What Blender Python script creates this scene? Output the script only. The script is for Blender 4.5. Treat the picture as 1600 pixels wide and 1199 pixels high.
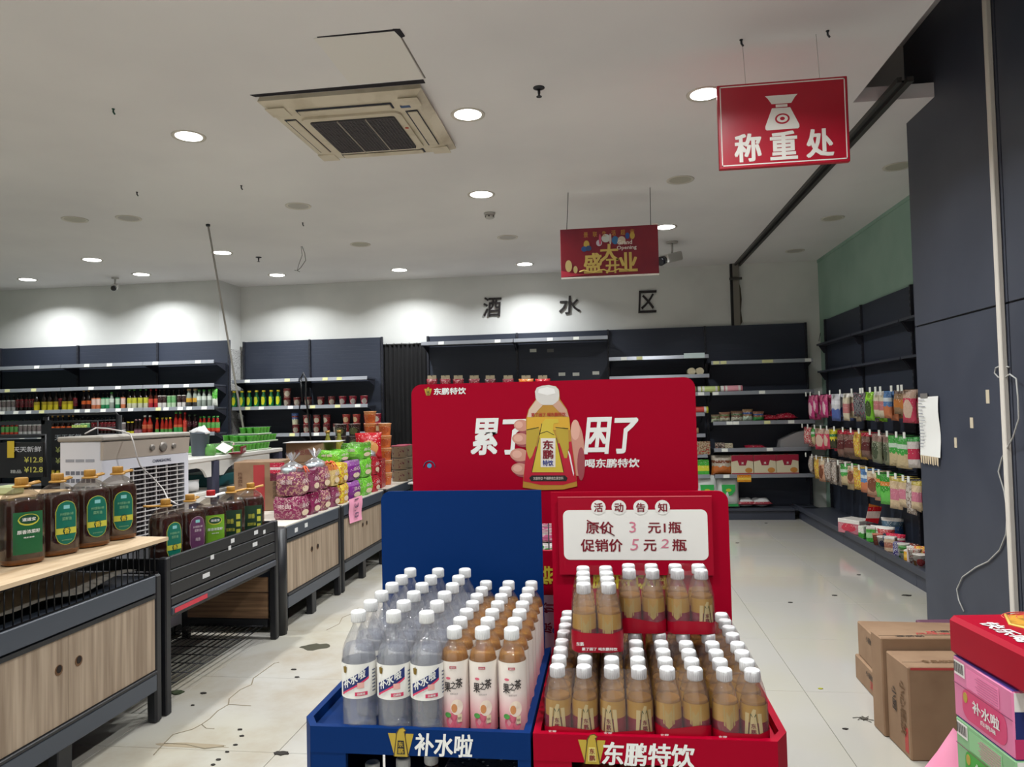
import bpy, bmesh, math, random
from mathutils import Vector, Matrix, Euler
random.seed(7)
for _o in list(bpy.data.objects): bpy.data.objects.remove(_o)
S = bpy.context.scene
COL = S.collection
PI = math.pi
# ------------------------------------------------------------------ camera
CAMZ = 1.455
FPX, RX, RY, ROLL = 1150.0, 950.0, 637.0, 0.023
_d = Vector(((RX-800)/FPX, -(RY-599.5)/FPX, 1.0)).normalized()
_u = Vector((-math.sin(ROLL), math.cos(ROLL), 0.0)); _k = -_u.dot(_d)/_d.z
_u = (_u+Vector((0, 0, _k))).normalized()
_x = Vector((_u.y*_d.z-_u.z*_d.y, _u.z*_d.x-_u.x*_d.z, _u.x*_d.y-_u.y*_d.x))
def ray(px, py):
    v = Vector(((px-800)/FPX, -(py-599.5)/FPX, 1.0))
    return Vector((_x.dot(v), _d.dot(v), _u.dot(v)))
def at_y(px, py, Y): r = ray(px, py)*1; r *= Y/r.y; return Vector((r.x, Y, r.z+CAMZ))
def at_x(px, py, X): r = ray(px, py)*1; r *= X/r.x; return Vector((X, r.y, r.z+CAMZ))
def at_z(px, py, Z): r = ray(px, py)*1; r *= (Z-CAMZ)/r.z; return Vector((r.x, r.y, Z))
cam = bpy.data.cameras.new('camera'); camo = bpy.data.objects.new('camera', cam); COL.objects.link(camo)
cam.sensor_width = 36; cam.lens = FPX/1600*36; cam.clip_start = .05; cam.clip_end = 100
# columns of the camera matrix in world axes: right, up, -forward
_R = Matrix(((_x.x, _x.y, -_x.z), (_d.x, _d.y, -_d.z), (_u.x, _u.y, -_u.z)))
camo.matrix_world = Matrix.Translation((0, 0, CAMZ)) @ _R.to_4x4()
S.camera = camo
# ------------------------------------------------------------------ world, exposure
W = bpy.data.worlds.new('world'); S.world = W; W.use_nodes = True
W.node_tree.nodes['Background'].inputs[0].default_value = (.9, .95, 1, 1)
W.node_tree.nodes['Background'].inputs[1].default_value = .3
S.view_settings.view_transform = 'Standard'; S.view_settings.look = 'None'
S.view_settings.gamma = 1; S.view_settings.use_curve_mapping = False
S.view_settings.exposure = 0.16
LAMP_W = 34.0
S.cycles.max_bounces = 14; S.cycles.transparent_max_bounces = 40
S.cycles.transmission_bounces = 12; S.cycles.diffuse_bounces = 5; S.cycles.glossy_bounces = 4
S.cycles.caustics_reflective = False; S.cycles.caustics_refractive = False
S.cycles.sample_clamp_indirect = 4.0
CEIL = 3.325
# ------------------------------------------------------------------ materials
def lin(c): 
    c = c/255.0
    return c/12.92 if c <= .04045 else ((c+.055)/1.055)**2.4
def C3(rgb): return (lin(rgb[0]), lin(rgb[1]), lin(rgb[2]), 1)
_M = {}
def mat(rgb, rough=.5, metal=0, spec=.5, trans=0, ior=1.45, emit=0, alpha=1, coat=0):
    k = (tuple(rgb), rough, metal, spec, trans, ior, emit, alpha, coat)
    if k in _M: return _M[k]
    m = bpy.data.materials.new('m_%02x%02x%02x' % tuple(int(v) for v in rgb)); m.use_nodes = True
    b = m.node_tree.nodes['Principled BSDF']
    b.inputs['Base Color'].default_value = C3(rgb); b.inputs['Roughness'].default_value = rough
    b.inputs['Metallic'].default_value = metal; b.inputs['Specular IOR Level'].default_value = spec
    b.inputs['Transmission Weight'].default_value = trans; b.inputs['IOR'].default_value = ior
    b.inputs['Coat Weight'].default_value = coat
    if emit:
        b.inputs['Emission Color'].default_value = C3(rgb); b.inputs['Emission Strength'].default_value = emit
    _M[k] = m; return m
def nodes(m): return m.node_tree.nodes, m.node_tree.links
def bump_noise(m, scale, strength, dist=.002, detail=2):
    n, l = nodes(m); t = n.new('ShaderNodeTexNoise'); t.inputs['Scale'].default_value = scale; t.inputs['Detail'].default_value = detail
    g = n.new('ShaderNodeTexCoord'); l.new(g.outputs['Object'], t.inputs['Vector'])
    b = n.new('ShaderNodeBump'); b.inputs['Strength'].default_value = strength; b.inputs['Distance'].default_value = dist
    l.new(t.outputs['Fac'], b.inputs['Height']); l.new(b.outputs[0], n['Principled BSDF'].inputs['Normal'])
def newmat(name, rgb, rough=.5, **k):
    m = mat(rgb, rough, **k).copy(); m.name = name; return m
def mix_noise(m, rgb2, scale, lo, hi, detail=4, coord='Object', vscale=(1, 1, 1)):
    n, l = nodes(m); b = n['Principled BSDF']
    tc = n.new('ShaderNodeTexCoord'); mp = n.new('ShaderNodeMapping'); mp.inputs['Scale'].default_value = vscale
    l.new(tc.outputs[coord], mp.inputs[0])
    t = n.new('ShaderNodeTexNoise'); t.inputs['Scale'].default_value = scale; t.inputs['Detail'].default_value = detail
    l.new(mp.outputs[0], t.inputs['Vector'])
    r = n.new('ShaderNodeMapRange'); r.inputs[1].default_value = lo; r.inputs[2].default_value = hi
    l.new(t.outputs['Fac'], r.inputs[0])
    mx = n.new('ShaderNodeMix'); mx.data_type = 'RGBA'
    inp = b.inputs['Base Color']
    if inp.links: l.new(inp.links[0].from_socket, mx.inputs[6])
    else: mx.inputs[6].default_value = inp.default_value
    mx.inputs[7].default_value = C3(rgb2)
    l.new(r.outputs[0], mx.inputs[0]); l.new(mx.outputs[2], inp)
    return r
def clear_mat(name, tint=(255, 255, 255), gloss=.12, haze=.0, rough=.03, fres=.3, hz=(235, 232, 235)):
    """clear film or thin plastic: mostly see-through, a sheen, a little milky haze"""
    m = bpy.data.materials.new(name); m.use_nodes = True; n, l = nodes(m); n.clear()
    o = n.new('ShaderNodeOutputMaterial'); tr = n.new('ShaderNodeBsdfTransparent'); tr.inputs[0].default_value = C3(tint)
    gl = n.new('ShaderNodeBsdfGlossy'); gl.inputs['Roughness'].default_value = rough
    df = n.new('ShaderNodeBsdfDiffuse'); df.inputs[0].default_value = C3(hz)
    lw = n.new('ShaderNodeLayerWeight'); lw.inputs[0].default_value = .35
    ma = n.new('ShaderNodeMath'); ma.operation = 'MULTIPLY_ADD'; ma.inputs[1].default_value = fres; ma.inputs[2].default_value = gloss
    l.new(lw.outputs['Fresnel'], ma.inputs[0])
    m1 = n.new('ShaderNodeMixShader'); m1.inputs[0].default_value = haze
    l.new(tr.outputs[0], m1.inputs[1]); l.new(df.outputs[0], m1.inputs[2])
    m2 = n.new('ShaderNodeMixShader'); l.new(ma.outputs[0], m2.inputs[0]); l.new(m1.outputs[0], m2.inputs[1]); l.new(gl.outputs[0], m2.inputs[2])
    l.new(m2.outputs[0], o.inputs[0]); return m
_PM = {}
def print_mat(c1, c2, c3, style=0, seed=0, rough=.24):
    """printed packaging: ground colour c1, a motif c2, a strip c3 and small specks of print"""
    k = (c1, c2, c3, style, seed, rough)
    if k in _PM: return _PM[k]
    m = bpy.data.materials.new('print'); m.use_nodes = True; n, l = nodes(m); b = n['Principled BSDF']
    b.inputs['Roughness'].default_value = rough
    tc = n.new('ShaderNodeTexCoord'); sp = n.new('ShaderNodeSeparateXYZ'); l.new(tc.outputs['Generated'], sp.inputs[0])
    def M2(op, a, bb=None, c=None):
        x = n.new('ShaderNodeMath'); x.operation = op
        for i, v in enumerate((a, bb, c)):
            if v is None: continue
            if isinstance(v, (int, float)): x.inputs[i].default_value = v
            else: l.new(v, x.inputs[i])
        return x.outputs[0]
    def MX(f, a, bb):
        x = n.new('ShaderNodeMix'); x.data_type = 'RGBA'
        if isinstance(f, float): x.inputs[0].default_value = f
        else: l.new(f, x.inputs[0])
        for i, v in ((6, a), (7, bb)):
            if isinstance(v, tuple): x.inputs[i].default_value = C3(v)
            else: l.new(v, x.inputs[i])
        return x.outputs[2]
    z = sp.outputs['Z']; h = sp.outputs['X']
    nz = n.new('ShaderNodeTexNoise'); nz.inputs['Scale'].default_value = 9 if style == 3 else 5; nz.inputs['Detail'].default_value = 3
    mp = n.new('ShaderNodeMapping'); mp.inputs['Location'].default_value = (seed*3.1, seed*1.7, seed); l.new(tc.outputs['Generated'], mp.inputs[0])
    l.new(mp.outputs[0], nz.inputs['Vector'])
    if style == 0:     # centred oval motif, strip at the top
        dx = M2('MULTIPLY', M2('SUBTRACT', h, .5), 2.6); dz = M2('MULTIPLY', M2('SUBTRACT', z, .42), 3.0)
        d = M2('ADD', M2('MULTIPLY', dx, dx), M2('MULTIPLY', dz, dz))
        d = M2('ADD', d, M2('MULTIPLY', nz.outputs['Fac'], .8))
        f = M2('LESS_THAN', d, 1.15); col = MX(f, c1, c2)
        g = M2('GREATER_THAN', z, .74); col = MX(g, col, c3)
    elif style == 1:   # lower block of motif colour with a wavy edge
        e = M2('ADD', z, M2('MULTIPLY', nz.outputs['Fac'], .35))
        f = M2('LESS_THAN', e, .62); col = MX(f, c1, c2)
        g = M2('LESS_THAN', M2('ABSOLUTE', M2('SUBTRACT', z, .68)), .07); col = MX(g, col, c3)
    elif style == 2:   # middle band
        g = M2('LESS_THAN', M2('ABSOLUTE', M2('SUBTRACT', z, .45)), .17); col = MX(g, c1, c2)
        g = M2('GREATER_THAN', z, .85); col = MX(g, col, c3)
    else:              # blotchy all-over
        f = M2('GREATER_THAN', nz.outputs['Fac'], .52); col = MX(f, c1, c2)
        g = M2('GREATER_THAN', nz.outputs['Fac'], .62); col = MX(g, col, c3)
    v = n.new('ShaderNodeTexVoronoi'); v.inputs['Scale'].default_value = 11; l.new(mp.outputs[0], v.inputs['Vector'])
    sf = M2('LESS_THAN', v.outputs['Distance'], .2); zz = M2('GREATER_THAN', z, .45); sf = M2('MULTIPLY', sf, zz)
    col = MX(M2('MULTIPLY', sf, .75), col, (238, 232, 220))
    l.new(col, b.inputs['Base Color'])
    nb = n.new('ShaderNodeTexNoise'); nb.inputs['Scale'].default_value = 7; nb.inputs['Detail'].default_value = 3; l.new(mp.outputs[0], nb.inputs['Vector'])
    bp = n.new('ShaderNodeBump'); bp.inputs['Strength'].default_value = .5; bp.inputs['Distance'].default_value = .02; l.new(nb.outputs['Fac'], bp.inputs['Height']); l.new(bp.outputs[0], b.inputs['Normal'])
    _PM[k] = m; return m

# ------------------------------------------------------------------ mesh builder
class MB:
    def __init__(s): s.v = []; s.f = []; s.m = []; s.mi = 0; s.sm = []; s.smooth = False
    def add(s, vs, fs, smooth=None):
        b = len(s.v); s.v += [tuple(v) for v in vs]
        for f in fs: s.f.append(tuple(b+i for i in f)); s.m.append(s.mi); s.sm.append(s.smooth if smooth is None else smooth)
        return s
    def box(s, x0, x1, y0, y1, z0, z1):
        x0, x1 = min(x0, x1), max(x0, x1); y0, y1 = min(y0, y1), max(y0, y1); z0, z1 = min(z0, z1), max(z0, z1)
        return s.add([(x0,y0,z0),(x1,y0,z0),(x1,y1,z0),(x0,y1,z0),(x0,y0,z1),(x1,y0,z1),(x1,y1,z1),(x0,y1,z1)],
              [(0,3,2,1),(4,5,6,7),(0,1,5,4),(1,2,6,5),(2,3,7,6),(3,0,4,7)])
    def cbox(s, x0, x1, y0, y1, z0, z1, c=.004):
        """box with chamfered edges"""
        x0, x1 = min(x0, x1), max(x0, x1); y0, y1 = min(y0, y1), max(y0, y1); z0, z1 = min(z0, z1), max(z0, z1)
        c = min(c, (x1-x0)*.45, (y1-y0)*.45, (z1-z0)*.45)
        bm = bmesh.new(); bmesh.ops.create_cube(bm, size=1)
        for v in bm.verts: v.co = Vector(((x0+x1)/2+v.co.x*(x1-x0), (y0+y1)/2+v.co.y*(y1-y0), (z0+z1)/2+v.co.z*(z1-z0)))
        bmesh.ops.bevel(bm, geom=bm.edges[:], offset=c, segments=1, affect='EDGES')
        return s.bm(bm)
    def bm(s, bm, smooth=None):
        bm.verts.index_update(); s.add([v.co for v in bm.verts], [[v.index for v in f.verts] for f in bm.faces], smooth); bm.free(); return s
    def prism(s, pts, d0, d1, axis='y'):
        """polygon pts (a,b) extruded along an axis; axis y: (a,d,b); x: (d,a,b); z: (a,b,d)"""
        n = len(pts)
        g = {'y': lambda a, b, d: (a, d, b), 'x': lambda a, b, d: (d, a, b), 'z': lambda a, b, d: (a, b, d)}[axis]
        vs = [g(a, b, d0) for a, b in pts]+[g(a, b, d1) for a, b in pts]
        fs = [tuple(range(n)), tuple(range(2*n-1, n-1, -1))]+[(i, i+n, (i+1) % n+n, (i+1) % n) for i in range(n)]
        return s.add(vs, fs)
    def lathe(s, prof, n=16, cx=0, cy=0, sx=1, sy=1, caps=True, smooth=True, sq=0):
        vs = []; fs = []
        for r, z in prof:
            for i in range(n):
                a = 2*PI*i/n; c, q = math.cos(a), math.sin(a)
                k = 1.0
                if sq: k = 1/((abs(c)**(2+sq)+abs(q)**(2+sq))**(1/(2+sq)))
                vs.append((cx+r*c*sx*k, cy+r*q*sy*k, z))
        for j in range(len(prof)-1):
            for i in range(n): fs.append((j*n+i, j*n+(i+1) % n, (j+1)*n+(i+1) % n, (j+1)*n+i))
        s.add(vs, fs, smooth)
        if caps:
            b = len(s.v)-len(vs)
            if prof[0][0] > 1e-6: s.f.append(tuple(b+i for i in range(n-1, -1, -1))); s.m.append(s.mi); s.sm.append(False)
            if prof[-1][0] > 1e-6: s.f.append(tuple(b+(len(prof)-1)*n+i for i in range(n))); s.m.append(s.mi); s.sm.append(False)
        return s
    def tube(s, pts, r, n=6, closed=False):
        pts = [Vector(p) for p in pts]; vs = []; fs = []; N = len(pts); prev = None
        for i, p in enumerate(pts):
            a = pts[i-1] if (i or closed) else p; b = pts[(i+1) % N] if (i < N-1 or closed) else p
            t = (b-a).normalized() if (b-a).length > 1e-9 else Vector((0, 0, 1))
            if prev is None:
                up = Vector((0, 0, 1)) if abs(t.z) < .9 else Vector((1, 0, 0)); x = t.cross(up).normalized()
            else: x = (prev-t*prev.dot(t)).normalized()
            prev = x; y = t.cross(x); rr = r[i] if isinstance(r, (list, tuple)) else r
            vs += [p+x*math.cos(2*PI*k/n)*rr+y*math.sin(2*PI*k/n)*rr for k in range(n)]
        R = N if closed else N-1
        for i in range(R):
            for k in range(n): fs.append((i*n+k, i*n+(k+1) % n, ((i+1) % N)*n+(k+1) % n, ((i+1) % N)*n+k))
        if not closed: fs += [tuple(range(n-1, -1, -1)), tuple((N-1)*n+k for k in range(n))]
        return s.add(vs, fs, True)
    def disc(s, c, rx, ry, n=20, axis='y', d=.0006):
        pts = [(c[0]+rx*math.cos(2*PI*i/n), c[1]+ry*math.sin(2*PI*i/n)) for i in range(n)]
        return s.prism(pts, c[2], c[2]+d, axis)
    def xf(s, M):
        s.v = [tuple(M @ Vector(v)) for v in s.v]; return s
    def mesh(s, name, mats):
        me = bpy.data.meshes.new(name); me.from_pydata(s.v, [], s.f)
        for m in (mats if isinstance(mats, (list, tuple)) else [mats]): me.materials.append(m)
        me.polygons.foreach_set('material_index', s.m); me.polygons.foreach_set('use_smooth', s.sm); 
        bm = bmesh.new(); bm.from_mesh(me); bmesh.ops.recalc_face_normals(bm, faces=bm.faces); bm.to_mesh(me); bm.free()
        me.update(); return me
ORG = {}
def org(o): return ORG.get(o.name, Vector((0, 0, 0)))
def obj(name, mb, mats=None, parent=None, world=True, label=None, loc=None):
    """link one mesh object. world=True: the builder holds world coordinates, moved to the parent's origin"""
    if isinstance(mb, MB):
        if world and parent is not None:
            q = org(parent); mb.v = [(v[0]-q.x, v[1]-q.y, v[2]-q.z) for v in mb.v]
        me = mb.mesh(name, mats)
    else: me = mb
    o = bpy.data.objects.new(name, me); COL.objects.link(o)
    if parent is not None: o.parent = parent; ORG[o.name] = org(parent)
    if loc is not None: o.location = loc
    if label: o['label'] = label
    return o
def thing(name, label, cat, loc=(0, 0, 0), rz=0, group=None):
    o = bpy.data.objects.new(name, None); COL.objects.link(o); o.empty_display_size = .05
    o.location = loc; o.rotation_euler = (0, 0, rz); o['label'] = label; o['category'] = cat
    if group: o['group'] = group
    ORG[o.name] = Vector(loc); return o
def tag(o, label, cat, group=None, kind=None):
    o['label'] = label; o['category'] = cat
    if group: o['group'] = group
    if kind: o['kind'] = kind
    return o
def solo(name, mb, mats, label, cat, loc=(0, 0, 0), group=None, rz=0):
    """a thing that is one mesh; builder in local coordinates"""
    me = mb.mesh(name, mats) if isinstance(mb, MB) else mb
    o = bpy.data.objects.new(name, me); COL.objects.link(o); o.location = loc; o.rotation_euler = (0, 0, rz)
    return tag(o, label, cat, group)
def struct(name, mb, mats):
    o = obj(name, mb, mats); o['kind'] = 'structure'; return o
def dup(root, loc=None, rz=None, label=None, group=None):
    r = root.copy(); COL.objects.link(r)
    if loc is not None: r.location = loc
    if rz is not None: r.rotation_euler = (0, 0, rz)
    if label: r['label'] = label
    if group: r['group'] = group
    def rec(a, b):
        for ch in list(a.children):
            c = ch.copy(); COL.objects.link(c); c.parent = b; rec(ch, c)
    rec(root, r); return r
# ------------------------------------------------------------------ lettering
_TX = {}
def text_raw(s, bold=.0, depth=.0):
    k = (s, bold, depth)
    if k in _TX: return _TX[k]
    cu = bpy.data.curves.new('t', 'FONT'); cu.body = s; cu.size = 1; cu.offset = min(bold, .008); cu.extrude = depth; cu.resolution_u = 2
    cu.align_x = 'CENTER'
    o = bpy.data.objects.new('t', cu); COL.objects.link(o)
    dg = bpy.context.evaluated_depsgraph_get(); me = bpy.data.meshes.new_from_object(o.evaluated_get(dg))
    vs = [tuple(v.co) for v in me.vertices]; fs = [tuple(p.vertices) for p in me.polygons]
    bpy.data.objects.remove(o); bpy.data.curves.remove(cu); bpy.data.meshes.remove(me)
    if not vs: vs = [(0, 0, 0), (1, 0, 0), (1, 1, 0)]; fs = [(0, 1, 2)]
    if bold > .012 and depth == 0:   # heavy face: copies of the strokes laid over each other
        q = bold*.42; V0, F0 = vs, fs; vs = []; fs = []
        for kk, (dx, dy) in enumerate(((-q, -q*.6), (q, -q*.6), (-q, q*.6), (q, q*.6))): b0 = len(vs); vs += [(x+dx, y+dy, z+.00012*kk) for x, y, z in V0]; fs += [tuple(i+b0 for i in f) for f in F0]
    x0 = min(v[0] for v in vs); x1 = max(v[0] for v in vs); y0 = min(v[1] for v in vs); y1 = max(v[1] for v in vs)
    vs = [((v[0]-(x0+x1)/2)/(x1-x0), (v[1]-(y0+y1)/2)/(y1-y0), v[2]) for v in vs]
    _TX[k] = (vs, fs); return _TX[k]
def text_mb(mb, s, c, w, h, right=(1, 0, 0), up=(0, 0, 1), bold=.02, shear=0, off=.0008, bend=None):
    """add lettering (flat print) to a builder: centre c, size w x h; bend=R wraps it round a cylinder of radius R at c.x,c.y"""
    vs, fs = text_raw(s, bold); right = Vector(right).normalized(); up = Vector(up).normalized(); nrm = right.cross(up)
    c = Vector(c); out = []
    for u, v, d in vs:
        uu = u*w+shear*v*h; vv = v*h
        if bend: 
            a = uu/bend; out.append(c+Vector((math.sin(a)*(bend+d), -math.cos(a)*(bend+d), vv)))
        else: out.append(c+right*uu+up*vv+nrm*(off+d))
    return mb.add(out, fs)
def bent(mb, R, u0, u1, v0, v1, sh=0, nu=8, nv=1, ang0=0):
    """patch wrapped on a cylinder radius R facing -y; sh slants it"""
    vs = []; fs = []
    for j in range(nv+1):
        for i in range(nu+1):
            v = v0+(v1-v0)*j/nv; u = u0+(u1-u0)*i/nu; a = u/R
            vs.append((math.sin(a)*R, -math.cos(a)*R, v+sh*(u-u0)))
    for j in range(nv):
        for i in range(nu): fs.append((j*(nu+1)+i, j*(nu+1)+i+1, (j+1)*(nu+1)+i+1, (j+1)*(nu+1)+i))
    return mb.add(vs, fs, True)
def rrect(x0, x1, z0, z1, r, n=5, corners=(1, 1, 1, 1)):
    """rounded rectangle outline; corners: bl, br, tr, tl"""
    pts = []
    for (cx, cz, a0, on) in ((x0+r, z0+r, PI, corners[0]), (x1-r, z0+r, 1.5*PI, corners[1]), (x1-r, z1-r, 0, corners[2]), (x0+r, z1-r, .5*PI, corners[3])):
        if not on: pts.append((x0 if cx < (x0+x1)/2 else x1, z0 if cz < (z0+z1)/2 else z1)); continue
        for i in range(n+1): a = a0+.5*PI*i/n; pts.append((cx+r*math.cos(a), cz+r*math.sin(a)))
    return pts
def pillow(w, h, t, seed=0, nx=7, nz=8, crimp=.06):
    """sealed pillow pack standing on its lower seam, faces -y"""
    rnd = random.Random(seed); mb = MB(); vs = []; fs = []; ph = rnd.random()*6
    def T(u, v):
        a = max(0, 1-abs(2*u-1)**3)**.6
        b = 0 if (v < crimp or v > 1-crimp) else max(0, 1-abs(2*(v-crimp)/(1-2*crimp)-1)**3)**.55
        return t/2*a*b*(1+.18*math.sin(9*u+ph)*math.sin(7*v+ph*2))+.0012
    for sd in (-1, 1):
        for j in range(nz+1):
            for i in range(nx+1):
                u, v = i/nx, j/nz; sq = 1-.07*math.sin(PI*v)*abs(2*u-1)
                vs.append(((u-.5)*w*sq, sd*T(u, v), v*h))
    N = (nx+1)*(nz+1)
    for j in range(nz):
        for i in range(nx):
            a = j*(nx+1)+i; fs.append((a, a+1, a+nx+2, a+nx+1)); fs.append((N+a, N+a+nx+1, N+a+nx+2, N+a+1))
    for j in range(nz):
        a = j*(nx+1); fs.append((a, a+nx+1, N+a+nx+1, N+a)); a += nx; fs.append((a, N+a, N+a+nx+1, a+nx+1))
    for i in range(nx): fs.append((i, N+i, N+i+1, i+1)); a = nz*(nx+1)+i; fs.append((a, a+1, N+a+1, N+a))
    mb.add(vs, fs, True); return mb
ORD = ['first', 'second', 'third', 'fourth', 'fifth', 'sixth', 'seventh', 'eighth', 'ninth', 'tenth', 'eleventh', 'twelfth', 'thirteenth',
       'fourteenth', 'fifteenth', 'sixteenth', 'seventeenth', 'eighteenth', 'nineteenth', 'twentieth', 'twenty-first', 'twenty-second', 'twenty-third',
       'twenty-fourth', 'twenty-fifth', 'twenty-sixth', 'twenty-seventh', 'twenty-eighth', 'twenty-ninth', 'thirtieth']
# ================================================================== ROOM
m_ceil = newmat('ceiling_paint', (224, 222, 222), .85); mix_noise(m_ceil, (212, 210, 211), .6, .4, .7)
m_white = newmat('white_wall', (214, 215, 212), .8); mix_noise(m_white, (196, 198, 196), 1.2, .4, .75)
m_green = newmat('green_wall', (148, 176, 162), .7); mix_noise(m_green, (132, 162, 148), 1.5, .4, .7)
m_navy = newmat('navy_panel', (62, 66, 78), .42); mix_noise(m_navy, (54, 58, 70), 2.2, .4, .7)
m_grout = mat((120, 116, 104), .9)
# floor tiles: pale glossy stone, dirtier to the left
m_tile = newmat('floor_tile', (166, 163, 156), .13, spec=.5)
mix_noise(m_tile, (168, 164, 148), 1.1, .45, .75, 5, 'Object', (1, 1, 1))
def tile_dirt(m):
    n, l = nodes(m); b = n['Principled BSDF']; g = n.new('ShaderNodeNewGeometry')
    sp = n.new('ShaderNodeSeparateXYZ'); l.new(g.outputs['Position'], sp.inputs[0])
    t = n.new('ShaderNodeTexNoise'); t.inputs['Scale'].default_value = 1.7; t.inputs['Detail'].default_value = 7; t.inputs['Roughness'].default_value = .65
    l.new(g.outputs['Position'], t.inputs['Vector'])
    mr = n.new('ShaderNodeMapRange'); mr.inputs[1].default_value = .44; mr.inputs[2].default_value = .66; l.new(t.outputs['Fac'], mr.inputs[0])
    mx = n.new('ShaderNodeMapRange'); mx.inputs[1].default_value = .3; mx.inputs[2].default_value = -.9; l.new(sp.outputs['X'], mx.inputs[0])
    mu = n.new('ShaderNodeMath'); mu.operation = 'MULTIPLY'; l.new(mr.outputs[0], mu.inputs[0]); l.new(mx.outputs[0], mu.inputs[1])
    m2 = n.new('ShaderNodeMath'); m2.operation = 'MULTIPLY'; m2.inputs[1].default_value = .62; l.new(mu.outputs[0], m2.inputs[0])
    mix = n.new('ShaderNodeMix'); mix.data_type = 'RGBA'; src = b.inputs['Base Color'].links[0].from_socket
    l.new(src, mix.inputs[6]); mix.inputs[7].default_value = C3((142, 128, 104)); l.new(m2.outputs[0], mix.inputs[0]); l.new(mix.outputs[2], b.inputs['Base Color'])
    ro = n.new('ShaderNodeMapRange'); ro.inputs[3].default_value = .11; ro.inputs[4].default_value = .5; l.new(mx.outputs[0], ro.inputs[0]); l.new(ro.outputs[0], b.inputs['Roughness'])
tile_dirt(m_tile)
XL, XR, YN, YF = -9.6, 2.8, -2.6, 10.05
fl = struct('floor', MB().box(XL, XR+.1, YN-.1, YF+.1, -.06, -.004), m_grout)
TW, TD = .8, .857
tile_me = MB().cbox(-TW/2+.0013, TW/2-.0013, -TD/2+.0013, TD/2-.0013, -.004, 0, .001).mesh('floor_tile', m_tile)
for i in range(-13, 3):
    for j in range(-8, 7):
        x = .945+TW*(i+.5); y = 4.78+TD*(j+.5)
        if x-TW/2 < XL-.3 or y-TD/2 < YN-.3: continue
        o = bpy.data.objects.new('floor_tile', tile_me); COL.objects.link(o); o.parent = fl; o.location = (x, y, 0)
        ang = ((i*7+j*3) % 2)*PI
        o.rotation_euler = (0, 0, ang)
# ceiling with the raised bay beside the partition
OX, OY = 1.57, 4.78
mb = MB(); mb.box(XL, OX, YN-.1, YF+.1, CEIL, CEIL+.09); mb.box(OX, 2.049, OY, 5.214, CEIL, CEIL+.09); mb.box(OX, XR+.1, 5.214, YF+.1, CEIL, CEIL+.09)
struct('ceiling', mb, m_ceil)
struct('ceiling', MB().box(OX-.05, XR+.1, YN-.1, 5.3, 3.86, 3.95), m_ceil)
m_soff = mat((196, 190, 186), .8)
mb = MB(); mb.box(OX-.03, OX, YN-.1, 5.245, CEIL+.09, 3.86); mb.box(OX, XR+.1, 5.215, 5.245, CEIL+.09, 3.86)
struct('trim_1', mb, m_soff)
# a small boxed ledge in the bay, seen beyond the sign
struct('wall_back', MB().box(-5.25, XR+.1, YF, YF+.12, 0, CEIL), m_white)
struct('wall_back_left', MB().box(XL, -5.25, 9.45, 9.57, 0, CEIL), m_white)
m_speck = newmat('speckled_stone', (200, 200, 198), .5); mix_noise(m_speck, (120, 120, 118), 60, .55, .6)
struct('wall_return', MB().box(-5.35, -5.25, 9.57, 10.06, 0, CEIL), m_white)
struct('trim_3', MB().box(-5.25, -5.235, 9.46, 10.05, 0, 2.4), m_speck)
struct('wall_left', MB().box(XL-.12, XL, YN-.1, 9.57, 0, CEIL), m_green)
struct('wall_front', MB().box(XL, 2.06, YN-.12, YN, 0, CEIL), m_white)
struct('wall_right', MB().box(2.78, 2.9, 5.21, YF, 0, CEIL), m_green)
# raised plastered box line near the ceiling on the green wall
struct('trim_4', MB().box(2.77, 2.785, 5.25, 10.04, 3.29, 3.325), m_green)
# navy clad partition: core plus separate cladding panels, seam at 1.95 m
pw = struct('wall_partition', MB().box(2.062, 2.9, YN, 5.2, 0, 3.86), mat((30, 31, 36), .6))
for (y0, y1) in ((4.065, 5.215), (2.87, 4.055), (1.66, 2.86), (.45, 1.65)):
    for (z0, z1) in ((.0, 1.94), (1.95, 3.86)):
        obj('cladding_panel', MB().cbox(2.05, 2.062, y0, y1, z0, z1, .002), m_navy, pw)
obj('end_panel', MB().box(2.055, 2.8, 5.2, 5.212, 0, 3.3), m_navy, pw)
# shutter track in the ceiling and down the back wall
m_track = mat((70, 70, 68), .5, metal=.4); m_dark = mat((18, 18, 20), .6)
tr = struct('trim_5', MB().box(1.735, 1.765, 4.5, YF, CEIL-.012, CEIL), m_dark)
obj('track_rail', MB().box(1.71, 1.735, 4.45, YF, CEIL-.03, CEIL+.0), m_track, tr)
obj('track_rail', MB().box(1.765, 1.80, 4.45, YF, CEIL-.03, CEIL+.0), m_track, tr)
tv = struct('trim_6', MB().box(1.655, 1.685, 10.0, YF, 2.4, CEIL), m_dark)
obj('track_rail', MB().box(1.685, 1.765, 9.99, YF, 2.4, CEIL), mat((120, 116, 108), .7), tv)
obj('bracket', MB().box(1.64, 1.80, 9.97, 10.0, CEIL-.22, CEIL-.19), m_track, tv)
# patch of worn plaster next to the track
mb = MB(); pts = [(1.765, 3.1), (1.79, 3.0), (1.80, 2.85), (1.785, 2.7), (1.80, 2.55), (1.765, 2.5)]
mb.prism(pts, 10.044, 10.05); struct('trim_7', mb, mat((90, 84, 74), .9))
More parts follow.
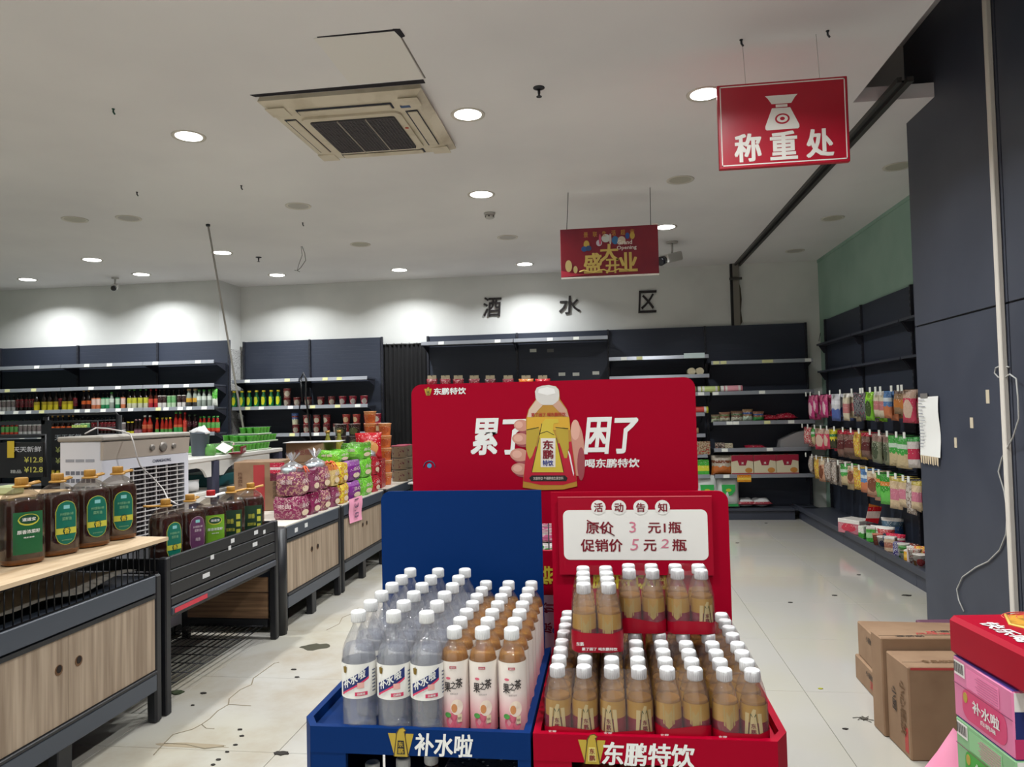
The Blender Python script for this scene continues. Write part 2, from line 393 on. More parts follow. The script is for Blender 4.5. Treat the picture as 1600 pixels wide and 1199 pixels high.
# dark opening with a black curtain between two shelf units
m_black = newmat('black_cloth', (20, 20, 22), .9)
cu = thing('curtain', 'black curtain hanging in the dark gap between two wall shelf units', 'curtain', (-2.8, 10.0, 0))
mb = MB(); N = 60; vs = []
for i in range(N+1):
    x = -3.12+.66*i/N; y = 10.0+.018*math.sin(i*1.1)+.008*math.sin(i*2.7)
    vs += [(x, y, 0.02), (x, y, 2.40)]
mb.add(vs, [(2*i, 2*i+2, 2*i+3, 2*i+1) for i in range(N)], True)
obj('cloth', mb, m_black, cu)
obj('curtain_rod', MB().tube([(-3.12, 10.0, 2.405), (-2.46, 10.0, 2.405)], .012, 8), mat((60, 60, 60), .4, metal=.7), cu)
for i in range(6): obj('ring', MB().tube([(-3.06+.11*i+.0*k, 10.0+.02*math.cos(k*PI/4), 2.405+.02*math.sin(k*PI/4)) for k in range(8)], .003, 5, True), mat((60, 60, 60), .4, metal=.7), cu)

# ------------------------------------------------------------------ downlights
m_lens = mat((255, 255, 250), .5, emit=9); m_trimring = mat((205, 200, 190), .5); m_off = mat((176, 172, 158), .5); m_off2 = mat((176, 172, 166), .6)
def downlight(x, y, lit, label, r=.085, power=1.0, dark=None):
    t = thing('downlight', label, 'ceiling light', (x, y, CEIL), 0, 'round recessed ceiling lights')
    obj('trim_ring', MB().lathe([(r, -.002), (r+.022, -.006), (r+.024, 0), (r, 0)], 28, caps=False), m_trimring, t, world=False)
    obj('lens', MB().lathe([(r, -.003), (r, 0)], 28), m_lens if lit else (dark or m_off2), t, world=False)
    if lit:
        L = bpy.data.lights.new('lamp', 'AREA'); L.shape = 'DISK'; L.size = r*1.8; L.energy = LAMP_W*power; L.color = (.965, .99, 1); L.spread = math.radians(138)
        lo = bpy.data.objects.new('lamp', L); COL.objects.link(lo); lo.parent = t; lo.location = (0, 0, -.012)
XC = [-5.96, -4.33, -2.67, -1.03, .64, 2.33]; YR = [4.5, 6.22, 7.82, 9.35]
LIT = [(731, 179, 'brightly lit recessed ceiling light just right of the air conditioner'), (295, 213, 'lit recessed ceiling light left of the air conditioner'),
       (752, 304, 'lit recessed ceiling light near the smoke detector'), (1101, 147, 'lit recessed ceiling light beside the hanging weighing sign'),
       (1040, 355, 'lit recessed ceiling light just right of the grand opening sign'), (144, 406, 'lit recessed ceiling light left of the white camera at far left'),
       (221, 429, 'lit recessed ceiling light just right of the far left camera'), (347, 395, 'lit recessed ceiling light just right of the thin hanging rod'),
       (433, 430, 'lit recessed ceiling light below the dangling wire'), (624, 422, 'lit recessed ceiling light between the dangling wire and the wall letters'),
       (820, 413, 'lit recessed ceiling light just left of the grand opening sign'), (43, 437, 'lit recessed ceiling light farthest to the left')]
for px, py, lb in LIT:
    p = at_z(px, py, CEIL); downlight(p.x, p.y, True, lb, .095 if py > 250 else .085, power=.66 if p.y > 8.5 else 1)
OFF = [(117, 343, 'unlit yellowish recessed light at far left of the ceiling', 1), (201, 341, 'unlit white ceiling disc next to the yellowish light', 0),
       (466, 322, 'unlit ceiling disc beyond the air conditioner', 0), (563, 382, 'unlit greyish recessed light between the air conditioner and the far wall', 1),
       (793, 371, 'unlit ceiling disc just beyond the smoke detector', 0), (1063, 281, 'unlit recessed light under the weighing sign', 1),
       (1301, 341, 'unlit recessed light nearest the green wall', 1), (1242, 392, 'faint unlit ceiling disc over the back right corner', 0),
       (1403, 260, 'unlit recessed light beside the navy partition', 1)]
for px, py, lb, k in OFF:
    p = at_z(px, py, CEIL); downlight(p.x, p.y, False, lb, .09, dark=m_off if k else None)
# rows of the same grid that lie behind and beside the viewer
for i, x in enumerate(XC[:5]):
    for j, y in enumerate((2.88, 1.25, -.4, -1.9)):
        if j % 2 == 0 and i in (1, 3): continue
        if j == 0 and i == 2: continue
        downlight(x, y, True, ORD[i]+' lit ceiling light from the left in the '+ORD[j]+' row behind the viewpoint', power=.66)
# ------------------------------------------------------------------ ceiling cassette air conditioner
m_ac = newmat('ac_plastic', (206, 196, 176), .45); mix_noise(m_ac, (176, 164, 140), 5, .5, .75)
m_acd = mat((58, 58, 60), .6); m_slot = mat((46, 48, 60), .6)
A0 = Vector((-1.985, 4.03)); aw = .975
ac = thing('air_conditioner', 'cream square ceiling cassette air conditioner with dark mesh grille', 'air conditioner', (-1.5, 4.52, CEIL))
x0, x1, y0, y1 = -1.99, -1.005, 4.03, 5.01
mb = MB(); ring = [(x0, y0), (x1, y0), (x1, y1), (x0, y1)]
def sqr(x0, x1, y0, y1, z): return [(x0, y0, z), (x1, y0, z), (x1, y1, z), (x0, y1, z)]
L = [sqr(x0+.01, x1-.01, y0+.01, y1-.01, CEIL), sqr(x0, x1, y0, y1, CEIL-.03), sqr(x0+.05, x1-.05, y0+.05, y1-.05, CEIL-.062), sqr(x0+.2, x1-.2, y0+.2, y1-.2, CEIL-.07)]
vs = sum(L, []); fs = []
for k in range(3):
    for i in range(4): fs.append((k*4+i, k*4+(i+1) % 4, (k+1)*4+(i+1) % 4, (k+1)*4+i))
fs.append((12, 13, 14, 15)); mb.add(vs, fs); obj('housing', mb, m_ac, ac)
obj('filter_frame', MB().prism(rrect(x0+.18, x1-.18, y0+.18, y1-.18, .05), CEIL-.083, CEIL-.064, 'z'), m_ac, ac)
gr = obj('grille', MB().prism(rrect(x0+.225, x1-.225, y0+.225, y1-.225, .02), CEIL-.089, CEIL-.083, 'z'), m_acd, ac)
mb = MB(); 
for i in range(26): y = y0+.235+i*(.515/25); mb.box(x0+.23, x1-.23, y-.0022, y+.0022, CEIL-.094, CEIL-.088)
for i in range(26): x = x0+.235+i*(.515/25); mb.box(x-.0016, x+.0016, y0+.23, y1-.23, CEIL-.093, CEIL-.088)
obj('mesh_bars', mb, mat((92, 88, 90), .6), gr)
for i in (1, 2): obj('cross_bar', MB().box(x0+.225+.178*i-.004, x0+.225+.178*i+.004, y0+.225, y1-.225, CEIL-.097, CEIL-.088), mat((150, 142, 132), .6), gr)
for (a, b, c, d) in ((x0+.2, x1-.2, y0+.075, y0+.15), (x0+.2, x1-.2, y1-.15, y1-.075), (x0+.075, x0+.15, y0+.2, y1-.2), (x1-.15, x1-.075, y0+.2, y1-.2)):
    s_ = obj('air_slot', MB().box(a, b, c, d, CEIL-.069, CEIL-.0665), m_slot, ac)
    if b-a > d-c: obj('vane', MB().cbox(a+.01, b-.01, c+.012, d-.004, CEIL-.078, CEIL-.069, .003), m_ac, s_)
    else: obj('vane', MB().cbox(a+.012, b-.004, c+.01, d-.01, CEIL-.078, CEIL-.069, .003), m_ac, s_)
obj('energy_sticker', MB().box(x1-.16, x1-.10, y0+.12, y0+.15, CEIL-.0715, CEIL-.069), mat((60, 84, 120), .5), ac)
obj('indicator', MB().disc((x1-.20, y0+.42, CEIL-.086), .012, .012, 10, 'z', .003), mat((190, 90, 70), .5), ac)
for k, (xx, yy) in enumerate(((x0+.09, y0+.09), (x1-.09, y0+.09), (x1-.09, y1-.09), (x0+.09, y1-.09))):
    obj('corner_cover', MB().cbox(xx-.06, xx+.06, yy-.06, yy+.06, CEIL-.070, CEIL-.064, .004), m_ac, ac)
# dark gap and patched access hatch next to it
m_gap = mat((36, 34, 40), .9)
hx = [(-1.38, 3.43), (-.97, 3.44), (-.97, 3.97), (-1.38, 3.97)]
ht = thing('access_hatch', 'square access hatch in the ceiling with dark gaps at its edges', 'hatch', (-1.17, 3.7, CEIL))
obj('hatch_panel', MB().box(-1.40, -.975, 3.445, 3.97, CEIL-.003, CEIL), newmat('patch_white', (222, 219, 214), .8), ht)
obj('gap', MB().prism([(-1.38, 3.435), (-.972, 3.43), (-.968, 3.45), (-1.38, 3.442)], CEIL-.002, CEIL, 'z'), m_gap, ht)
obj('gap', MB().prism([(-.975, 3.44), (-.968, 3.44), (-.962, 3.97), (-.97, 3.97)], CEIL-.002, CEIL, 'z'), mat((120, 114, 108), .9), ht)
obj('chipped_corner', MB().prism([(-.99, 3.425), (-.955, 3.43), (-.95, 3.50), (-.972, 3.51)], CEIL-.005, CEIL, 'z'), m_gap, ht)
tag(obj('ceiling_gap', MB().prism([(-2.02, 4.0), (-.98, 3.985), (-.98, 4.03), (-2.0, 4.03)], CEIL-.003, CEIL, 'z'), m_gap), 'thin dark gap in the ceiling along the near edge of the air conditioner', 'gap')
# ------------------------------------------------------------------ small ceiling fittings
m_gun = mat((60, 62, 66), .5, metal=.5); m_pl = mat((176, 174, 170), .4)
def sprinkler(px, py, lb):
    p = at_z(px, py, CEIL); t = thing('sprinkler_head', lb, 'sprinkler', (p.x, p.y, CEIL))
    obj('escutcheon', MB().lathe([(.034, 0), (.034, -.004), (.012, -.012), (.012, 0)], 16), m_gun, t, world=False)
    mb = MB(); mb.lathe([(.008, -.012), (.008, -.03), (.005, -.05)], 8); obj('stem', mb, m_gun, t, world=False)
    obj('deflector', MB().lathe([(.016, -.052), (.017, -.055)], 12), m_gun, t, world=False)
sprinkler(842, 137, 'dark sprinkler head in the ceiling above the opening sign')
sprinkler(404, 402, 'small dark sprinkler head near the hanging rod')
for i, (px, py, lb) in enumerate(((177, 170, 'green tipped anchor bolt at upper left of the ceiling'), (214, 300, 'small anchor bolt above the yellowish light'),
     (377, 290, 'small ceiling anchor with a scrap of wire below the air conditioner'), (473, 348, 'small anchor bolt above the dangling wire'),
     (1158, 62, 'small ceiling anchor above the weighing sign'), (1293, 48, 'tiny ceiling anchor near the raised bay'))):
    p = at_z(px, py, CEIL); mb = MB(); mb.tube([(0, 0, 0), (0, 0, -.02), (.01, .0, -.035)], .005, 6); mb.lathe([(.009, -.004), (.009, 0)], 8)
    solo('ceiling_anchor', mb, mat((30, 74, 60), .6) if i == 0 else m_gun, lb, 'hook', (p.x, p.y, CEIL), 'ceiling anchors')
p = at_z(765, 333, CEIL); t = thing('smoke_detector', 'white round smoke detector on the ceiling', 'smoke detector', (p.x, p.y, CEIL))
obj('base', MB().lathe([(.055, 0), (.055, -.012), (.05, -.018)], 24), m_pl, t, world=False)
obj('sensor_head', MB().lathe([(.046, -.018), (.044, -.045), (.03, -.055)], 24), m_pl, t, world=False)
for i in range(6): a = 2*PI*i/6; obj('slot', MB().box(-.006, .006, -.046, -.043, -.044, -.03).xf(Matrix.Rotation(a, 4, 'Z')), m_dark, t, world=False)
def cctv(px, py, s, lb, rz):
    p = at_z(px, py, CEIL); t = thing('security_camera', lb, 'camera', (p.x, p.y, CEIL), rz)
    obj('mount', MB().lathe([(.05*s, 0), (.05*s, -.015), (.02*s, -.02)], 18), m_pl, t, world=False)
    obj('arm', MB().tube([(0, 0, -.018), (0, 0, -.07*s), (0, -.01, -.1*s)], .012, 8), m_pl, t, world=False)
    mb = MB(); mb.cbox(-.045*s, .045*s, -.13*s, .09*s, -.17*s, -.095*s, .012); mb.xf(Matrix.Translation((0, 0, -.13*s)) @ Matrix.Rotation(.25, 4, 'X') @ Matrix.Translation((0, 0, .13*s)))
    b = obj('body', mb, m_pl, t, world=False)
    mb = MB(); mb.lathe([(.036*s, 0), (.038*s, .05*s), (.03*s, .06*s)], 18); mb.xf(Matrix.Translation((0, -.125*s, -.17*s)) @ Matrix.Rotation(PI/2+.35, 4, 'X'))
    obj('lens_hood', mb, mat((16, 16, 20), .15), b, world=False)
cctv(180, 434, .9, 'white bullet security camera near the ceiling at far left', .5)
cctv(1050, 378, 1.35, 'white security camera with black lens right of the opening sign', -.7)
p = at_z(472, 385, CEIL); q = at_z(470, 414, CEIL-.35)
mb = MB(); mb.tube([(0, 0, 0), (.03, 0, -.08), (.04, 0, -.16), (-.02, 0, -.24), (-.06, 0, -.27)], .0035, 5); mb.tube([(-.01, 0, 0), (.0, 0, -.1), (-.04, 0, -.2), (-.06, 0, -.27), (-.09, 0, -.265)], .003, 5)
mb.tube([(-.06, 0, -.27), (-.03, 0, -.285)], .003, 5)
solo('dangling_wire', mb, mat((90, 88, 84), .6), 'thin looped wire dangling from the ceiling over the noodle shelves', 'wire', (p.x, p.y, CEIL))
a = at_y(325, 352, 6.66); b = at_y(382, 680, 6.62)
a.z = CEIL
t = thing('hanging_rod', 'long thin pale rod slanting from the ceiling to the green cups', 'rod', a)
obj('rod', MB().tube([a, b], .0095, 8), mat((176, 172, 166), .4), t)
obj('ceiling_clip', MB().lathe([(.02, 0), (.02, -.02)], 10), m_gun, t, world=False)
obj('tip', MB().tube([b+Vector((0, 0, .035)), b+Vector((.005, 0, -.04))], .013, 8), mat((40, 120, 70), .5), t)
# ------------------------------------------------------------------ wall letters
for ch, px, py, w, h, lb in (('酒', 769, 479.5, .25, .27, 'black raised wall character, leftmost of the three'), ('水', 890, 476.5, .29, .25, 'black raised wall character, middle of the three'), ('区', 1012, 471.5, .24, .30, 'black raised wall character, rightmost of the three')):
    p = at_y(px, py, 10.03); vs, fs = text_raw(ch, .035, .02); mb = MB(); mb.add([(u*w+.06*v*h, -d*.6, v*h) for u, v, d in vs], fs)
    solo('wall_character', mb, mat((34, 28, 30), .5), lb, 'sign', (p.x, 10.035, p.z), 'black characters on the back wall')
# ------------------------------------------------------------------ partition fittings
m_conduit = newmat('conduit', (212, 206, 196), .5)
tag(obj('white_conduit', MB().cbox(2.022, 2.049, 4.085, 4.125, 0, 3.85, .004), m_conduit), 'white square conduit running up the navy partition', 'pipe')
t = thing('paper_list', 'long white paper list taped on the navy partition', 'paper', (2.045, 5.05, 1.3))
m_paper = newmat('paper', (226, 226, 222), .8)
mb = MB(); N = 8; vs = []
for i in range(N+1):
    z = 1.475-.385*i/N; b_ = .006*math.sin(i*.9)
    vs += [(2.047-b_*.5-.001, 5.20, z), (2.044-b_*.8-.001, 4.895, z+.004)]
mb.add(vs, [(2*i, 2*i+1, 2*i+3, 2*i+2) for i in range(N)], True); obj('sheet', mb, m_paper, t)
for i in range(8): y = 5.18-.034*i; obj('tear_strip', MB().prism([(y, 1.095), (y-.028, 1.095), (y-.024, 1.045-.006*(i % 2)), (y-.006, 1.045)], 2.036, 2.037, 'x'), mat((196, 178, 150), .8), t)
for i in range(15):
    z = 1.455-.022*i; mb = MB(); rnd = random.Random(i); y = 5.185; w = .05+rnd.random()*.06; mb.box(2.036, 2.0365, y-w, y, z, z+.004)
    obj('written_line', mb, mat((120, 124, 134), .8), t)
obj('tape', MB().box(2.042, 2.043, 5.05, 5.16, 1.468, 1.50), mat((120, 116, 112), .4), t)
for i, (px, py, w, h) in enumerate(((1543, 620, .035, .075), (1518, 661, .035, .06), (1493, 692, .03, .06))):
    p = at_x(px, py, 2.048); solo('sticker_scrap', MB().box(-.001, .001, -w/2, w/2, -h/2, h/2), mat((196, 184, 160), .7), ('upper', 'middle', 'lower')[i]+' beige sticker scrap on the navy partition', 'sticker', (2.0488, p.y, p.z), 'sticker scraps on the partition')
pts = [(1577, 574), (1566, 571), (1556, 575), (1554, 583), (1560, 590), (1570, 590), (1578, 585), (1588, 592), (1591, 625), (1592, 654), (1583, 683), (1566, 715), (1560, 737), (1569, 767), (1574, 800), (1572, 835), (1562, 860), (1544, 878), (1525, 887), (1504, 902), (1495, 921), (1498, 938), (1506, 956)]
mb = MB(); mb.tube([at_x(px, py, 2.012 if 6 <= i <= 10 else 2.042) for i, (px, py) in enumerate(pts)], .0042, 6)
tag(obj('wall_cable', mb, mat((176, 176, 172), .5)), 'thin pale cable looping down the navy partition', 'cable')
# ================================================================== WALL SHELVING
m_rail = newmat('steel_rail', (160, 164, 172), .28, metal=.5); m_shelf = mat((60, 63, 73), .4); m_post = mat((42, 44, 53), .45)
m_tag = mat((222, 224, 216), .7); m_tagy = mat((206, 206, 150), .7)
m_back = newmat('slotted_panel', (46, 52, 66), .55)
def slots(m):
    n, l = nodes(m); tc = n.new('ShaderNodeTexCoord'); sp = n.new('ShaderNodeSeparateXYZ'); l.new(tc.outputs['Object'], sp.inputs[0])
    a = n.new('ShaderNodeMath'); a.operation = 'MULTIPLY'; a.inputs[1].default_value = 1/.05; l.new(sp.outputs['Z'], a.inputs[0])
    f = n.new('ShaderNodeMath'); f.operation = 'FRACT'; l.new(a.outputs[0], f.inputs[0])
    g = n.new('ShaderNodeMath'); g.operation = 'LESS_THAN'; g.inputs[1].default_value = .08; l.new(f.outputs[0], g.inputs[0])
    b = n.new('ShaderNodeBump'); b.inputs['Strength'].default_value = .35; b.inputs['Distance'].default_value = -.002; l.new(g.outputs[0], b.inputs['Height']); l.new(b.outputs[0], n['Principled BSDF'].inputs['Normal'])
slots(m_back)
def shelf_unit(label, loc, rz, L, edges, top, rows, base=(.14, .34), rail=True, slope=0):
    """local frame: x along the wall, -y towards the aisle, back face at y=0"""
    t = thing('wall_shelf_unit', label, 'shelf', loc, rz, 'tall navy wall shelf units')
    for i in range(len(edges)-1):
        a, b = edges[i], edges[i+1]
        obj('back_panel', MB().box(a+.012, b-.012, -.012, 0, .1, top), m_back, t, world=False)
    for i, e in enumerate(edges):
        mb = MB(); mb.cbox(e-.014, e+.014, -.038, .0, 0, top+.004, .002)
        p = obj('upright', mb, m_post, t, world=False)
        mb = MB()
        for k in range(int((top-.2)/.06)): mb.box(e-.004, e+.004, -.0395, -.037, .2+k*.06, .235+k*.06)
        obj('slots', mb, mat((24, 25, 30), .7), p, world=False)
    for (a, b, z, d, tags) in rows:
        s = obj('shelf', MB().box(a, b, -d, -.03, z-.03, z-.008), m_shelf, t, world=False)
        for e in (a+.008, b-.008):
            obj('bracket', MB().prism([(-.03, z-.03), (-.03, z-.13), (-.06, z-.12), (-d+.03, z-.04), (-d+.02, z-.03)], e-.003, e+.003, 'x'), m_post, s, world=False)
        if rail:
            mb = MB(); mb.prism([(-d, z-.045), (-d-.016, z-.04), (-d-.008, z+.004), (-d+.002, z+.006)], a, b, 'x'); obj('price_rail', mb, m_rail, s, world=False)
            for x in tags:
                ww = .075
                obj('price_tag', MB().prism([(-d-.0175, z-.038), (-d-.019, z-.038), (-d-.0115, z+.002), (-d-.010, z+.002)], x-ww/2, x+ww/2, 'x'), m_tag if (int(x*100) % 3) else m_tagy, s, world=False)
    return t
def plinth(t, a, b, d, h=.14, joints=()):
    pl = obj('base_shelf', MB().cbox(a, b, -d-.02, -.0, h-.03, h, .004), m_shelf, t, world=False)
    xs = [a]+list(joints)+[b]
    for i in range(len(xs)-1): obj('kick_panel', MB().box(xs[i]+.002, xs[i+1]-.002, -d, -d+.02, 0, h-.03), m_navy, pl, world=False)
R_ = random.Random(3)
def tg(a, b, n): return [a+(b-a)*(i+.5+R_.uniform(-.3, .3))/n for i in range(n)]
# unit 1 (far left)
E1 = [-9.5, -8.54, -7.34, -6.14, -5.095]
rows = []
for z, nt in ((2.2, 2), (1.89, 2), (1.59, 5), (1.25, 3), (.93, 3), (.58, 3)):
    xs = [-9.5, -8.7, -7.34, -6.14, -5.13]
    for i in range(4): rows.append((xs[i]+.003, xs[i+1]-.003, z, .34, tg(xs[i]+.1, xs[i+1]-.1, nt)))
u1 = shelf_unit('long navy wall shelf unit at far left stocked with sauce bottles', (0, 9.44, 0), 0, 0, E1, 2.49, rows)
plinth(u1, -9.5, -5.1, .36, joints=(-8.7, -7.34, -6.14))
# unit 2
E2 = [-5.19, -4.18, -3.12]; E2 = [-5.17, -4.18, -3.12]
rows = []
for z, nt in ((1.95, 2), (1.575, 3), (1.2, 2), (.85, 2), (.5, 2)):
    rows.append((-5.16, -4.19, z, .38, tg(-5.1, -4.2, nt))); rows.append((-4.17, -3.22, z, .38, tg(-4.1, -3.3, nt)))
u2 = shelf_unit('two-bay navy wall shelf unit holding green bottles and noodle cups', (0, 10.0, 0), 0, 0, E2, 2.515, rows)
plinth(u2, -5.16, -3.13, .38, joints=(-4.18,))
# unit 3
E3 = [-2.46, -1.21, .025, 1.30, 2.58]
rows = [(-2.46, -1.22, 2.385, .38, tg(-2.4, -1.3, 2)), (-1.21, .02, 2.385, .38, tg(-1.1, -.1, 2)),
        (.03, 1.29, 2.10, .38, [.22, .42]), (.03, 1.29, 1.85, .38, []), (.03, 1.29, 1.62, .38, [1.18]), (.03, 1.22, 1.36, .36, []), (.03, 1.22, 1.09, .36, []), (.03, 1.24, .83, .36, []), (.03, 1.26, .57, .36, []),
        (1.32, 2.56, 2.01, .38, [1.38, 1.47, 1.98, 2.04, 2.5]), (1.32, 2.56, 1.62, .38, [1.36, 1.93]), (1.32, 2.56, 1.24, .38, [1.52, 1.60, 1.98, 2.27]), (1.32, 2.50, .90, .38, [1.45, 2.0]), (1.32, 2.52, .57, .38, [1.46]),
        (-2.45, -1.22, 1.5, .38, []), (-1.20, .01, 1.5, .38, []), (-2.45, -1.22, 1.1, .38, []), (-1.20, .01, 1.1, .38, []), (-2.45, -1.22, .7, .38, []), (-1.20, .01, .7, .38, [])]
u3 = shelf_unit('four-bay navy wall shelf unit under the black wall characters', (0, 10.0, 0), 0, 0, E3, 2.50, rows)
plinth(u3, -2.46, 2.28, .38, joints=(-1.21, .03, 1.31))
obj('base_shelf', MB().box(2.29, 2.58, -.36, 0, .11, .14), m_shelf, u3, world=False)
# loose shelf tags on the back panels of unit 3
for i, (px, py) in enumerate(((833, 548), (860, 548), (878, 585), (900, 585), (931, 583))):
    p = at_y(px, py, 9.985); obj('price_tag', MB().box(-.045+p.x, .045+p.x, -.018, -.013, p.z-.022, p.z+.022), m_tag if i != 1 else mat((110, 110, 110), .7), u3, world=False)
mb = MB(); mb.box(.98, 1.24, -.402, -.398, 2.06, 2.125); obj('paper_notice', mb, mat((190, 206, 206), .7), u3, world=False)
# right-hand unit with hooks, facing the aisle (local x runs toward the viewer)
RX_, RY_ = 2.77, 9.70
rows = []
t4 = shelf_unit('navy side wall shelf unit with rows of hanging snack bags', (RX_, RY_, 0), -PI/2, 0, [0, 1.33, 2.66, 3.95], 2.5, [(0.01, 1.32, 2.20, .14, []), (1.34, 2.65, 2.20, .14, []), (0.01, 1.32, 1.86, .14, []), (1.34, 2.65, 1.86, .14, []), (2.67, 3.94, 2.2, .14, []), (2.67, 3.94, 1.86, .14, [])], rail=False)
plinth(t4, -.02, 4.4, .42, joints=(.85, 1.75, 2.65, 3.55))
obj('lip', MB().cbox(-.3, 4.4, -.445, -.42, .11, .165, .004), m_shelf, t4, world=False)
obj('base_shelf_extension', MB().box(3.96, 4.4, -.4, 0, .1, .14), m_shelf, t4, world=False)
for z in (1.50, 1.125, .74): obj('hook_bar', MB().cbox(.0, 3.95, -.06, -.03, z-.015, z+.015, .003), m_post, t4, world=False)
obj('wall_hook_wire', MB().tube([(-.2, -.05, 2.25), (.6, -.25, 2.28)], .004, 5), m_gun, t4, world=False)

# ================================================================== SHELF GOODS
def bottle_small(h, r, glass, label, cap, lab=(.12, .55), neck=.35, mats_extra=None, sq=0):
    mb = MB(); mb.mi = 0
    hn = h*.62
    mb.lathe([(r*.92, 0), (r, .01), (r, h*.5), (r*.9, h*.58), (r*neck*1.25, h*.72), (r*neck, h*.8), (r*neck, h*.93)], 12, sq=sq)
    mb.mi = 1; mb.lathe([(r*1.025, h*lab[0]), (r*1.025, h*lab[1])], 12, caps=False, sq=sq)
    mb.mi = 2; mb.lathe([(r*neck*1.25, h*.9), (r*neck*1.25, h)], 10)
    return mb.mesh('bottle', [glass, label, cap])
def P_(a, b, c, st=2, sd=0): return print_mat(a, b, c, st, sd)
g_dark = mat((28, 14, 12), .12); g_brown = mat((70, 26, 16), .12); g_green = mat((24, 84, 44), .15); g_clear = mat((150, 160, 150), .12); g_red = mat((140, 30, 20), .2)
c_black = mat((26, 26, 26), .4); c_red = mat((176, 30, 34), .4); c_yel = mat((210, 190, 40), .4); c_grn = mat((60, 140, 60), .4); c_wht = mat((225, 225, 222), .4); c_gold = mat((170, 130, 60), .3, metal=.4)
SB = {
 'white': (bottle_small(.235, .031, g_dark, P_((200, 200, 198), (120, 110, 110), (180, 60, 60)), c_black, (.05, .68)), 'dark bottle with a white label', 'white labelled dark bottles'),
 'maroon': (bottle_small(.24, .026, g_dark, P_((120, 26, 34), (90, 20, 30), (70, 24, 24)), c_black, (.25, .7)), 'dark bottle with a maroon label', 'maroon labelled bottles'),
 'yellow': (bottle_small(.30, .036, g_dark, P_((206, 190, 40), (170, 150, 40), (206, 190, 40)), c_gold, (.04, .42), .3), 'tall dark bottle with a low yellow label', 'dark bottles with yellow labels'),
 'amber': (bottle_small(.28, .03, g_dark, P_((60, 22, 18), (200, 90, 40), (60, 22, 18)), c_gold, (.04, .45)), 'slim dark bottle with an orange mark', 'slim dark bottles'),
 'orange': (bottle_small(.235, .03, g_dark, P_((206, 120, 80), (230, 200, 190), (206, 120, 80)), c_black, (.05, .68)), 'dark bottle with an orange label', 'orange labelled bottles'),
 'green': (bottle_small(.235, .03, g_dark, P_((50, 140, 90), (190, 220, 190), (50, 140, 90)), c_black, (.05, .68)), 'dark bottle with a green label', 'green labelled bottles'),
 'cream': (bottle_small(.27, .034, g_dark, P_((200, 200, 170), (190, 190, 60), (90, 90, 60)), c_grn, (.05, .55), .32), 'dark bottle with a cream and yellow label', 'cream labelled bottles'),
 'redl': (bottle_small(.26, .03, g_brown, P_((170, 40, 50), (200, 80, 60), (150, 30, 40)), c_red, (.05, .5)), 'brown bottle with a red label', 'red labelled bottles'),
 'redw': (bottle_small(.255, .028, g_dark, P_((220, 215, 210), (60, 40, 40), (200, 70, 70)), c_black, (.05, .66)), 'dark bottle with white label and red edges', 'white and red labelled bottles'),
 'pale': (bottle_small(.25, .03, g_dark, P_((190, 215, 180), (110, 170, 110), (190, 215, 180)), c_black, (.05, .66)), 'dark bottle with a pale green label', 'pale green labelled bottles'),
 'clear': (bottle_small(.235, .03, g_clear, P_((110, 190, 110), (215, 225, 215), (60, 170, 60)), c_grn, (.4, .62), .5), 'clear bottle with green top', 'clear bottles with green tops'),
 'jar': (bottle_small(.25, .036, g_clear, P_((60, 60, 60), (210, 160, 60), (40, 40, 44)), mat((190, 160, 120), .4), (.05, .5), .6), 'tan capped jar with dark label', 'tan capped jars'),
 'ylw2': (bottle_small(.17, .026, g_dark, P_((210, 200, 50), (60, 40, 50), (210, 200, 50)), c_yel, (.0, .25), .6), 'small jar with yellow cap and label', 'small yellow jars'),
 'prune': (bottle_small(.2, .028, g_dark, P_((150, 110, 120), (90, 50, 60), (150, 110, 120)), mat((160, 120, 120), .4), (.0, .35), .45), 'small dark bottle with mauve label', 'small mauve labelled bottles'),
 'ketch': (bottle_small(.25, .034, g_red, P_((150, 40, 30), (180, 90, 60), (140, 30, 24)), c_wht, (.15, .5), .4), 'big red sauce bottle with white cap', 'big red sauce bottles'),
 'chili': (bottle_small(.215, .026, g_red, P_((80, 150, 70), (170, 60, 40), (70, 140, 60)), c_yel, (.03, .35), .5), 'green labelled chili bottle with yellow cap', 'chili bottles with yellow caps'),
 'tallrg': (bottle_small(.29, .03, g_red, P_((60, 150, 80), (190, 90, 60), (190, 60, 50)), c_grn, (.03, .4), .45), 'tall red sauce bottle with green top', 'tall red and green bottles'),
 'slimr': (bottle_small(.28, .026, g_red, P_((190, 90, 70), (190, 60, 50), (190, 150, 60)), c_red, (.03, .6), .45), 'slim red sauce bottle with red cap', 'slim red bottles'),
 'darkr': (bottle_small(.25, .03, g_dark, P_((150, 40, 60), (60, 20, 30), (160, 50, 70)), mat((50, 70, 50), .4), (.35, .62), .45), 'dark red bottle with pink band', 'dark red bottles with pink bands'),
 'rg': (bottle_small(.22, .028, g_red, P_((200, 70, 50), (90, 160, 80), (210, 90, 70)), c_grn, (.1, .62), .5), 'red bottle with red and green label', 'red and green labelled bottles'),
 'oil': (bottle_small(.27, .04, mat((190, 170, 60), .2), P_((40, 120, 60), (220, 210, 60), (40, 120, 60)), c_yel, (.1, .4), .4), 'yellow oil bottle with yellow cap', 'yellow oil bottles'),
 'lemon': (bottle_small(.235, .038, mat((20, 96, 52), .2), P_((30, 120, 70), (210, 214, 40), (24, 100, 60), 0), c_yel, (.08, .62), .5), 'green bottle with round yellow label and yellow cap', 'green bottles with yellow labels'),
}
CNT = {}
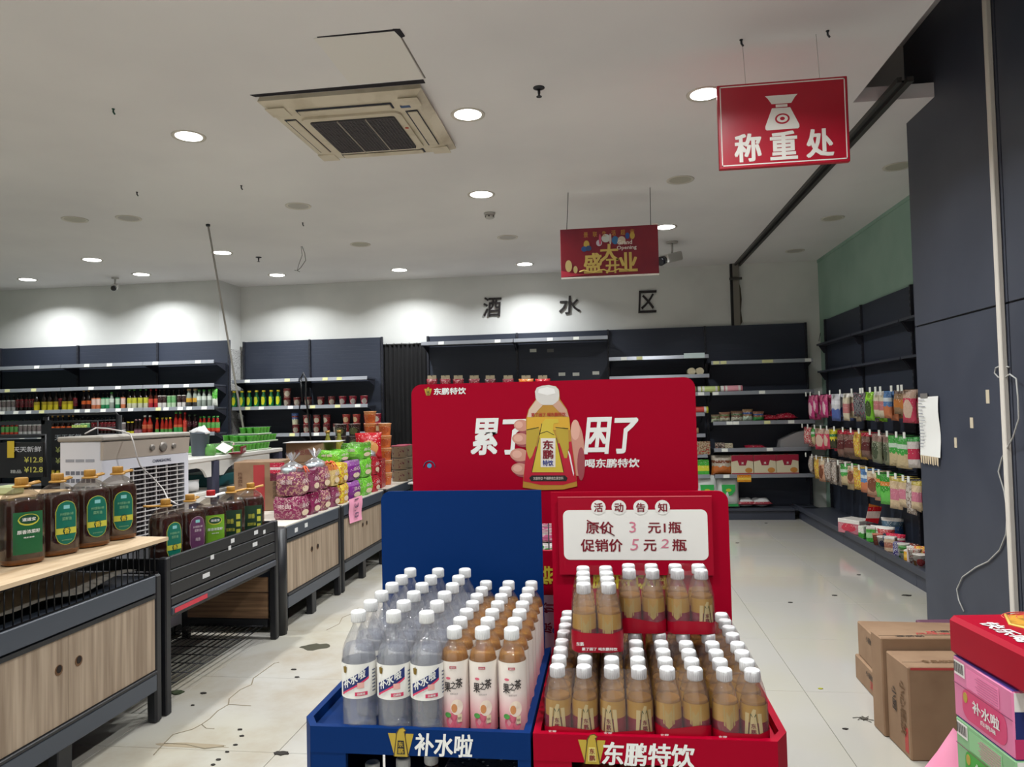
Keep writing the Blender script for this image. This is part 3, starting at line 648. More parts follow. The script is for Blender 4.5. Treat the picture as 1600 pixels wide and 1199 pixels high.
def put(kind, x, y, z, where, row):
    me, desc, grp = SB[kind]
    k = (kind, row); CNT[k] = CNT.get(k, 0)+1
    o = bpy.data.objects.new('lemon_drink_bottle' if kind == 'lemon' else ('oil_bottle' if kind == 'oil' else 'sauce_bottle'), me); COL.objects.link(o)
    o.location = (x, y, z); o.rotation_euler = (0, 0, R_.uniform(-.3, .3))
    o['category'] = 'bottle'; o['group'] = grp+' '+where; o['_n'] = CNT[k]; o['_d'] = desc; o['_w'] = where
    PUTS.setdefault((kind, where), []).append(o)
PUTS = {}
ROW1 = [('white', [0, 7, 14, 21]), ('maroon', [28, 34.5, 41, 47.5, 53]), ('yellow', [58.5, 69.5, 78.5, 88, 101, 111]), ('maroon', [94.5, 118]), ('amber', [131, 139]),
        ('orange', [147, 154]), ('green', [161, 168]), ('clear', [175]), ('green', [183.5]), ('orange', [193]), ('cream', [202.5, 210.5, 219, 228]), ('redl', [236, 244]), ('redw', [250.5, 257]),
        ('pale', [264.5, 272]), ('redw', [280, 287.5]), ('jar', [296, 305]), ('clear', [311.5, 319, 327])]
for k, xs in ROW1:
    for px in xs:
        p = at_y(px, 625, 9.17); put(k, p.x, 9.17+R_.uniform(-.01, .01), 1.583, 'on the upper sauce shelf', 1)
ROW2 = [('amber', [83, 90, 98.5, 107, 114]), ('white', [120, 126]), ('pale', [130, 137]), ('maroon', [145, 152, 159, 165, 172, 178]), ('redw', [185]), ('white', [193]), ('ylw2', [200.5, 207]),
        ('prune', [213, 219]), ('ketch', [226.5, 235]), ('chili', [245, 253.5, 260, 267]), ('tallrg', [275.5, 282]), ('slimr', [289]), ('darkr', [297, 305.5]), ('rg', [313, 320, 327, 334, 340])]
for k, xs in ROW2:
    for px in xs:
        p = at_y(px, 660, 9.17); put(k, p.x, 9.17+R_.uniform(-.01, .01), 1.243, 'on the lower sauce shelf', 2)
for k, xs, z in (('rg', [5, 12, 19, 26], 1.243), ('white', [33, 40, 47, 54, 61], 1.243)):
    for px in xs: p = at_y(px, 660, 9.17); put(k, p.x, 9.17, z, 'at the left end of the lower sauce shelf', 3)
for px in (75, 83, 91, 99): p = at_y(px, 738, 9.17); put('oil', p.x, 9.17, .573, 'on the bottom shelf beyond the air cooler', 4)
for px in (366, 378.3, 389.7, 401, 412, 424, 435): p = at_y(px, 620, 9.70); put('lemon', p.x, 9.70, 1.568, 'on the noodle shelf', 5)
for (kind, where), L_ in PUTS.items():
    L_.sort(key=lambda o: o.location.x)
    for i, o in enumerate(L_):
        d = o['_d']
        lab = d+' '+where
        if len(L_) > 1: lab = ORD[i]+' '+lab+', counted from the left'
        w = lab.split()
        o['label'] = lab if len(w) <= 16 else ORD[i]+' '+d+' '+where.replace('on the ', 'on ').replace('at the ', 'at ')
        for q in ('_n', '_d', '_w'): del o[q]
        if len(L_) == 1: del o['group']
# jars with red lids further down and cartons behind the price boards
def seq(items, mk, label, cat, group):
    for i, (x, y, z) in enumerate(items):
        o = bpy.data.objects.new(mk[0], mk[1]); COL.objects.link(o); o.location = (x, y, z)
        tag(o, (ORD[i]+' '+label) if len(items) > 1 else label, cat, group if len(items) > 1 else None)
jar = MB(); jar.lathe([(.036, 0), (.038, .01), (.038, .08), (.032, .095)], 14); jar.mi = 1; jar.lathe([(.0385, .02), (.0385, .065)], 14, caps=False); jar.mi = 2; jar.lathe([(.036, .095), (.036, .12)], 14)
jar_me = jar.mesh('jar', [mat((110, 30, 20), .2), P_((200, 120, 60), (150, 30, 30), (200, 150, 90), 2), c_red])
seq([(at_y(px, 700, 9.15).x, 9.15, .923) for px in (284, 292, 300)], ('chili_jar', jar_me), 'red lidded jar on the shelf between cooler and bucket, from left', 'jar', 'red lidded jars')
seq([(at_y(px, 745, 9.15).x, 9.15, .573) for px in (285, 297)], ('chili_jar', jar_me), 'red jar seen under the white display table', 'jar', 'red jars under the white table')
bx = MB(); bx.cbox(-.055, .055, -.03, .03, 0, .2, .004)
seq([(at_y(px, 712, 9.12).x, 9.12, .923) for px in (60, 78, 93, 108)], ('tea_carton', bx.mesh('carton', P_((120, 160, 40), (190, 190, 60), (50, 90, 40), 2))), 'yellow-green carton on the third shelf behind the price boards, from left', 'box', 'yellow-green cartons')
seq([(at_y(px, 665, 9.10).x, 9.06, 1.243) for px in (122, 133)], ('small_carton', MB().cbox(-.05, .05, -.02, .02, 0, .14, .003).mesh('carton', P_((190, 206, 110), (90, 120, 60), (150, 180, 80), 3))), 'pale green carton standing before the dark bottles', 'box', 'pale green cartons')
m_pouch = P_((80, 170, 60), (220, 225, 215), (80, 170, 60), 1)
p = at_y(333.5, 625, 9.17); solo('drink_pouch', pillow(.07, .24, .05, 4), m_pouch, 'green and white pouch at the right end of the upper sauce shelf', 'pouch', (p.x+.02, 9.17, 1.583), rz=.3)
# noodle cups
def cup_mesh(mm, h=.1, r=.05, lidm=None):
    c = MB(); c.lathe([(r*.74, 0), (r*.78, .006), (r*.97, h*.93), (r, h*.94), (r, h*.98), (r*.94, h)], 16); c.mi = 1; c.lathe([(r*.95, h), (r*.6, h+.0015)], 16)
    return c.mesh('noodle_cup', [mm, lidm or mat((206, 196, 180), .4)])
cupA = cup_mesh(P_((150, 110, 100), (200, 190, 170), (120, 40, 40), 0, 1), .125, .053)
cupB = cup_mesh(P_((150, 40, 46), (200, 190, 170), (110, 30, 36), 0, 2), .125, .053)
cupC = cup_mesh(P_((170, 30, 60), (210, 200, 190), (150, 30, 50), 0, 3), .125, .053)
cupD = cup_mesh(P_((160, 50, 50), (210, 180, 140), (180, 60, 50), 0, 4), .125, .055)
cupW = cup_mesh(P_((60, 90, 150), (210, 210, 180), (120, 40, 40), 1, 4), .16, .05)
n_ = [0]
def cups(lst, where, grp):
    for i, (px, z, me) in enumerate(lst):
        p = at_y(px, 640, 9.72); o = bpy.data.objects.new('noodle_cup', me); COL.objects.link(o); o.location = (p.x, 9.72+R_.uniform(-.008, .008), z); o.rotation_euler = (0, 0, R_.uniform(-.5, .5))
        tag(o, ORD[i]+' '+where, 'cup', grp)
cups([(449, 1.568, cupA), (464.5, 1.568, cupA), (482, 1.568, cupA)], 'pale noodle cup right of the green bottles, counted from the left', 'pale noodle cups')
cups([(449, 1.694, cupA)], 'pale noodle cup stacked on another beside the green bottles', 'pale noodle cups')
cups([(501.5, 1.568, cupB), (518.5, 1.568, cupB), (536, 1.568, cupC), (552, 1.568, cupC), (569, 1.568, cupC)], 'red noodle cup on the upper cup shelf, counted from the left', 'red noodle cups')
cups([(x, 1.193, m_) for x, m_ in ((462, cupB), (479, cupB), (495, cupB), (510.5, cupB), (525.5, cupB), (541, cupD), (557, cupD), (574, cupD), (590, cupD))], 'noodle cup in the bottom layer of the lower cup shelf, from left', 'lower noodle cups')
cups([(x, 1.319, m_) for x, m_ in ((479, cupB), (495, cupB), (510.5, cupB), (541, cupD), (557, cupD), (574, cupC), (590, cupC))], 'noodle cup in the second layer of the lower cup shelf, from left', 'upper layer noodle cups')
cups([(461, 1.319, cupW)], 'blue and white noodle cup atop a red one at the shelf left', 'blue cups')
# small red jar group under the lower cup shelf
jr = MB(); jr.lathe([(.045, 0), (.047, .07), (.03, .09)], 14); jr.mi = 1; jr.lathe([(.04, .07), (.04, .09)], 14)
jr_me = jr.mesh('jar', [P_((190, 40, 40), (220, 200, 190), (60, 120, 60), 3, 5), c_red]); jg_me = jr.mesh('jar', [P_((50, 130, 60), (200, 60, 50), (60, 120, 60), 3, 5), c_grn])
seq([(at_y(px, 685, 9.7).x, 9.7, 1.0-.157) for px in (452, 467, 482)], ('pickle_jar', jr_me), 'red pickle jar behind the cardboard boxes, from left', 'jar', 'red pickle jars')
p = at_y(480, 685, 9.7)
t = thing('shelf_hook_strip', 'thin black hanging strip in front of the noodle shelves', 'hook strip', at_y(476, 595, 9.588))
mb = MB(); mb.tube([at_y(470, 592, 9.588), at_y(474, 583, 9.588), at_y(478, 592, 9.588), at_y(478, 620, 9.588), at_y(486, 690, 9.588)], .012, 6); obj('strip', mb, c_black, t)
mb = MB(); mb.tube([at_y(470, 592, 9.588), at_y(472, 628, 9.59)], .007, 6); obj('cord', mb, c_black, t)
# ---- unit 3 goods
roll = MB(); roll.mi = 0; roll.lathe([(.043, 0), (.045, .004), (.045, .246), (.043, .25)], 20); 
def lay_x(mb): mb.xf(Matrix.Rotation(PI/2, 4, 'Y')); return mb
def roll_x(c1, c2, seed):
    mb = MB(); mb.lathe([(.041, 0), (.043, .006), (.043, .264), (.041, .27)], 18); mb.xf(Matrix.Rotation(PI/2, 4, 'Y')); mb.v = [(x, y, z+.043) for x, y, z in mb.v]
    m = bpy.data.materials.new('roll_print'); m.use_nodes = True; n, l = nodes(m)
    tc = n.new('ShaderNodeTexCoord'); sp = n.new('ShaderNodeSeparateXYZ'); l.new(tc.outputs['Generated'], sp.inputs[0]); cr = n.new('ShaderNodeValToRGB'); cr.color_ramp.interpolation = 'CONSTANT'
    e = cr.color_ramp.elements; e[0].color = C3((206, 206, 200)); e[1].position = .14; e[1].color = C3(c1)
    for pos, c in ((.2, (215, 215, 205)), (.3, c2), (.8, (210, 205, 200)), (.9, c1)): q = e.new(pos); q.color = C3(c)
    l.new(sp.outputs['X'], cr.inputs[0]); l.new(cr.outputs[0], n['Principled BSDF'].inputs['Base Color']); return mb.mesh('roll', m)
for i, (x, c1, c2, lb) in enumerate(((.86, (120, 130, 90), (170, 170, 160), 'grey-green'), (1.145, (150, 160, 70), (190, 205, 130), 'pale green'), (1.43, (190, 120, 130), (214, 150, 160), 'pale pink'))):
    o = bpy.data.objects.new('noodle_packet', roll_x(c1, c2, i)); COL.objects.link(o); o.location = (x, 9.66, 1.613); tag(o, 'horizontal '+lb+' roll of dried noodles on the third shelf', 'packet', 'rolls on the third shelf')
o = bpy.data.objects.new('noodle_packet', roll_x((190, 190, 60), (196, 70, 60), 5)); COL.objects.link(o); o.location = (1.0, 9.68, 1.353); tag(o, 'yellow and red noodle roll just right of the red header', 'packet')
o = bpy.data.objects.new('noodle_packet', roll_x((150, 120, 90), (190, 160, 120), 6)); COL.objects.link(o); o.location = (.87, 9.68, 1.083); tag(o, 'tan noodle roll just right of the red header', 'packet')
rm = MB(); rm.mi = 0; rm.lathe([(.048, 0), (.048, .25)], 22, caps=True); rm.mi = 1
for k in range(4): rm.lathe([(.044-.01*k, -.001), (.042-.01*k, -.001)], 20, caps=False)
rm.xf(Matrix.Rotation(-PI/2, 4, 'X')); rm.v = [(x, y, z+.048) for x, y, z in rm.v]
rme = rm.mesh('paper_roll', [mat((196, 186, 156), .7), mat((150, 140, 116), .8)])
for i, x in enumerate((1.075, 1.18)):
    o = bpy.data.objects.new('paper_roll', rme); COL.objects.link(o); o.location = (x, 9.63, 1.843); tag(o, ('left', 'right')[i]+' cream paper roll seen end-on on the second shelf', 'roll', 'cream paper rolls')
# packs on bay 4, z 1.24
def goods(specs):
    for nm, lb, cat, px, pz, w, h, tk, style, c1, c2, c3, kind, seed in specs:
        p = at_y(px, 660, 9.68)
        if kind == 'bag': mb = pillow(w, h, tk, seed)
        elif kind == 'flat': mb = pillow(w, tk*1.4, h, seed); mb.xf(Matrix.Rotation(-PI/2+.1, 4, 'X')); z0 = min(v[2] for v in mb.v); mb.v = [(v[0], v[1], v[2]-z0) for v in mb.v]
        else: mb = MB().cbox(-w/2, w/2, -tk/2, tk/2, 0, h, .006)
        solo(nm, mb, P_(c1, c2, c3, style, seed), lb, cat, (p.x, 9.70, pz), rz=R_.uniform(-.1, .1))
T_ = 1.233
goods([('snack_packet', 'leftmost small green and brown packet on the red packs shelf', 'packet', 1119, T_, .12, .10, .08, 1, (120, 100, 80), (190, 200, 170), (90, 110, 60), 'bag', 1),
 ('snack_packet', 'brown topped pale packet second from left on the red packs shelf', 'packet', 1133, T_, .14, .13, .08, 1, (130, 90, 70), (200, 200, 176), (90, 110, 60), 'bag', 2),
 ('snack_packet', 'brown and cream packet third from left on the red packs shelf', 'packet', 1152, T_, .15, .14, .08, 1, (110, 80, 60), (206, 206, 186), (70, 100, 60), 'bag', 3),
 ('snack_packet', 'blue banded packet in the middle of the red packs shelf', 'packet', 1169, T_, .13, .16, .08, 1, (140, 110, 80), (190, 210, 190), (40, 70, 130), 'bag', 4),
 ('snack_packet', 'green bottomed packet left of the flat red packs', 'packet', 1186, T_, .14, .13, .08, 1, (130, 90, 70), (70, 150, 80), (60, 80, 130), 'bag', 5),
 ('red_packet', 'left one of the flat red packs on the shelf', 'packet', 1206, T_, .24, .07, .16, 3, (170, 30, 50), (140, 20, 40), (200, 120, 120), 'flat', 6),
 ('red_packet', 'right one of the flat red packs on the shelf', 'packet', 1231, T_, .26, .09, .16, 3, (180, 34, 60), (150, 24, 46), (200, 120, 120), 'flat', 7),
 ('small_box', 'small dark box at the left of the nearly empty shelf', 'box', 1124, .893, .12, .08, .08, 3, (70, 50, 50), (190, 180, 160), (150, 60, 60), 'box', 8),
 ('small_box', 'small pale box at the left of the nearly empty shelf', 'box', 1137, .893, .11, .07, .08, 3, (196, 186, 160), (150, 140, 110), (120, 60, 50), 'box', 9),
 ('red_packet', 'single flat red packet on the nearly empty shelf', 'packet', 1180, .893, .26, .03, .12, 3, (170, 30, 60), (150, 24, 46), (200, 120, 120), 'flat', 10),
 ('nut_bag', 'clear topped orange bag of nuts beside the gift boxes', 'bag', 1126, .563, .27, .25, .12, 1, (176, 166, 150), (196, 110, 50), (110, 60, 40), 'bag', 11),
 ('green_box', 'green box right beside the red header on the lower shelf', 'box', 1094, .563, .18, .2, .12, 2, (70, 170, 60), (210, 210, 60), (60, 150, 50), 'box', 12),
 ('tan_box', 'upper brown printed box right beside the red header', 'box', 1095, .823, .2, .17, .14, 3, (170, 150, 120), (120, 90, 70), (190, 60, 60), 'box', 13),
 ('flour_bag', 'small white bag lying left on the bottom shelf', 'bag', 1163, .143, .22, .1, .16, 2, (210, 210, 208), (160, 60, 70), (200, 200, 200), 'flat', 16),
 ('flour_bag', 'small white bag lying right on the bottom shelf', 'bag', 1188, .143, .25, .1, .16, 2, (214, 214, 212), (150, 60, 70), (200, 200, 200), 'flat', 17)])
# rice bags with a green emblem
for i, px in enumerate((1104, 1137)):
    p = at_y(px, 770, 9.72); t = thing('rice_bag', ('left', 'right')[i]+' upright white rice bag with green emblem on the bottom shelf', 'bag', (p.x, 9.72, .143), 0, 'white rice bags')
    obj('sack', pillow(.29, .42-.03*i, .15, 20+i), mat((206, 210, 206), .4), t, world=False)
    mb = MB(); mb.prism([(-.085, .30), (.085, .30), (.08, .22), (.04, .17), (0, .155), (-.04, .17), (-.08, .22)], -.083, -.079); obj('emblem', mb, mat((50, 170, 80), .4), t, world=False)
    obj('emblem_centre', MB().disc((0, .23, -.085), .035, .02, 14), mat((190, 190, 60), .4), t, world=False)
    obj('green_hem', MB().box(-.12, .12, -.05, -.04, .02, .05), mat((50, 150, 80), .5), t, world=False)
# three red and cream gift boxes
gb = None
for i, px in enumerate((1159, 1194, 1229)):
    p = at_y(px, 730, 9.68)
    if gb is None:
        gb = thing('gift_box', '', 'box', (0, 0, 0), 0, 'red and cream gift boxes'); w = .134
        obj('carton', MB().cbox(-w, w, -.06, .06, 0, .25, .004), mat((206, 196, 166), .5), gb, world=False)
        obj('red_top', MB().prism([(-w-.0005, .25), (-w-.0005, .17), (-w*.45, .185), (-w*.3, .12), (w*.3, .12), (w*.45, .185), (w+.0005, .17), (w+.0005, .251)], -.0615, -.060), mat((150, 28, 54), .4), gb, world=False)
        obj('handle', MB().cbox(-.03, .03, -.01, .01, .25, .262, .003), mat((120, 24, 44), .4), gb, world=False)
        obj('red_base', MB().box(-w-.0005, w+.0005, -.0615, -.06, 0, .025), mat((150, 28, 54), .4), gb, world=False)
        obj('food_photo', MB().disc((w*.55, .06, -.0625), .045, .032, 16), mat((190, 130, 60), .5), gb, world=False)
        mb = MB(); text_mb(mb, '米', (0, -.0625, .15), .03, .03, bold=.03); obj('lettering', mb, mat((230, 225, 215), .5), gb, world=False); o = gb
    else: o = dup(gb)
    o.location = (p.x, 9.68, .563); o['label'] = ('left', 'middle', 'right')[i]+' red and cream gift box on the lower shelf'
p = at_y(1163, 748, 9.59); solo('shelf_sign', MB().cbox(-.085, .085, -.003, .003, -.045, .045, .001), P_((214, 140, 30), (230, 190, 70), (200, 110, 20), 2), 'orange price card hanging below the gift boxes', 'sign', (p.x, 9.60, p.z))
p = at_y(1248, 688, 9.55)
mb = MB(); mb.prism([(-.2, 0), (.16, 0), (.2, .05), (.15, .22), (.02, .2), (-.19, .1)], -.1, .1); bmt = bpy.data.materials
solo('plastic_bag', mb, clear_mat('clear_bag', (200, 205, 200), .15, .35, .2), 'crumpled clear plastic bag at the right end of the shelf', 'bag', (p.x, 9.76, .893))
# small dark packets hung just above the header
for i, (px, c) in enumerate(((675, (120, 20, 34)), (696, (120, 20, 34)), (716, (120, 20, 34)), (741, (110, 24, 34)), (766, (90, 30, 36)), (794, (120, 30, 44)), (822, (210, 110, 30)), (848, (200, 24, 40)))):
    p = at_y(px, 592, 9.72)
    t = thing('hanging_packet', ORD[i]+' small packet hanging above the red header, counted from the left', 'packet', (p.x, 9.72, p.z-.2), 0, 'packets hanging above the header')
    w = .15 if i < 6 else .20
    obj('pouch', pillow(w, .2, .05, 30+i), P_(c, (220, 210, 205), c, 2, i), t, world=False)
    obj('header_card', MB().box(-.06, .06, -.003, .003, .19, .245), mat((170, 156, 130), .6), t, world=False)
    obj('hook', MB().tube([(0, .25, .235), (0, -.03, .235), (0, -.04, .25)], .004, 5), m_gun, t, world=False)
# ---- hanging snack bags on the side wall (local: along the wall toward the viewer)
PAL = [((190, 60, 120), (230, 190, 200), (200, 90, 130)), ((200, 200, 205), (80, 100, 160), (220, 220, 225)), ((206, 196, 170), (190, 120, 120), (230, 225, 215)), ((110, 110, 112), (50, 52, 60), (190, 90, 120)),
       ((120, 190, 40), (60, 80, 40), (150, 210, 60)), ((90, 130, 180), (200, 120, 80), (200, 210, 215)), ((150, 120, 90), (190, 120, 60), (110, 90, 80)), ((190, 30, 50), (225, 215, 205), (200, 50, 60)),
       ((200, 60, 90), (210, 180, 160), (190, 160, 140)), ((210, 196, 40), (60, 60, 40), (60, 120, 70)), ((120, 90, 80), (90, 40, 40), (170, 30, 50)), ((200, 140, 70), (220, 200, 50), (190, 170, 140)),
       ((120, 124, 100), (70, 80, 60), (150, 120, 110)), ((70, 160, 70), (200, 180, 140), (190, 210, 190)), ((205, 195, 190), (190, 50, 80), (60, 150, 70)), ((190, 180, 170), (110, 80, 60), (215, 210, 205)),
       ((200, 150, 120), (120, 70, 50), (210, 190, 160)), ((60, 150, 50), (100, 190, 80), (210, 130, 60)), ((210, 185, 150), (200, 120, 140), (190, 170, 80))]
def hangbag(k, w, h, lb, n=2):
    t = thing('snack_bag', lb, 'snack bag', (0, 0, 0), 0, None); a, b, c = PAL[k % len(PAL)]
    return t, a, b, c
BAGM = {}
def bag_me(k, w, h):
    key = (k, w, h)
    if key not in BAGM: 
        mb = pillow(w, h, .045, k*3+1, 6, 7); mb.v = [(x, y, z-h) for x, y, z in mb.v]; BAGM[key] = mb.mesh('bag', P_(*PAL[k], k % 4, k))
    return BAGM[key]
hk_me = MB().tube([(0, .30, .012), (0, -.035, .012), (0, -.045, .028)], .0035, 5).mesh('hook', m_gun)
tg_me = MB().box(-.022, .022, -.052, -.048, .0, .05).mesh('tag', m_tag)
ROWS = [('top', 1.535, [(1274, 0, 0), (1296, 0, 0), (1281, 0, 1), (1313, 1, 0), (1330, 2, 0), (1349, 3, 0), (1363, 3, 0), (1379, 2, 2), (1388, 2, 2), (1357+10, 4, 0), (1396, 5, 0), (1414, 6, 2), (1425, 6, 2), (1431, 8, 0)], .31),
        ('middle', 1.15, [(1266, 7, 1), (1275, 13, 1), (1286, 8, 0), (1296, 8, 0), (1306, 9, 1), (1318, 10, 0), (1332, 10, 0), (1345, 11, 0), (1358, 10, 0), (1376, 12, 0), (1391, 12, 0), (1404, 13, 0), (1419, 13, 0), (1432, 14, 0)], .30),
        ('lower', .80, [(1270, 15, 1), (1280, 11, 1), (1287, 16, 0), (1296, 15, 0), (1306, 15, 0), (1322, 13, 0), (1334, 16, 2), (1345, 11, 2), (1356, 5, 0), (1368, 16, 0), (1379, 17, 2), (1388, 17, 0), (1403, 18, 0), (1415, 18, 0), (1427, 15, 0), (1436, 18, 1)], .29)]
cam_rows = 0
for rn, z, lst, hh in ROWS:
    xs = sorted(lst, key=lambda q: q[0])
    for i, (px, k, sz) in enumerate(xs):
        p = at_x(px, 650, 2.47); y = p.y; h = hh*(.92, .82, .75)[sz]; w = (.2, .15, .17)[sz]
        t = thing('snack_bag_hook', ORD[i]+' hook of snack bags in the '+rn+' row on the side wall, from the back', 'display hook', (2.42, y, z), -PI/2, 'hooks of the '+rn+' row')
        o = bpy.data.objects.new('hook', hk_me); COL.objects.link(o); o.parent = t
        o = bpy.data.objects.new('price_tag', tg_me); COL.objects.link(o); o.parent = t; o['label'] = 'white price tag'
        for j in range(3):
            b = bpy.data.objects.new('snack_bag', bag_me(k, w, h)); COL.objects.link(b)
            ry = -PI/2+R_.uniform(-.25, .25)+.25; b.scale = (R_.uniform(.62, .98), 1.1, R_.uniform(.82, 1.06))
            b.location = (2.42+.012+.055*j, y+R_.uniform(-.006, .006), z+.010); b.rotation_euler = (0, R_.uniform(-.05, .05), ry)
            tag(b, ('front', 'middle', 'rear')[j]+' bag on '+ORD[i]+' hook of the '+rn+' row, from the back', 'snack bag', 'snack bags of the '+rn+' row')
# clutter of small cups and boxes on the side unit base
CL = [(1337, 828, 'box', .26, .14, .2, (190, 120, 130), (200, 60, 80), 'pink see-through box'), (1352, 850, 'box', .07, .12, .1, (215, 220, 205), (70, 150, 60), 'white and green carton'), (1362, 848, 'box', .08, .14, .08, (80, 180, 70), (190, 230, 180), 'bright green pack'),
      (1372, 856, 'cup', .09, .1, .09, (196, 120, 90), (210, 60, 60), 'orange cup'), (1381, 864, 'cup', .1, .1, .1, (210, 205, 200), (60, 70, 120), 'white cup'), (1390, 862, 'cup', .1, .12, .1, (90, 120, 150), (210, 210, 205), 'blue and white cup'),
      (1393, 872, 'box', .09, .13, .07, (206, 180, 150), (170, 110, 90), 'tan carton'), (1404, 874, 'box', .07, .11, .08, (70, 60, 130), (200, 200, 220), 'violet carton'), (1412, 868, 'cup', .09, .12, .09, (120, 190, 80), (225, 230, 215), 'lime green cup'),
      (1414, 880, 'cup', .08, .1, .08, (90, 170, 90), (220, 225, 215), 'green cup'), (1421, 886, 'box', .06, .09, .06, (220, 160, 40), (240, 200, 90), 'orange box'), (1430, 886, 'cup', .1, .12, .1, (220, 216, 208), (170, 60, 50), 'white and red cup'),
      (1441, 894, 'cup', .09, .1, .09, (216, 206, 200), (200, 80, 80), 'pale pink cup'), (1400, 852, 'bag', .18, .13, .1, (200, 40, 70), (190, 160, 180), 'pink snack bag'), (1385, 845, 'bag', .16, .16, .1, (170, 60, 60), (40, 90, 110), 'red and teal snack bag'),
      (1420, 862, 'bag', .18, .1, .1, (130, 60, 50), (90, 40, 40), 'brown snack bag'), (1372, 842, 'bag', .14, .15, .08, (110, 190, 90), (210, 225, 200), 'green snack bag'), (1433, 870, 'bag', .16, .1, .1, (90, 110, 160), (210, 200, 190), 'blue snack bag'),
      (1395, 833, 'bag', .2, .2, .09, (80, 110, 130), (50, 90, 140), 'dotted blue bag'), (1442, 876, 'bag', .12, .14, .08, (220, 170, 60), (200, 60, 50), 'yellow snack bag'), (1426, 874, 'box', .08, .13, .05, (215, 200, 195), (200, 60, 50), 'leaning white carton'), (1436, 903, 'cup', .08, .09, .08, (225, 220, 210), (180, 120, 60), 'cream cup')]
for i, (px, py, kd, w, h, tk, c1, c2, lb) in enumerate(CL):
    p = at_z(px, py+4, .145); x = min(max(p.x, 2.42), 2.66); q = at_x(px, py, x); y = q.y
    if kd == 'box': mb = MB().cbox(-w/2, w/2, -tk/2, tk/2, 0, h, .005)
    elif kd == 'cup': mb = MB(); mb.lathe([(w*.38, 0), (w*.5, h*.93), (w*.53, h*.94), (w*.53, h)], 14)
    else: mb = pillow(w, h, tk, 60+i, 6, 6)
    solo('snack_'+{'box': 'carton', 'cup': 'cup', 'bag': 'pouch'}[kd], mb, P_(c1, c2, (225, 220, 212), i % 4, i), lb+' in the clutter on the low ledge', {'box': 'box', 'cup': 'cup', 'bag': 'bag'}[kd], (x, y, .1405), rz=R_.uniform(-.6, .2)-.5)
p = at_x(1362, 815, 2.5); mb = MB().cbox(-.06, .06, -.002, .002, 0, .17, .001); mb.xf(Matrix.Rotation(.25, 4, 'Y'))
solo('red_card', mb, P_((200, 30, 40), (225, 200, 190), (210, 120, 50), 2), 'upright red card sticking out of the pink box', 'card', (2.5, p.y, .285))
# ================================================================== PROMOTIONAL DISPLAYS
m_red = newmat('display_red', (154, 0, 34), .5, spec=.1); m_blue = newmat('display_blue', (4, 42, 96), .5, spec=.1); m_wht = mat((228, 226, 220), .5)
m_gold = mat((176, 150, 50), .4); m_goldd = mat((120, 96, 30), .4); m_txt = mat((226, 226, 222), .5); m_dkr = mat((120, 16, 34), .5)
def emblem(parent, c, s, world=True, bend=None, blk=False, sub=None):
    """winged gold emblem about 1.1 s tall: two wings, a body with a turned head, dark seal text"""
    cx, cy, cz = c
    def tr(pts): return [(cx+x*s, cz+z*s) for x, z in pts]
    mb = MB(); mb.mi = 0
    mb.prism(tr([(-.55, .38), (-.22, .38), (-.17, -.1), (-.26, -.5), (-.30, -.5)]), cy-.0010, cy-.0004)
    mb.prism(tr([(.22, .38), (.55, .38), (.30, -.5), (.26, -.5), (.17, -.1)]), cy-.0010, cy-.0004)
    mb.prism(tr([(-.15, .38), (-.06, .56), (.1, .60), (.2, .52), (.12, .46), (.15, .38), (.28, -.56), (-.28, -.56)]), cy-.0018, cy-.0013)
    mb.mi = 2
    mb.prism(tr([(-.19, .42), (-.06, .60), (.12, .64), (.24, .52), (.17, .45), (.19, .38), (.33, -.56), (-.33, -.56)]), cy-.0013, cy-.0008)
    mb.mi = 1
    mb.prism(tr([(-.13, .10), (.13, .10), (.17, -.46), (-.17, -.46)]), cy-.0024, cy-.0018)
    o = obj('emblem', mb, [m_gold, mat((36, 34, 36), .5) if not blk else mat((206, 190, 110), .5), mat((84, 66, 20), .5)], parent, world)
    mb = MB(); text_mb(mb, '东', (cx, cy-.0028, cz-.04*s), .22*s, .22*s, bold=.03); text_mb(mb, '鹏', (cx, cy-.0028, cz-.31*s), .24*s, .22*s, bold=.03)
    if sub is None: obj('emblem_text', mb, m_gold if not blk else m_dkr, parent, world)
    return o
def lettering(parent, s, c, w, h, m, bold=.03, shear=0, name='lettering', up=(0, 0, 1), right=(1, 0, 0), world=True):
    mb = MB(); text_mb(mb, s, c, w, h, right=right, up=up, bold=bold, shear=shear); return obj(name, mb, m, parent, world)
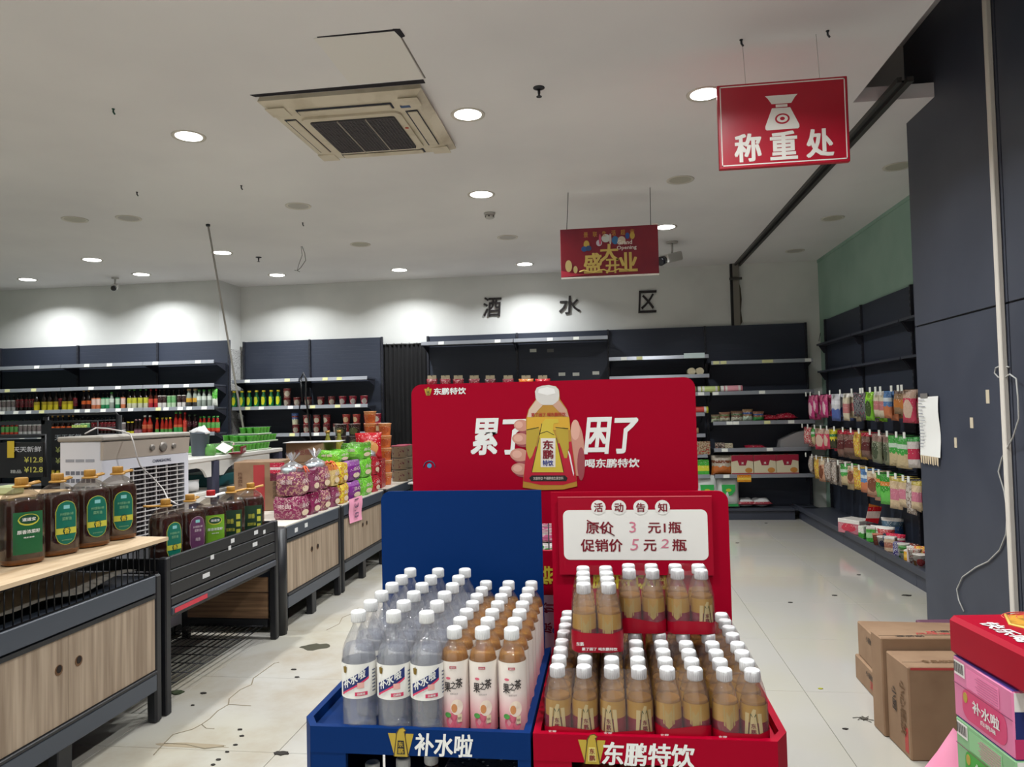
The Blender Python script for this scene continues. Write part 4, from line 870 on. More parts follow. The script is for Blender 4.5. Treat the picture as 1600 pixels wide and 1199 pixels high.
def tray_stand(label, x0, x1, yf, yb, ztop, zt, m, chl, chr_, panel, ptop):
    """floor-standing display: deep tray with a chamfered front corner, tall rounded back panel, windows below"""
    t = thing('display_stand', label, 'display stand', ((x0+x1)/2, (yf+yb)/2, 0)); c = .016
    # outline of the tray in plan
    ol = [(x0+(.03 if chl else 0), yf), (x1-(.03 if chr_ else 0), yf)]
    ol += [(x1, yf+.05)] if chr_ else []
    ol += [(x1, yb), (x0, yb)] + ([(x0, yf+.05)] if chl else [])
    n = len(ol); walls = []
    cx = sum(p[0] for p in ol)/n; cy = sum(p[1] for p in ol)/n
    inn = []
    for i in range(n):
        p0, p1, p2 = Vector(ol[i-1]), Vector(ol[i]), Vector(ol[(i+1) % n]); d1 = (p1-p0).normalized(); d2 = (p2-p1).normalized()
        n1 = Vector((-d1.y, d1.x)); n2 = Vector((-d2.y, d2.x)); k = (n1+n2); k = k/max(1e-6, k.length); inn.append(p1+k*(c/max(.3, k.dot(n1))))
    obj('tray_floor', MB().prism([tuple(q) for q in inn], zt-.008, zt, 'z'), m, t)
    for i in range(n):
        j = (i+1) % n; nm = 'front_panel' if i == 0 else 'side_panel'
        if abs(ol[i][1]-yb) < 1e-6 and abs(ol[j][1]-yb) < 1e-6: continue
        zb = ztop-.060 if i == 0 else 0
        mb = MB(); mb.prism([ol[i], ol[j], tuple(inn[j]), tuple(inn[i])], zb, ztop, 'z'); obj(nm, mb, m, t)
    # front face below the tray: two posts and rails round open windows
    fx0, fx1 = ol[0][0], ol[1][0]
    for a, b in ((fx0, fx0+.085), (fx1-.03, fx1)): obj('front_post', MB().box(a, b, yf+.001, yf+.016, .0, ztop-.060), m, t)
    obj('cross_rail', MB().box(fx0+.085, fx1-.03, yf+.001, yf+.016, .30, .345), m, t)
    obj('bottom_rail', MB().box(fx0+.085, fx1-.03, yf+.001, yf+.016, 0, .08), m, t)
    obj('lower_shelf', MB().box(x0+.02, x1-.02, yf+.02, yb-.02, .34, .35), m, t)
    if panel:
        pt = rrect(panel[0], panel[1], 0, ptop, .03, corners=(0, 0, panel[3], panel[2])); obj('back_panel', MB().prism(pt, yb+.002, yb+.014), m, t)
    return t
ZT, ZF = .728, .705
bs = tray_stand('blue display stand with deep tray of drinks', -.74, -.193, 1.668, 2.27, ZT, ZF, m_blue, True, False, (-.722, -.212, 1, 0), 1.205)
emblem(bs, (-.492, 1.668, .697), .055); lettering(bs, '补水啦', (-.392, 1.668, .695), .135, .052, m_txt, .045, .1)
rs = tray_stand('red display stand with deep tray of shrink wrapped drinks', -.187, .372, 1.668, 2.27, ZT, ZF, m_red, False, True, (-.182, .348, 0, 1), 1.198)
emblem(rs, (-.056, 1.668, .697), .055, blk=True); lettering(rs, '东鹏特饮', (.067, 1.668, .690), .20, .052, m_txt, .045, .1)
# window of the stand shows bottles stored underneath
# notice card fixed on the red back panel
nt = thing('notice_card', 'white price notice with red characters on the red panel', 'sign', (.07, 2.262, 1.1))
Y0 = 2.258
obj('card', MB().box(-.160, .298, Y0, Y0+.006, .95, 1.185), mat((156, 3, 36), .35, spec=.2), nt)
obj('white_field', MB().prism(rrect(-.145, .284, .995, 1.145, .018), Y0-.001, Y0), m_wht, nt)
for ch, px in (('活', 935), ('动', 967), ('告', 1001), ('知', 1035)):
    p = at_y(px, 793, Y0); d = obj('white_disc', MB().disc((p.x, p.z, Y0-.0022), .022, .022, 20, 'y', .001), m_wht, nt)
    lettering(d, ch, (p.x, Y0-.0024, p.z), .027, .027, m_dkr, .03)
def nt_txt(s, x0, x1, y0, y1, m, b=.03, shear=0):
    p = at_y((x0+x1)/2, (y0+y1)/2, Y0-.0012); q = at_y(x0, y0, Y0); r = at_y(x1, y1, Y0); lettering(nt, s, (p.x, Y0-.0012, p.z), r.x-q.x, abs(q.z-r.z)-.002, m, b, shear)
m_pen = mat((206, 120, 140), .6)
nt_txt('原价', 915, 959, 815, 835, m_dkr); nt_txt('元1瓶', 1012, 1065, 815, 834, m_dkr); nt_txt('促销价', 907, 973, 842, 863, m_dkr); nt_txt('元', 1005, 1026, 843, 862, m_dkr); nt_txt('瓶', 1050, 1073, 842, 862, m_dkr)
nt_txt('3', 983, 994, 815, 833, m_pen, .0); nt_txt('5', 986, 998, 842, 861, m_pen, .0, .2); nt_txt('2', 1033, 1046, 842, 857, m_pen, .0, .2)
a = at_y(917, 813, Y0-.002); b = at_y(960, 837, Y0-.002); obj('strike_line', MB().tube([a, b], .0016, 5), m_dkr, nt)
obj('fold_line', MB().box(-.160, .298, Y0-.0008, Y0, 1.183, 1.186), mat((214, 90, 100), .3), nt)
# printed yellow headline low on the red back panel
lettering(rs, '东鹏特饮', (0.0, 2.271, .935), .24, .06, mat((196, 180, 50), .5), .04, 0, 'yellow_lettering')
emblem(rs, (.145, 2.271, .945), .07, blk=True)

# ------------------------------------------------------------------ red header board
hd = thing('header_board', 'large red header board with drink bottle picture and white slogan', 'display board', (-.19, 2.45, 0))
HY = 2.45
obj('board', MB().prism(rrect(-.665, .283, 1.155, 1.548, .035), HY, HY+.018), m_red, hd)
obj('left_post', MB().box(-.64, -.6, HY+.02, HY+.05, 0, 1.4), m_red, hd); obj('right_post', MB().box(.2, .24, HY+.02, HY+.05, 0, 1.4), m_red, hd)
# lower back board with a cut-out window, seen between the two panels
mb = MB(); mb.box(-.30, -.252, HY, HY+.018, .0, 1.155); mb.box(-.178, -.1, HY, HY+.018, .0, 1.155); mb.box(-.252, -.178, HY, HY+.018, 1.075, 1.155); mb.box(-.252, -.178, HY, HY+.018, .0, .985)
obj('lower_board', mb, m_red, hd)
obj('side_card', MB().box(-.248, -.184, HY-.006, HY-.001, .60, .84), mat((200, 198, 196), .5), hd)
lettering(hd, '价', (-.216, HY-.007, .80), .035, .05, m_dkr, .03, up=(-1, 0, 0), right=(0, 0, 1)); lettering(hd, '原', (-.225, HY-.007, .735), .035, .045, m_dkr, .03, up=(-1, 0, 0), right=(0, 0, 1))
obj('blue_seal', MB().disc((-.192, .725, HY-.0075), .010, .010, 12), mat((70, 130, 180), .5), hd)
lettering(hd, '特', (-.213, HY-.001, .905), .06, .06, mat((190, 176, 50), .5), .05, up=(-1, 0, 0), right=(0, 0, 1), name='yellow_lettering')
def hp(px, py): p = at_y(px, py, HY); return (p.x, p.z)
def htxt(s, x0, x1, y0, y1, m, b=.05, shear=0, name='lettering', lay=.0006, tilt=.0):
    p = at_y((x0+x1)/2, (y0+y1)/2, HY); k = HY/FPX; return lettering(hd, s, (p.x, HY-lay, p.z), (x1-x0)*k*1.01, (y1-y0)*k, m, b, shear, name)
htxt('累了', 737, 822, 653, 711, m_txt, .06, .12); htxt('困了', 916, 994, 652, 709, m_txt, .06, .12)
htxt('喝东鹏特饮', 915, 998, 717, 731, m_txt, .05, .1); htxt('东鹏特饮', 677, 729, 606, 617, m_txt, .05, .1)
emblem(hd, (hp(669, 612)[0], HY, hp(669, 612)[1]), .024)
sl = obj('health_logo', MB().disc((*hp(671, 728), HY-.001), .008, .008, 14), mat((60, 140, 180), .5), hd)
obj('logo_arc', MB().tube([(hp(671, 728)[0]+.02*math.cos(a), HY-.001, hp(671, 728)[1]-.006+.022*math.sin(a)) for a in [PI*i/8 for i in range(9)]], .0016, 4), mat((50, 90, 120), .5), hd)
# printed picture: a hand holding a bottle (flat layers of print)
def flat(name, pts, m, lay, par=None): return obj(name, MB().prism([hp(x, y) for x, y in pts], HY-lay-.0004, HY-lay), m, par or hd)
pic = flat('bottle_picture', [(838, 612), (842, 605), (855, 602), (869, 604), (874, 611), (875, 624), (886, 640), (890, 655), (893, 690), (899, 730), (902, 760), (880, 765), (845, 766), (817, 762), (818, 745), (823, 705), (822, 655), (826, 640), (837, 625)], mat((176, 130, 50), .35), .0022)
m_skin = mat((196, 140, 122), .5); m_skin2 = mat((214, 164, 146), .5); m_skin3 = mat((150, 70, 76), .5)
def ell(name, x, y, rx, ry, m, lay, rot=0, par=None):
    pts = []
    for i in range(22): a = 2*PI*i/22; c, s = rx*math.cos(a), ry*math.sin(a); pts.append((x+c*math.cos(rot)-s*math.sin(rot), y+c*math.sin(rot)+s*math.cos(rot)))
    return flat(name, pts, m, lay, par)
hand = ell('hand_picture', 901, 702, 12, 42, m_skin, .0012, -.03)
ell('thumb_light', 899, 672, 7, 16, m_skin2, .0016, 0, hand); ell('palm_shade', 908, 725, 6, 26, m_skin3, .0016, 0, hand)
for (x, y, rx, ry) in ((815, 665, 12, 9), (814, 686, 14, 9), (812, 711, 15, 10), (813, 733, 14, 9)):
    ell('finger_shade', x+4, y+4, rx, ry, m_skin3, .0010, .1, hand); ell('finger', x, y, rx, ry, m_skin, .0014, .1, hand); ell('fingertip', x-4, y-1, rx*.5, ry*.6, m_skin2, .0018, 0, hand)
flat('cap_picture', [(837, 622), (836, 612), (839, 606), (847, 603), (858, 602), (868, 604), (873, 609), (874, 618), (873, 626), (864, 633), (848, 633), (840, 629)], mat((206, 202, 196), .5), .0028, pic)
flat('cap_light', [(841, 614), (842, 608), (855, 605), (866, 608), (868, 615), (855, 618)], mat((228, 226, 222), .5), .0032, pic)
flat('shoulder_picture', [(838, 625), (827, 640), (824, 652), (832, 652), (842, 640), (848, 634)], mat((206, 180, 160), .5), .0030, pic); flat('shoulder_picture', [(873, 625), (885, 640), (889, 652), (880, 650), (870, 640), (864, 634)], mat((190, 150, 130), .5), .0030, pic)
flat('amber_band', [(824, 652), (889, 652), (891, 672), (823, 672)], mat((206, 160, 50), .4), .0028, pic)
flat('red_skirt', [(823, 700), (893, 690), (896, 715), (901, 752), (880, 758), (845, 758), (818, 752), (820, 728)], mat((176, 16, 44), .4), .0028, pic)
flat('wing_picture', [(823, 671), (835, 668), (842, 669), (843, 676), (838, 694), (832, 712), (828, 718), (825, 712), (822, 700)], m_gold, .0034, pic)
flat('wing_picture', [(869, 669), (882, 668), (888, 672), (889, 700), (886, 716), (882, 716), (877, 700), (868, 676)], m_gold, .0034, pic)
flat('body_picture', [(843, 684), (847, 662), (852, 655), (872, 655), (873, 661), (865, 662), (864, 672), (869, 684), (881, 738), (831, 738)], mat((200, 176, 60), .4), .0036, pic)
for a_, b_ in (((843, 678), (855, 674)), ((855, 674), (866, 680)), ((847, 662), (843, 680)), ((869, 684), (881, 738)), ((843, 684), (831, 738)), ((823, 672), (842, 668)), ((868, 668), (888, 670))):
    p, q = hp(*a_), hp(*b_); obj('outline', MB().tube([(p[0], HY-.0042, p[1]), (q[0], HY-.0042, q[1])], .0010, 4), mat((50, 50, 30), .5), pic)
flat('name_field', [(845, 685), (868, 685), (868, 730), (845, 730)], mat((220, 214, 206), .5), .0042, pic)
for s, y0, y1, m in (('东', 688, 702, m_dkr), ('鹏', 703, 717, m_dkr), ('特饮', 719, 728, mat((50, 60, 130), .5))):
    lettering(pic, s, (hp(856.5, (y0+y1)/2)[0], HY-.0052, hp(856.5, (y0+y1)/2)[1]), .036, (y1-y0)*.00213, m, .05)
flat('black_strip', [(827, 747), (831, 743), (883, 743), (887, 747), (885, 752), (830, 752)], mat((34, 26, 26), .5), .0036, pic)
lettering(pic, '东鹏特饮 牛磺酸维生素饮料', (hp(857, 747.5)[0], HY-.0046, hp(857, 747.5)[1]), .10, .010, mat((190, 180, 170), .5), .02)
lettering(pic, '累了困了 喝东鹏特饮', (hp(857, 648)[0], HY-.0036, hp(857, 648)[1]), .115, .013, mat((170, 50, 30), .5), .03)
flat('white_glint', [(887, 702), (891, 710), (897, 740), (896, 744), (891, 722)], mat((225, 220, 220), .4), .0034, pic)
# wire basket with pink and green packets glimpsed through the cut-out window
wb = thing('wire_basket', 'wire basket of packets glimpsed between the blue and red panels', 'basket', (-.32, 3.35, 0))
mb = MB(); 
for i in range(9): x = -.52+.05*i; mb.tube([(x, 3.2, .62), (x, 3.2, 1.02)], .003, 5)
for z in (.62, .82, 1.02): mb.tube([(-.52, 3.2, z), (-.12, 3.2, z)], .003, 5)
obj('wires', mb, m_gun, wb); obj('floor_tray', MB().box(-.52, -.12, 3.2, 3.5, .60, .61), m_gun, wb)
for x in (-.51, -.13):
    for y in (3.21, 3.49): obj('leg', MB().box(x-.01, x+.01, y-.01, y+.01, 0, .62), m_gun, wb)
for i, (z, c1, c2) in enumerate(((.612, (60, 170, 70), (225, 225, 220)), (.742, (226, 226, 222), (70, 180, 90)), (.872, (206, 110, 150), (225, 190, 200)))):
    mb = MB().cbox(-.19, .19, -.12, .12, 0, .125, .01); solo('packet_stack_carton', mb, P_(c1, c2, (210, 210, 205), 3, i), ('lowest green', 'middle white and green', 'topmost pink')[i]+' carton in the basket seen between the panels', 'box', (-.32, 3.35, z))

# ------------------------------------------------------------------ bottles in the trays
pet = clear_mat('clear_plastic', (254, 254, 255), .05, .035, .04, .35)
m_water = clear_mat('water', (250, 251, 254), .06, .17, .03, .3, (226, 230, 240)); m_cap = newmat('white_cap', (226, 226, 226), .35)
def cap_mb(r, z0, z1, n=28):
    mb = MB(); vs = []
    mb.lathe([(r, z0), (r, z1-.002), (r*.92, z1), (r*.5, z1), (r*.48, z1-.0006)], n)
    for i in range(n): a = 2*PI*i/n; mb.box(r-.0004, r+.0007, -.0008, .0008, z0+.002, z1-.003); 
    k = len(mb.v)-8*n
    for i in range(n):
        a = 2*PI*i/n; c, s = math.cos(a), math.sin(a)
        for j in range(8): x, y, z = mb.v[k+8*i+j]; mb.v[k+8*i+j] = (x*c-y*s, x*s+y*c, z)
    return mb
# 1 litre water
wb_ = thing('water_bottle', '', 'bottle', (0, 0, 0), 0, 'clear water bottles in the blue tray'); R = .0405
prof = [(.030, 0), (.038, .004), (R, .012), (R*.97, .02), (R, .03), (R*.965, .038), (R, .046), (R*.965, .054), (R, .062), (R*.965, .07), (R, .078), (R, .165), (R*.96, .185), (R*.82, .205), (R*.55, .228), (.0145, .243), (.0135, .252), (.0165, .254), (.0165, .257), (.0128, .259)]
obj('body', MB().lathe(prof, 28), pet, wb_, world=False)
pw_ = [(r*.955, z) for r, z in prof if z < .20]; pw_[0] = (.028, .003); pw_.append((R*.80*.95, .200))
obj('water', MB().lathe(pw_, 24), m_water, wb_, world=False)
lb = MB(); lb.mi = 0; lb.lathe([(R+.0006, .084), (R+.0006, .163)], 28, caps=False); lb.mi = 1
bent(lb, R+.0010, -.036, .034, .093, .118, .55, 10, 1); lb.mi = 2; bent(lb, R+.0012, -.036, .034, .0895, .0945, .55, 10, 1); bent(lb, R+.0010, .0, .030, .0905, .099, 0, 6); 
lb.mi = 3; bent(lb, R+.0014, .006, .022, .108, .121, 0, 6); lb.mi = 4
for i in range(7): bent(lb, R+.0010, .044, .056, .094+.008*i, .097+.008*i, 0, 4)
obj('label', lb, [m_wht, mat((26, 44, 106), .4), mat((206, 60, 96), .4), mat((222, 170, 160), .4), mat((90, 96, 120), .5)], wb_, world=False)
def btxt(parent, items, R, name='lettering'):
    mb = MB(); ms = []
    for s, u, z, w, h, m, b, sh in items:
        if m not in ms: ms.append(m)
        mb.mi = ms.index(m); vs, fs = text_raw(s, b); out = []
        for a, c, d in vs: uu = u+a*w; an = uu/R; out.append((math.sin(an)*(R+d), -math.cos(an)*(R+d), z+c*h+sh*a*w))
        mb.add(out, fs)
    return obj(name, mb, ms, parent, world=False)
btxt(wb_, [('补', -.021, .1205, .020, .024, m_txt, .05, .35), ('水', -.002, .1295, .019, .022, m_txt, .05, .35), ('啦', .017, .1395, .017, .019, m_txt, .05, .35), ('电解质饮料', -.012, .1015, .030, .005, m_txt, .02, .55), ('白桃味', .015, .095, .018, .006, m_txt, .02, 0)], R+.0017)
em = MB(); em.prism([(-.006, .006), (-.002, .006), (-.001, -.006), (-.004, -.007)], 0, .0003); em.prism([(.006, .006), (.002, .006), (.001, -.006), (.004, -.007)], 0, .0003); em.prism([(-.0018, .006), (0, .0085), (.003, .0085), (.0018, .006), (.003, -.008), (-.003, -.008)], -.0003, 0)
em.xf(Matrix.Rotation(-.62, 4, 'Z') @ Matrix.Translation((0, -(R+.0016), .150))); obj('emblem', em, m_goldd, wb_, world=False)
obj('cap', cap_mb(.0172, .252, .277), m_cap, wb_, world=False)
k = 0
COLN = ['left', 'middle', 'right']
for r in range(6):
    for c, x in enumerate((-.607, -.521, -.437)):
        o = wb_ if k == 0 else dup(wb_); k += 1
        o.location = (x+R_.uniform(-.002, .002), 1.716+.093*r if r < 5 else 1.716+.093*r-.0, ZF+.001); o.rotation_euler = (0, 0, .10+R_.uniform(-.06, .06))
        o['label'] = 'clear litre bottle of peach water, %s column, %s row from the front of blue tray' % (COLN[c], ORD[r])
# peach tea
tb = thing('tea_bottle', '', 'bottle', (0, 0, 0), 0, 'peach tea bottles in the blue tray'); R2 = .0325
prof = [(.026, 0), (.031, .004), (R2, .010), (R2, .168), (R2*.93, .182), (R2*.7, .196), (.0145, .207), (.0135, .213), (.0165, .2145), (.0165, .217), (.0128, .219)]
obj('body', MB().lathe(prof, 24), pet, tb, world=False)
m_tea = clear_mat('tea', (250, 218, 150), .04, .30, .03, .25, (226, 160, 70))
obj('tea', MB().lathe([(.025, .002), (R2*.95, .01), (R2*.95, .168), (R2*.88, .181), (R2*.8, .187)], 22), m_tea, tb, world=False)
m_tl = bpy.data.materials.new('tea_label'); m_tl.use_nodes = True; n, l = nodes(m_tl); tc = n.new('ShaderNodeTexCoord'); sp = n.new('ShaderNodeSeparateXYZ'); l.new(tc.outputs['Generated'], sp.inputs[0]); cr = n.new('ShaderNodeValToRGB'); e = cr.color_ramp.elements
e[0].color = C3((206, 120, 130)); e[1].color = C3((226, 218, 208)); q = e.new(.3); q.color = C3((222, 170, 172)); q = e.new(.55); q.color = C3((226, 212, 206)); l.new(sp.outputs['Z'], cr.inputs[0]); l.new(cr.outputs[0], n['Principled BSDF'].inputs['Base Color']); n['Principled BSDF'].inputs['Roughness'].default_value = .35
lb = MB(); lb.lathe([(R2+.0006, .006), (R2+.0006, .166)], 24, caps=False); obj('label', lb, m_tl, tb, world=False)
RR = R2+.0014
lb = MB()
def blob(mb, u, z, ru, rz, R, n=16):
    vs = [(math.sin(u/R)*R, -math.cos(u/R)*R, z)]
    for i in range(n): a = 2*PI*i/n; uu = u+ru*math.cos(a); vs.append((math.sin(uu/R)*R*1.0, -math.cos(uu/R)*R, z+rz*math.sin(a)))
    mb.add(vs, [(0, i+1, (i+1) % n+1) for i in range(n)])
lb.mi = 0; blob(lb, .001, .030, .020, .020, RR); lb.mi = 1; blob(lb, .008, .062, .015, .018, RR+.0002); lb.mi = 2; blob(lb, .002, .060, .007, .010, RR+.0005); lb.mi = 3; blob(lb, -.014, .044, .008, .006, RR+.0006); lb.mi = 4; bent(lb, RR+.0008, .009, .020, .028, .046, 0, 4); lb.mi = 5; bent(lb, RR, -.008, .008, .150, .156, 0, 4)
lb.mi = 0; blob(lb, -.012, .128, .006, .003, RR+.0001)
obj('fruit_picture', lb, [mat((206, 96, 116), .4), mat((232, 214, 196), .4), mat((196, 130, 80), .4), mat((80, 150, 70), .4), mat((226, 206, 170), .4), mat((170, 60, 74), .4)], tb, world=False)
m_ink = mat((46, 40, 40), .5)
btxt(tb, [('果', -.014, .108, .017, .022, m_ink, .02, 0), ('之', .0005, .113, .014, .018, m_ink, .02, 0), ('茶', .0145, .117, .017, .022, m_ink, .02, 0), ('蜜桃乌龙茶', .002, .093, .018, .004, mat((120, 110, 110), .5), 0, 0), ('东鹏饮料', 0, .153, .013, .004, m_txt, 0, 0), ('真实果汁', .0145, .037, .008, .006, m_ink, 0, 0)], RR+.0012)
obj('cap', cap_mb(.0172, .212, .237), m_cap, tb, world=False)
k = 0
for r in range(7):
    for c, x in enumerate((-.376, -.308, -.240)):
        o = tb if k == 0 else dup(tb); k += 1
        o.location = (x+R_.uniform(-.0015, .0015), 1.732+.0775*r, ZF+.001); o.rotation_euler = (0, 0, .06+R_.uniform(-.05, .05))
        o['label'] = 'pink labelled peach tea bottle, %s column, %s row from the front of blue tray' % (COLN[c], ORD[r])
# energy drink packs: bottle part meshes, made once
R3 = .0300
prof = [(.024, 0), (.028, .003), (.0300, .010), (.0298, .03), (.0280, .088), (.0262, .098), (.0225, .112), (.0165, .126), (.0125, .134), (.0122, .142)]
eb = MB().lathe(prof, 20).mesh('bottle', pet)
m_amber = clear_mat('amber_drink', (250, 222, 150), .04, .45, .03, .25, (222, 162, 66))
el = MB().lathe([(.023, .002), (.0285, .010), (.0283, .03), (.0267, .088), (.0255, .094)], 18).mesh('drink', m_amber)
lbm = MB(); rad = lambda z: .0298+(.0280-.0298)*max(0, (z-.03)/.058)
lbm.mi = 0; lbm.lathe([(.0303, .012), (.0303, .03), (rad(.052)+.0004, .052)], 20, caps=False); lbm.mi = 1; lbm.lathe([(rad(.052)+.0004, .052), (rad(.088)+.0004, .088)], 20, caps=False)
m_rl = mat((130, 22, 44), .35); m_kh = mat((182, 140, 62), .3); m_pale = mat((206, 186, 130), .4); m_line = mat((70, 84, 40), .5)
ell_ = lbm.mesh('label', [m_rl, m_kh])
def wingmesh():
    mb = MB()
    def pq(pts, lay):
        c = (sum(p[0] for p in pts)/len(pts), sum(p[1] for p in pts)/len(pts)); P = [c]+pts; vs = []
        for u, z in P: r = rad(z)+.0006+lay; vs.append((math.sin(u/r)*r, -math.cos(u/r)*r, z))
        mb.add(vs, [(0, i+1, (i+1) % len(pts)+1) for i in range(len(pts))])
    mb.mi = 0; pq([(-.018, .072), (-.009, .072), (-.014, .018), (-.021, .022)], .0004); pq([(.018, .072), (.009, .072), (.014, .018), (.021, .022)], .0004)
    pq([(-.004, .074), (0, .082), (.006, .080), (.004, .074), (.012, .014), (.0, .013), (-.012, .014)], .0006)
    mb.mi = 1
    for sx in (-1, 1):
        pts = [(sx*.005, .072), (sx*.0062, .072), (sx*.0138, .014), (sx*.0125, .014)]; pq(pts, .0012); pq([(sx*.002, .066), (sx*.005, .072), (sx*.0055, .069), (sx*.002, .0635)], .0012)
    return mb.mesh('emblem', [m_pale, m_line])
ew = wingmesh()
tm = MB(); 
for s, z in (('东', .046), ('鹏', .033), ('特饮', .023)):
    vs, fs = text_raw(s, .03); tm.add([(math.sin(u*.011/.0315)*(.0315+d), -math.cos(u*.011/.0315)*(.0315+d), z+v*(.011 if len(s) == 1 else .005)) for u, v, d in vs], fs)
et = tm.mesh('lettering', m_dkr)
# back of the label: plain gold text panel
bk = MB(); vs = []
pts = [(-.013, .085), (.013, .085), (.013, .045), (0, .034), (-.013, .045)]
c = (0, .06); P = [c]+pts
bk.add([(math.sin(u/(rad(z)+.0009))*(rad(z)+.0009), -math.cos(u/(rad(z)+.0009))*(rad(z)+.0009), z) for u, z in P], [(0, i+1, (i+1) % 5+1) for i in range(5)])
ebk = bk.mesh('text_panel', mat((176, 150, 84), .4))
ec = cap_mb(.0168, .134, .158, 24).mesh('cap', m_cap)
film = clear_mat('shrink_film', (252, 250, 251), .03, .03, .10, .4, (226, 206, 216))
def pack(loc, rz, xs, ys, label, h=.158, band=.030, rnd=None, txt=True, face=None):
    """shrink-wrapped pack: pack > bottle > drink, label, emblem, cap; film; printed band"""
    t = thing('drink_multipack', label, 'multipack', loc, rz, 'shrink wrapped packs of energy drink'); i = 0
    for y in ys:
        for x in xs:
            b = bpy.data.objects.new('bottle', eb); COL.objects.link(b); b.parent = t; b.location = (x, y, .0015)
            turn = (face[i] if face and i < len(face) else R_.choice((0, 0, 1)))*PI+R_.uniform(-.35, .35); b.rotation_euler = (0, 0, turn)
            for nm, me in (('drink', el), ('label', ell_), ('emblem', ew), ('lettering', et), ('cap', ec)):
                if y != ys[0] and nm == 'lettering': continue
                c = bpy.data.objects.new(nm, me); COL.objects.link(c); c.parent = b
            c = bpy.data.objects.new('text_panel', ebk); COL.objects.link(c); c.parent = b; c.rotation_euler = (0, 0, PI)
            i += 1
    x0, x1 = xs[0]-.0318, xs[-1]+.0318; y0, y1 = ys[0]-.0318, ys[-1]+.0318
    def loop(d, z, rr):
        return [(px, py, z+.0012*math.sin(px*180)) for px, py in rrect(x0+d, x1-d, y0+d, y1-d, max(.004, rr), 4)]
    Ls = [loop(.0, .001, .028), loop(0, .045, .028), loop(.001, .095, .028), loop(.006, .118, .024), loop(.013, .140, .018), loop(.016, h+.0015, .012)]
    mb = MB(); n = len(Ls[0]); vs = sum(Ls, [])
    fs = [(j*n+i, j*n+(i+1) % n, (j+1)*n+(i+1) % n, (j+1)*n+i) for j in range(len(Ls)-1) for i in range(n)]
    mb.add(vs, fs, True); obj('film', mb, film, t, world=False)
    Lb = [loop(-.0006, .001, .0285), [(px, py, band+.006*math.sin(px*55+loc[0]*40)) for px, py, z in loop(-.0006, .0, .0285)]]
    mb = MB(); mb.add(sum(Lb, []), [(i, (i+1) % n, n+(i+1) % n, n+i) for i in range(n)], True); bd = obj('printed_band', mb, mat((150, 5, 32), .35, spec=.3), t, world=False)
    if txt:
        mb = MB(); text_mb(mb, '累了困了 喝东鹏特饮', ((x0+x1)/2+.004, y0-.0012, .010), .085, .0075, bold=.03); text_mb(mb, '东鹏', (x0+.020, y0-.0012, .022), .018, .009, bold=.02)
        obj('lettering', mb, m_txt, bd, world=False)
    return t
XP = [(-.132, -.071), (-.008, .053), (.116, .177), (.241, .302)]
FACE = [[0, 0], [0, 0], [1, 1], [1, 0]]
NAMEP = ['leftmost', 'second', 'third', 'rightmost']
for c, (xa, xb) in enumerate(XP):
    for r in range(2):
        y0 = 1.712+.262*r+.0; cx = (xa+xb)/2; ys = [(-1.5+q)*.0625 for q in range(4)]
        lab = ('%s column front pack' if r == 0 else '%s column rear pack')
        pack((cx, y0+.094+(.0 if r == 0 else .0), ZF+.001), 0, [-.0305, .0305], ys, (lab % NAMEP[c])+' of wrapped energy drinks in the red tray', face=FACE[c] if r == 0 else None, band=(.034, .030, .040, .030)[c])
ZP = ZF+.001+.160
pack((-.045, 1.925, ZP), .04, [-.0305, .0305], [(-1.5+q)*.0625 for q in range(4)], 'wrapped energy drink pack lying on top at the left, nearest the blue panel', face=[1, 1], band=.045)
pack((.074, 2.02, ZP), 0, [-.0305, .0305], [-.031, .031], 'middle wrapped energy drink pack on top of the red tray bottles', face=[1, 1], band=.036, txt=False)
pack((.199, 2.02, ZP), 0, [-.0305, .0305], [-.031, .031], 'right wrapped energy drink pack on top of the red tray bottles', face=[1, 0], band=.036, txt=False)
# bottles on the lower shelf seen through the blue stand's window
for i, x in enumerate((-.605, -.535, -.47)):
    o = dup(tb, (x, 1.80+.03*i, .3505), R_.uniform(-1, 1), ORD[i]+' tea bottle stored on the shelf under the blue tray, from left', 'bottles under the blue tray')
for i, (x, w) in enumerate(((-.34, .16),)):
    solo('drink_carton', MB().cbox(-.1, .1, -.12, .12, 0, .24, .006), P_((120, 110, 116), (150, 60, 70), (90, 86, 90), 2, 9), 'greyish carton under the blue tray', 'box', (-.32, 1.86, .3505))
for i, x in enumerate((-.05, .05, .15, .25)):
    solo('drink_carton', MB().cbox(-.045, .045, -.12, .12, 0, .2, .005), P_((170, 120, 50), (150, 20, 40), (190, 170, 120), 2, i), ORD[i]+' carton under the red tray, from left', 'box', (x, 1.86, .3505), 'cartons under the red tray')
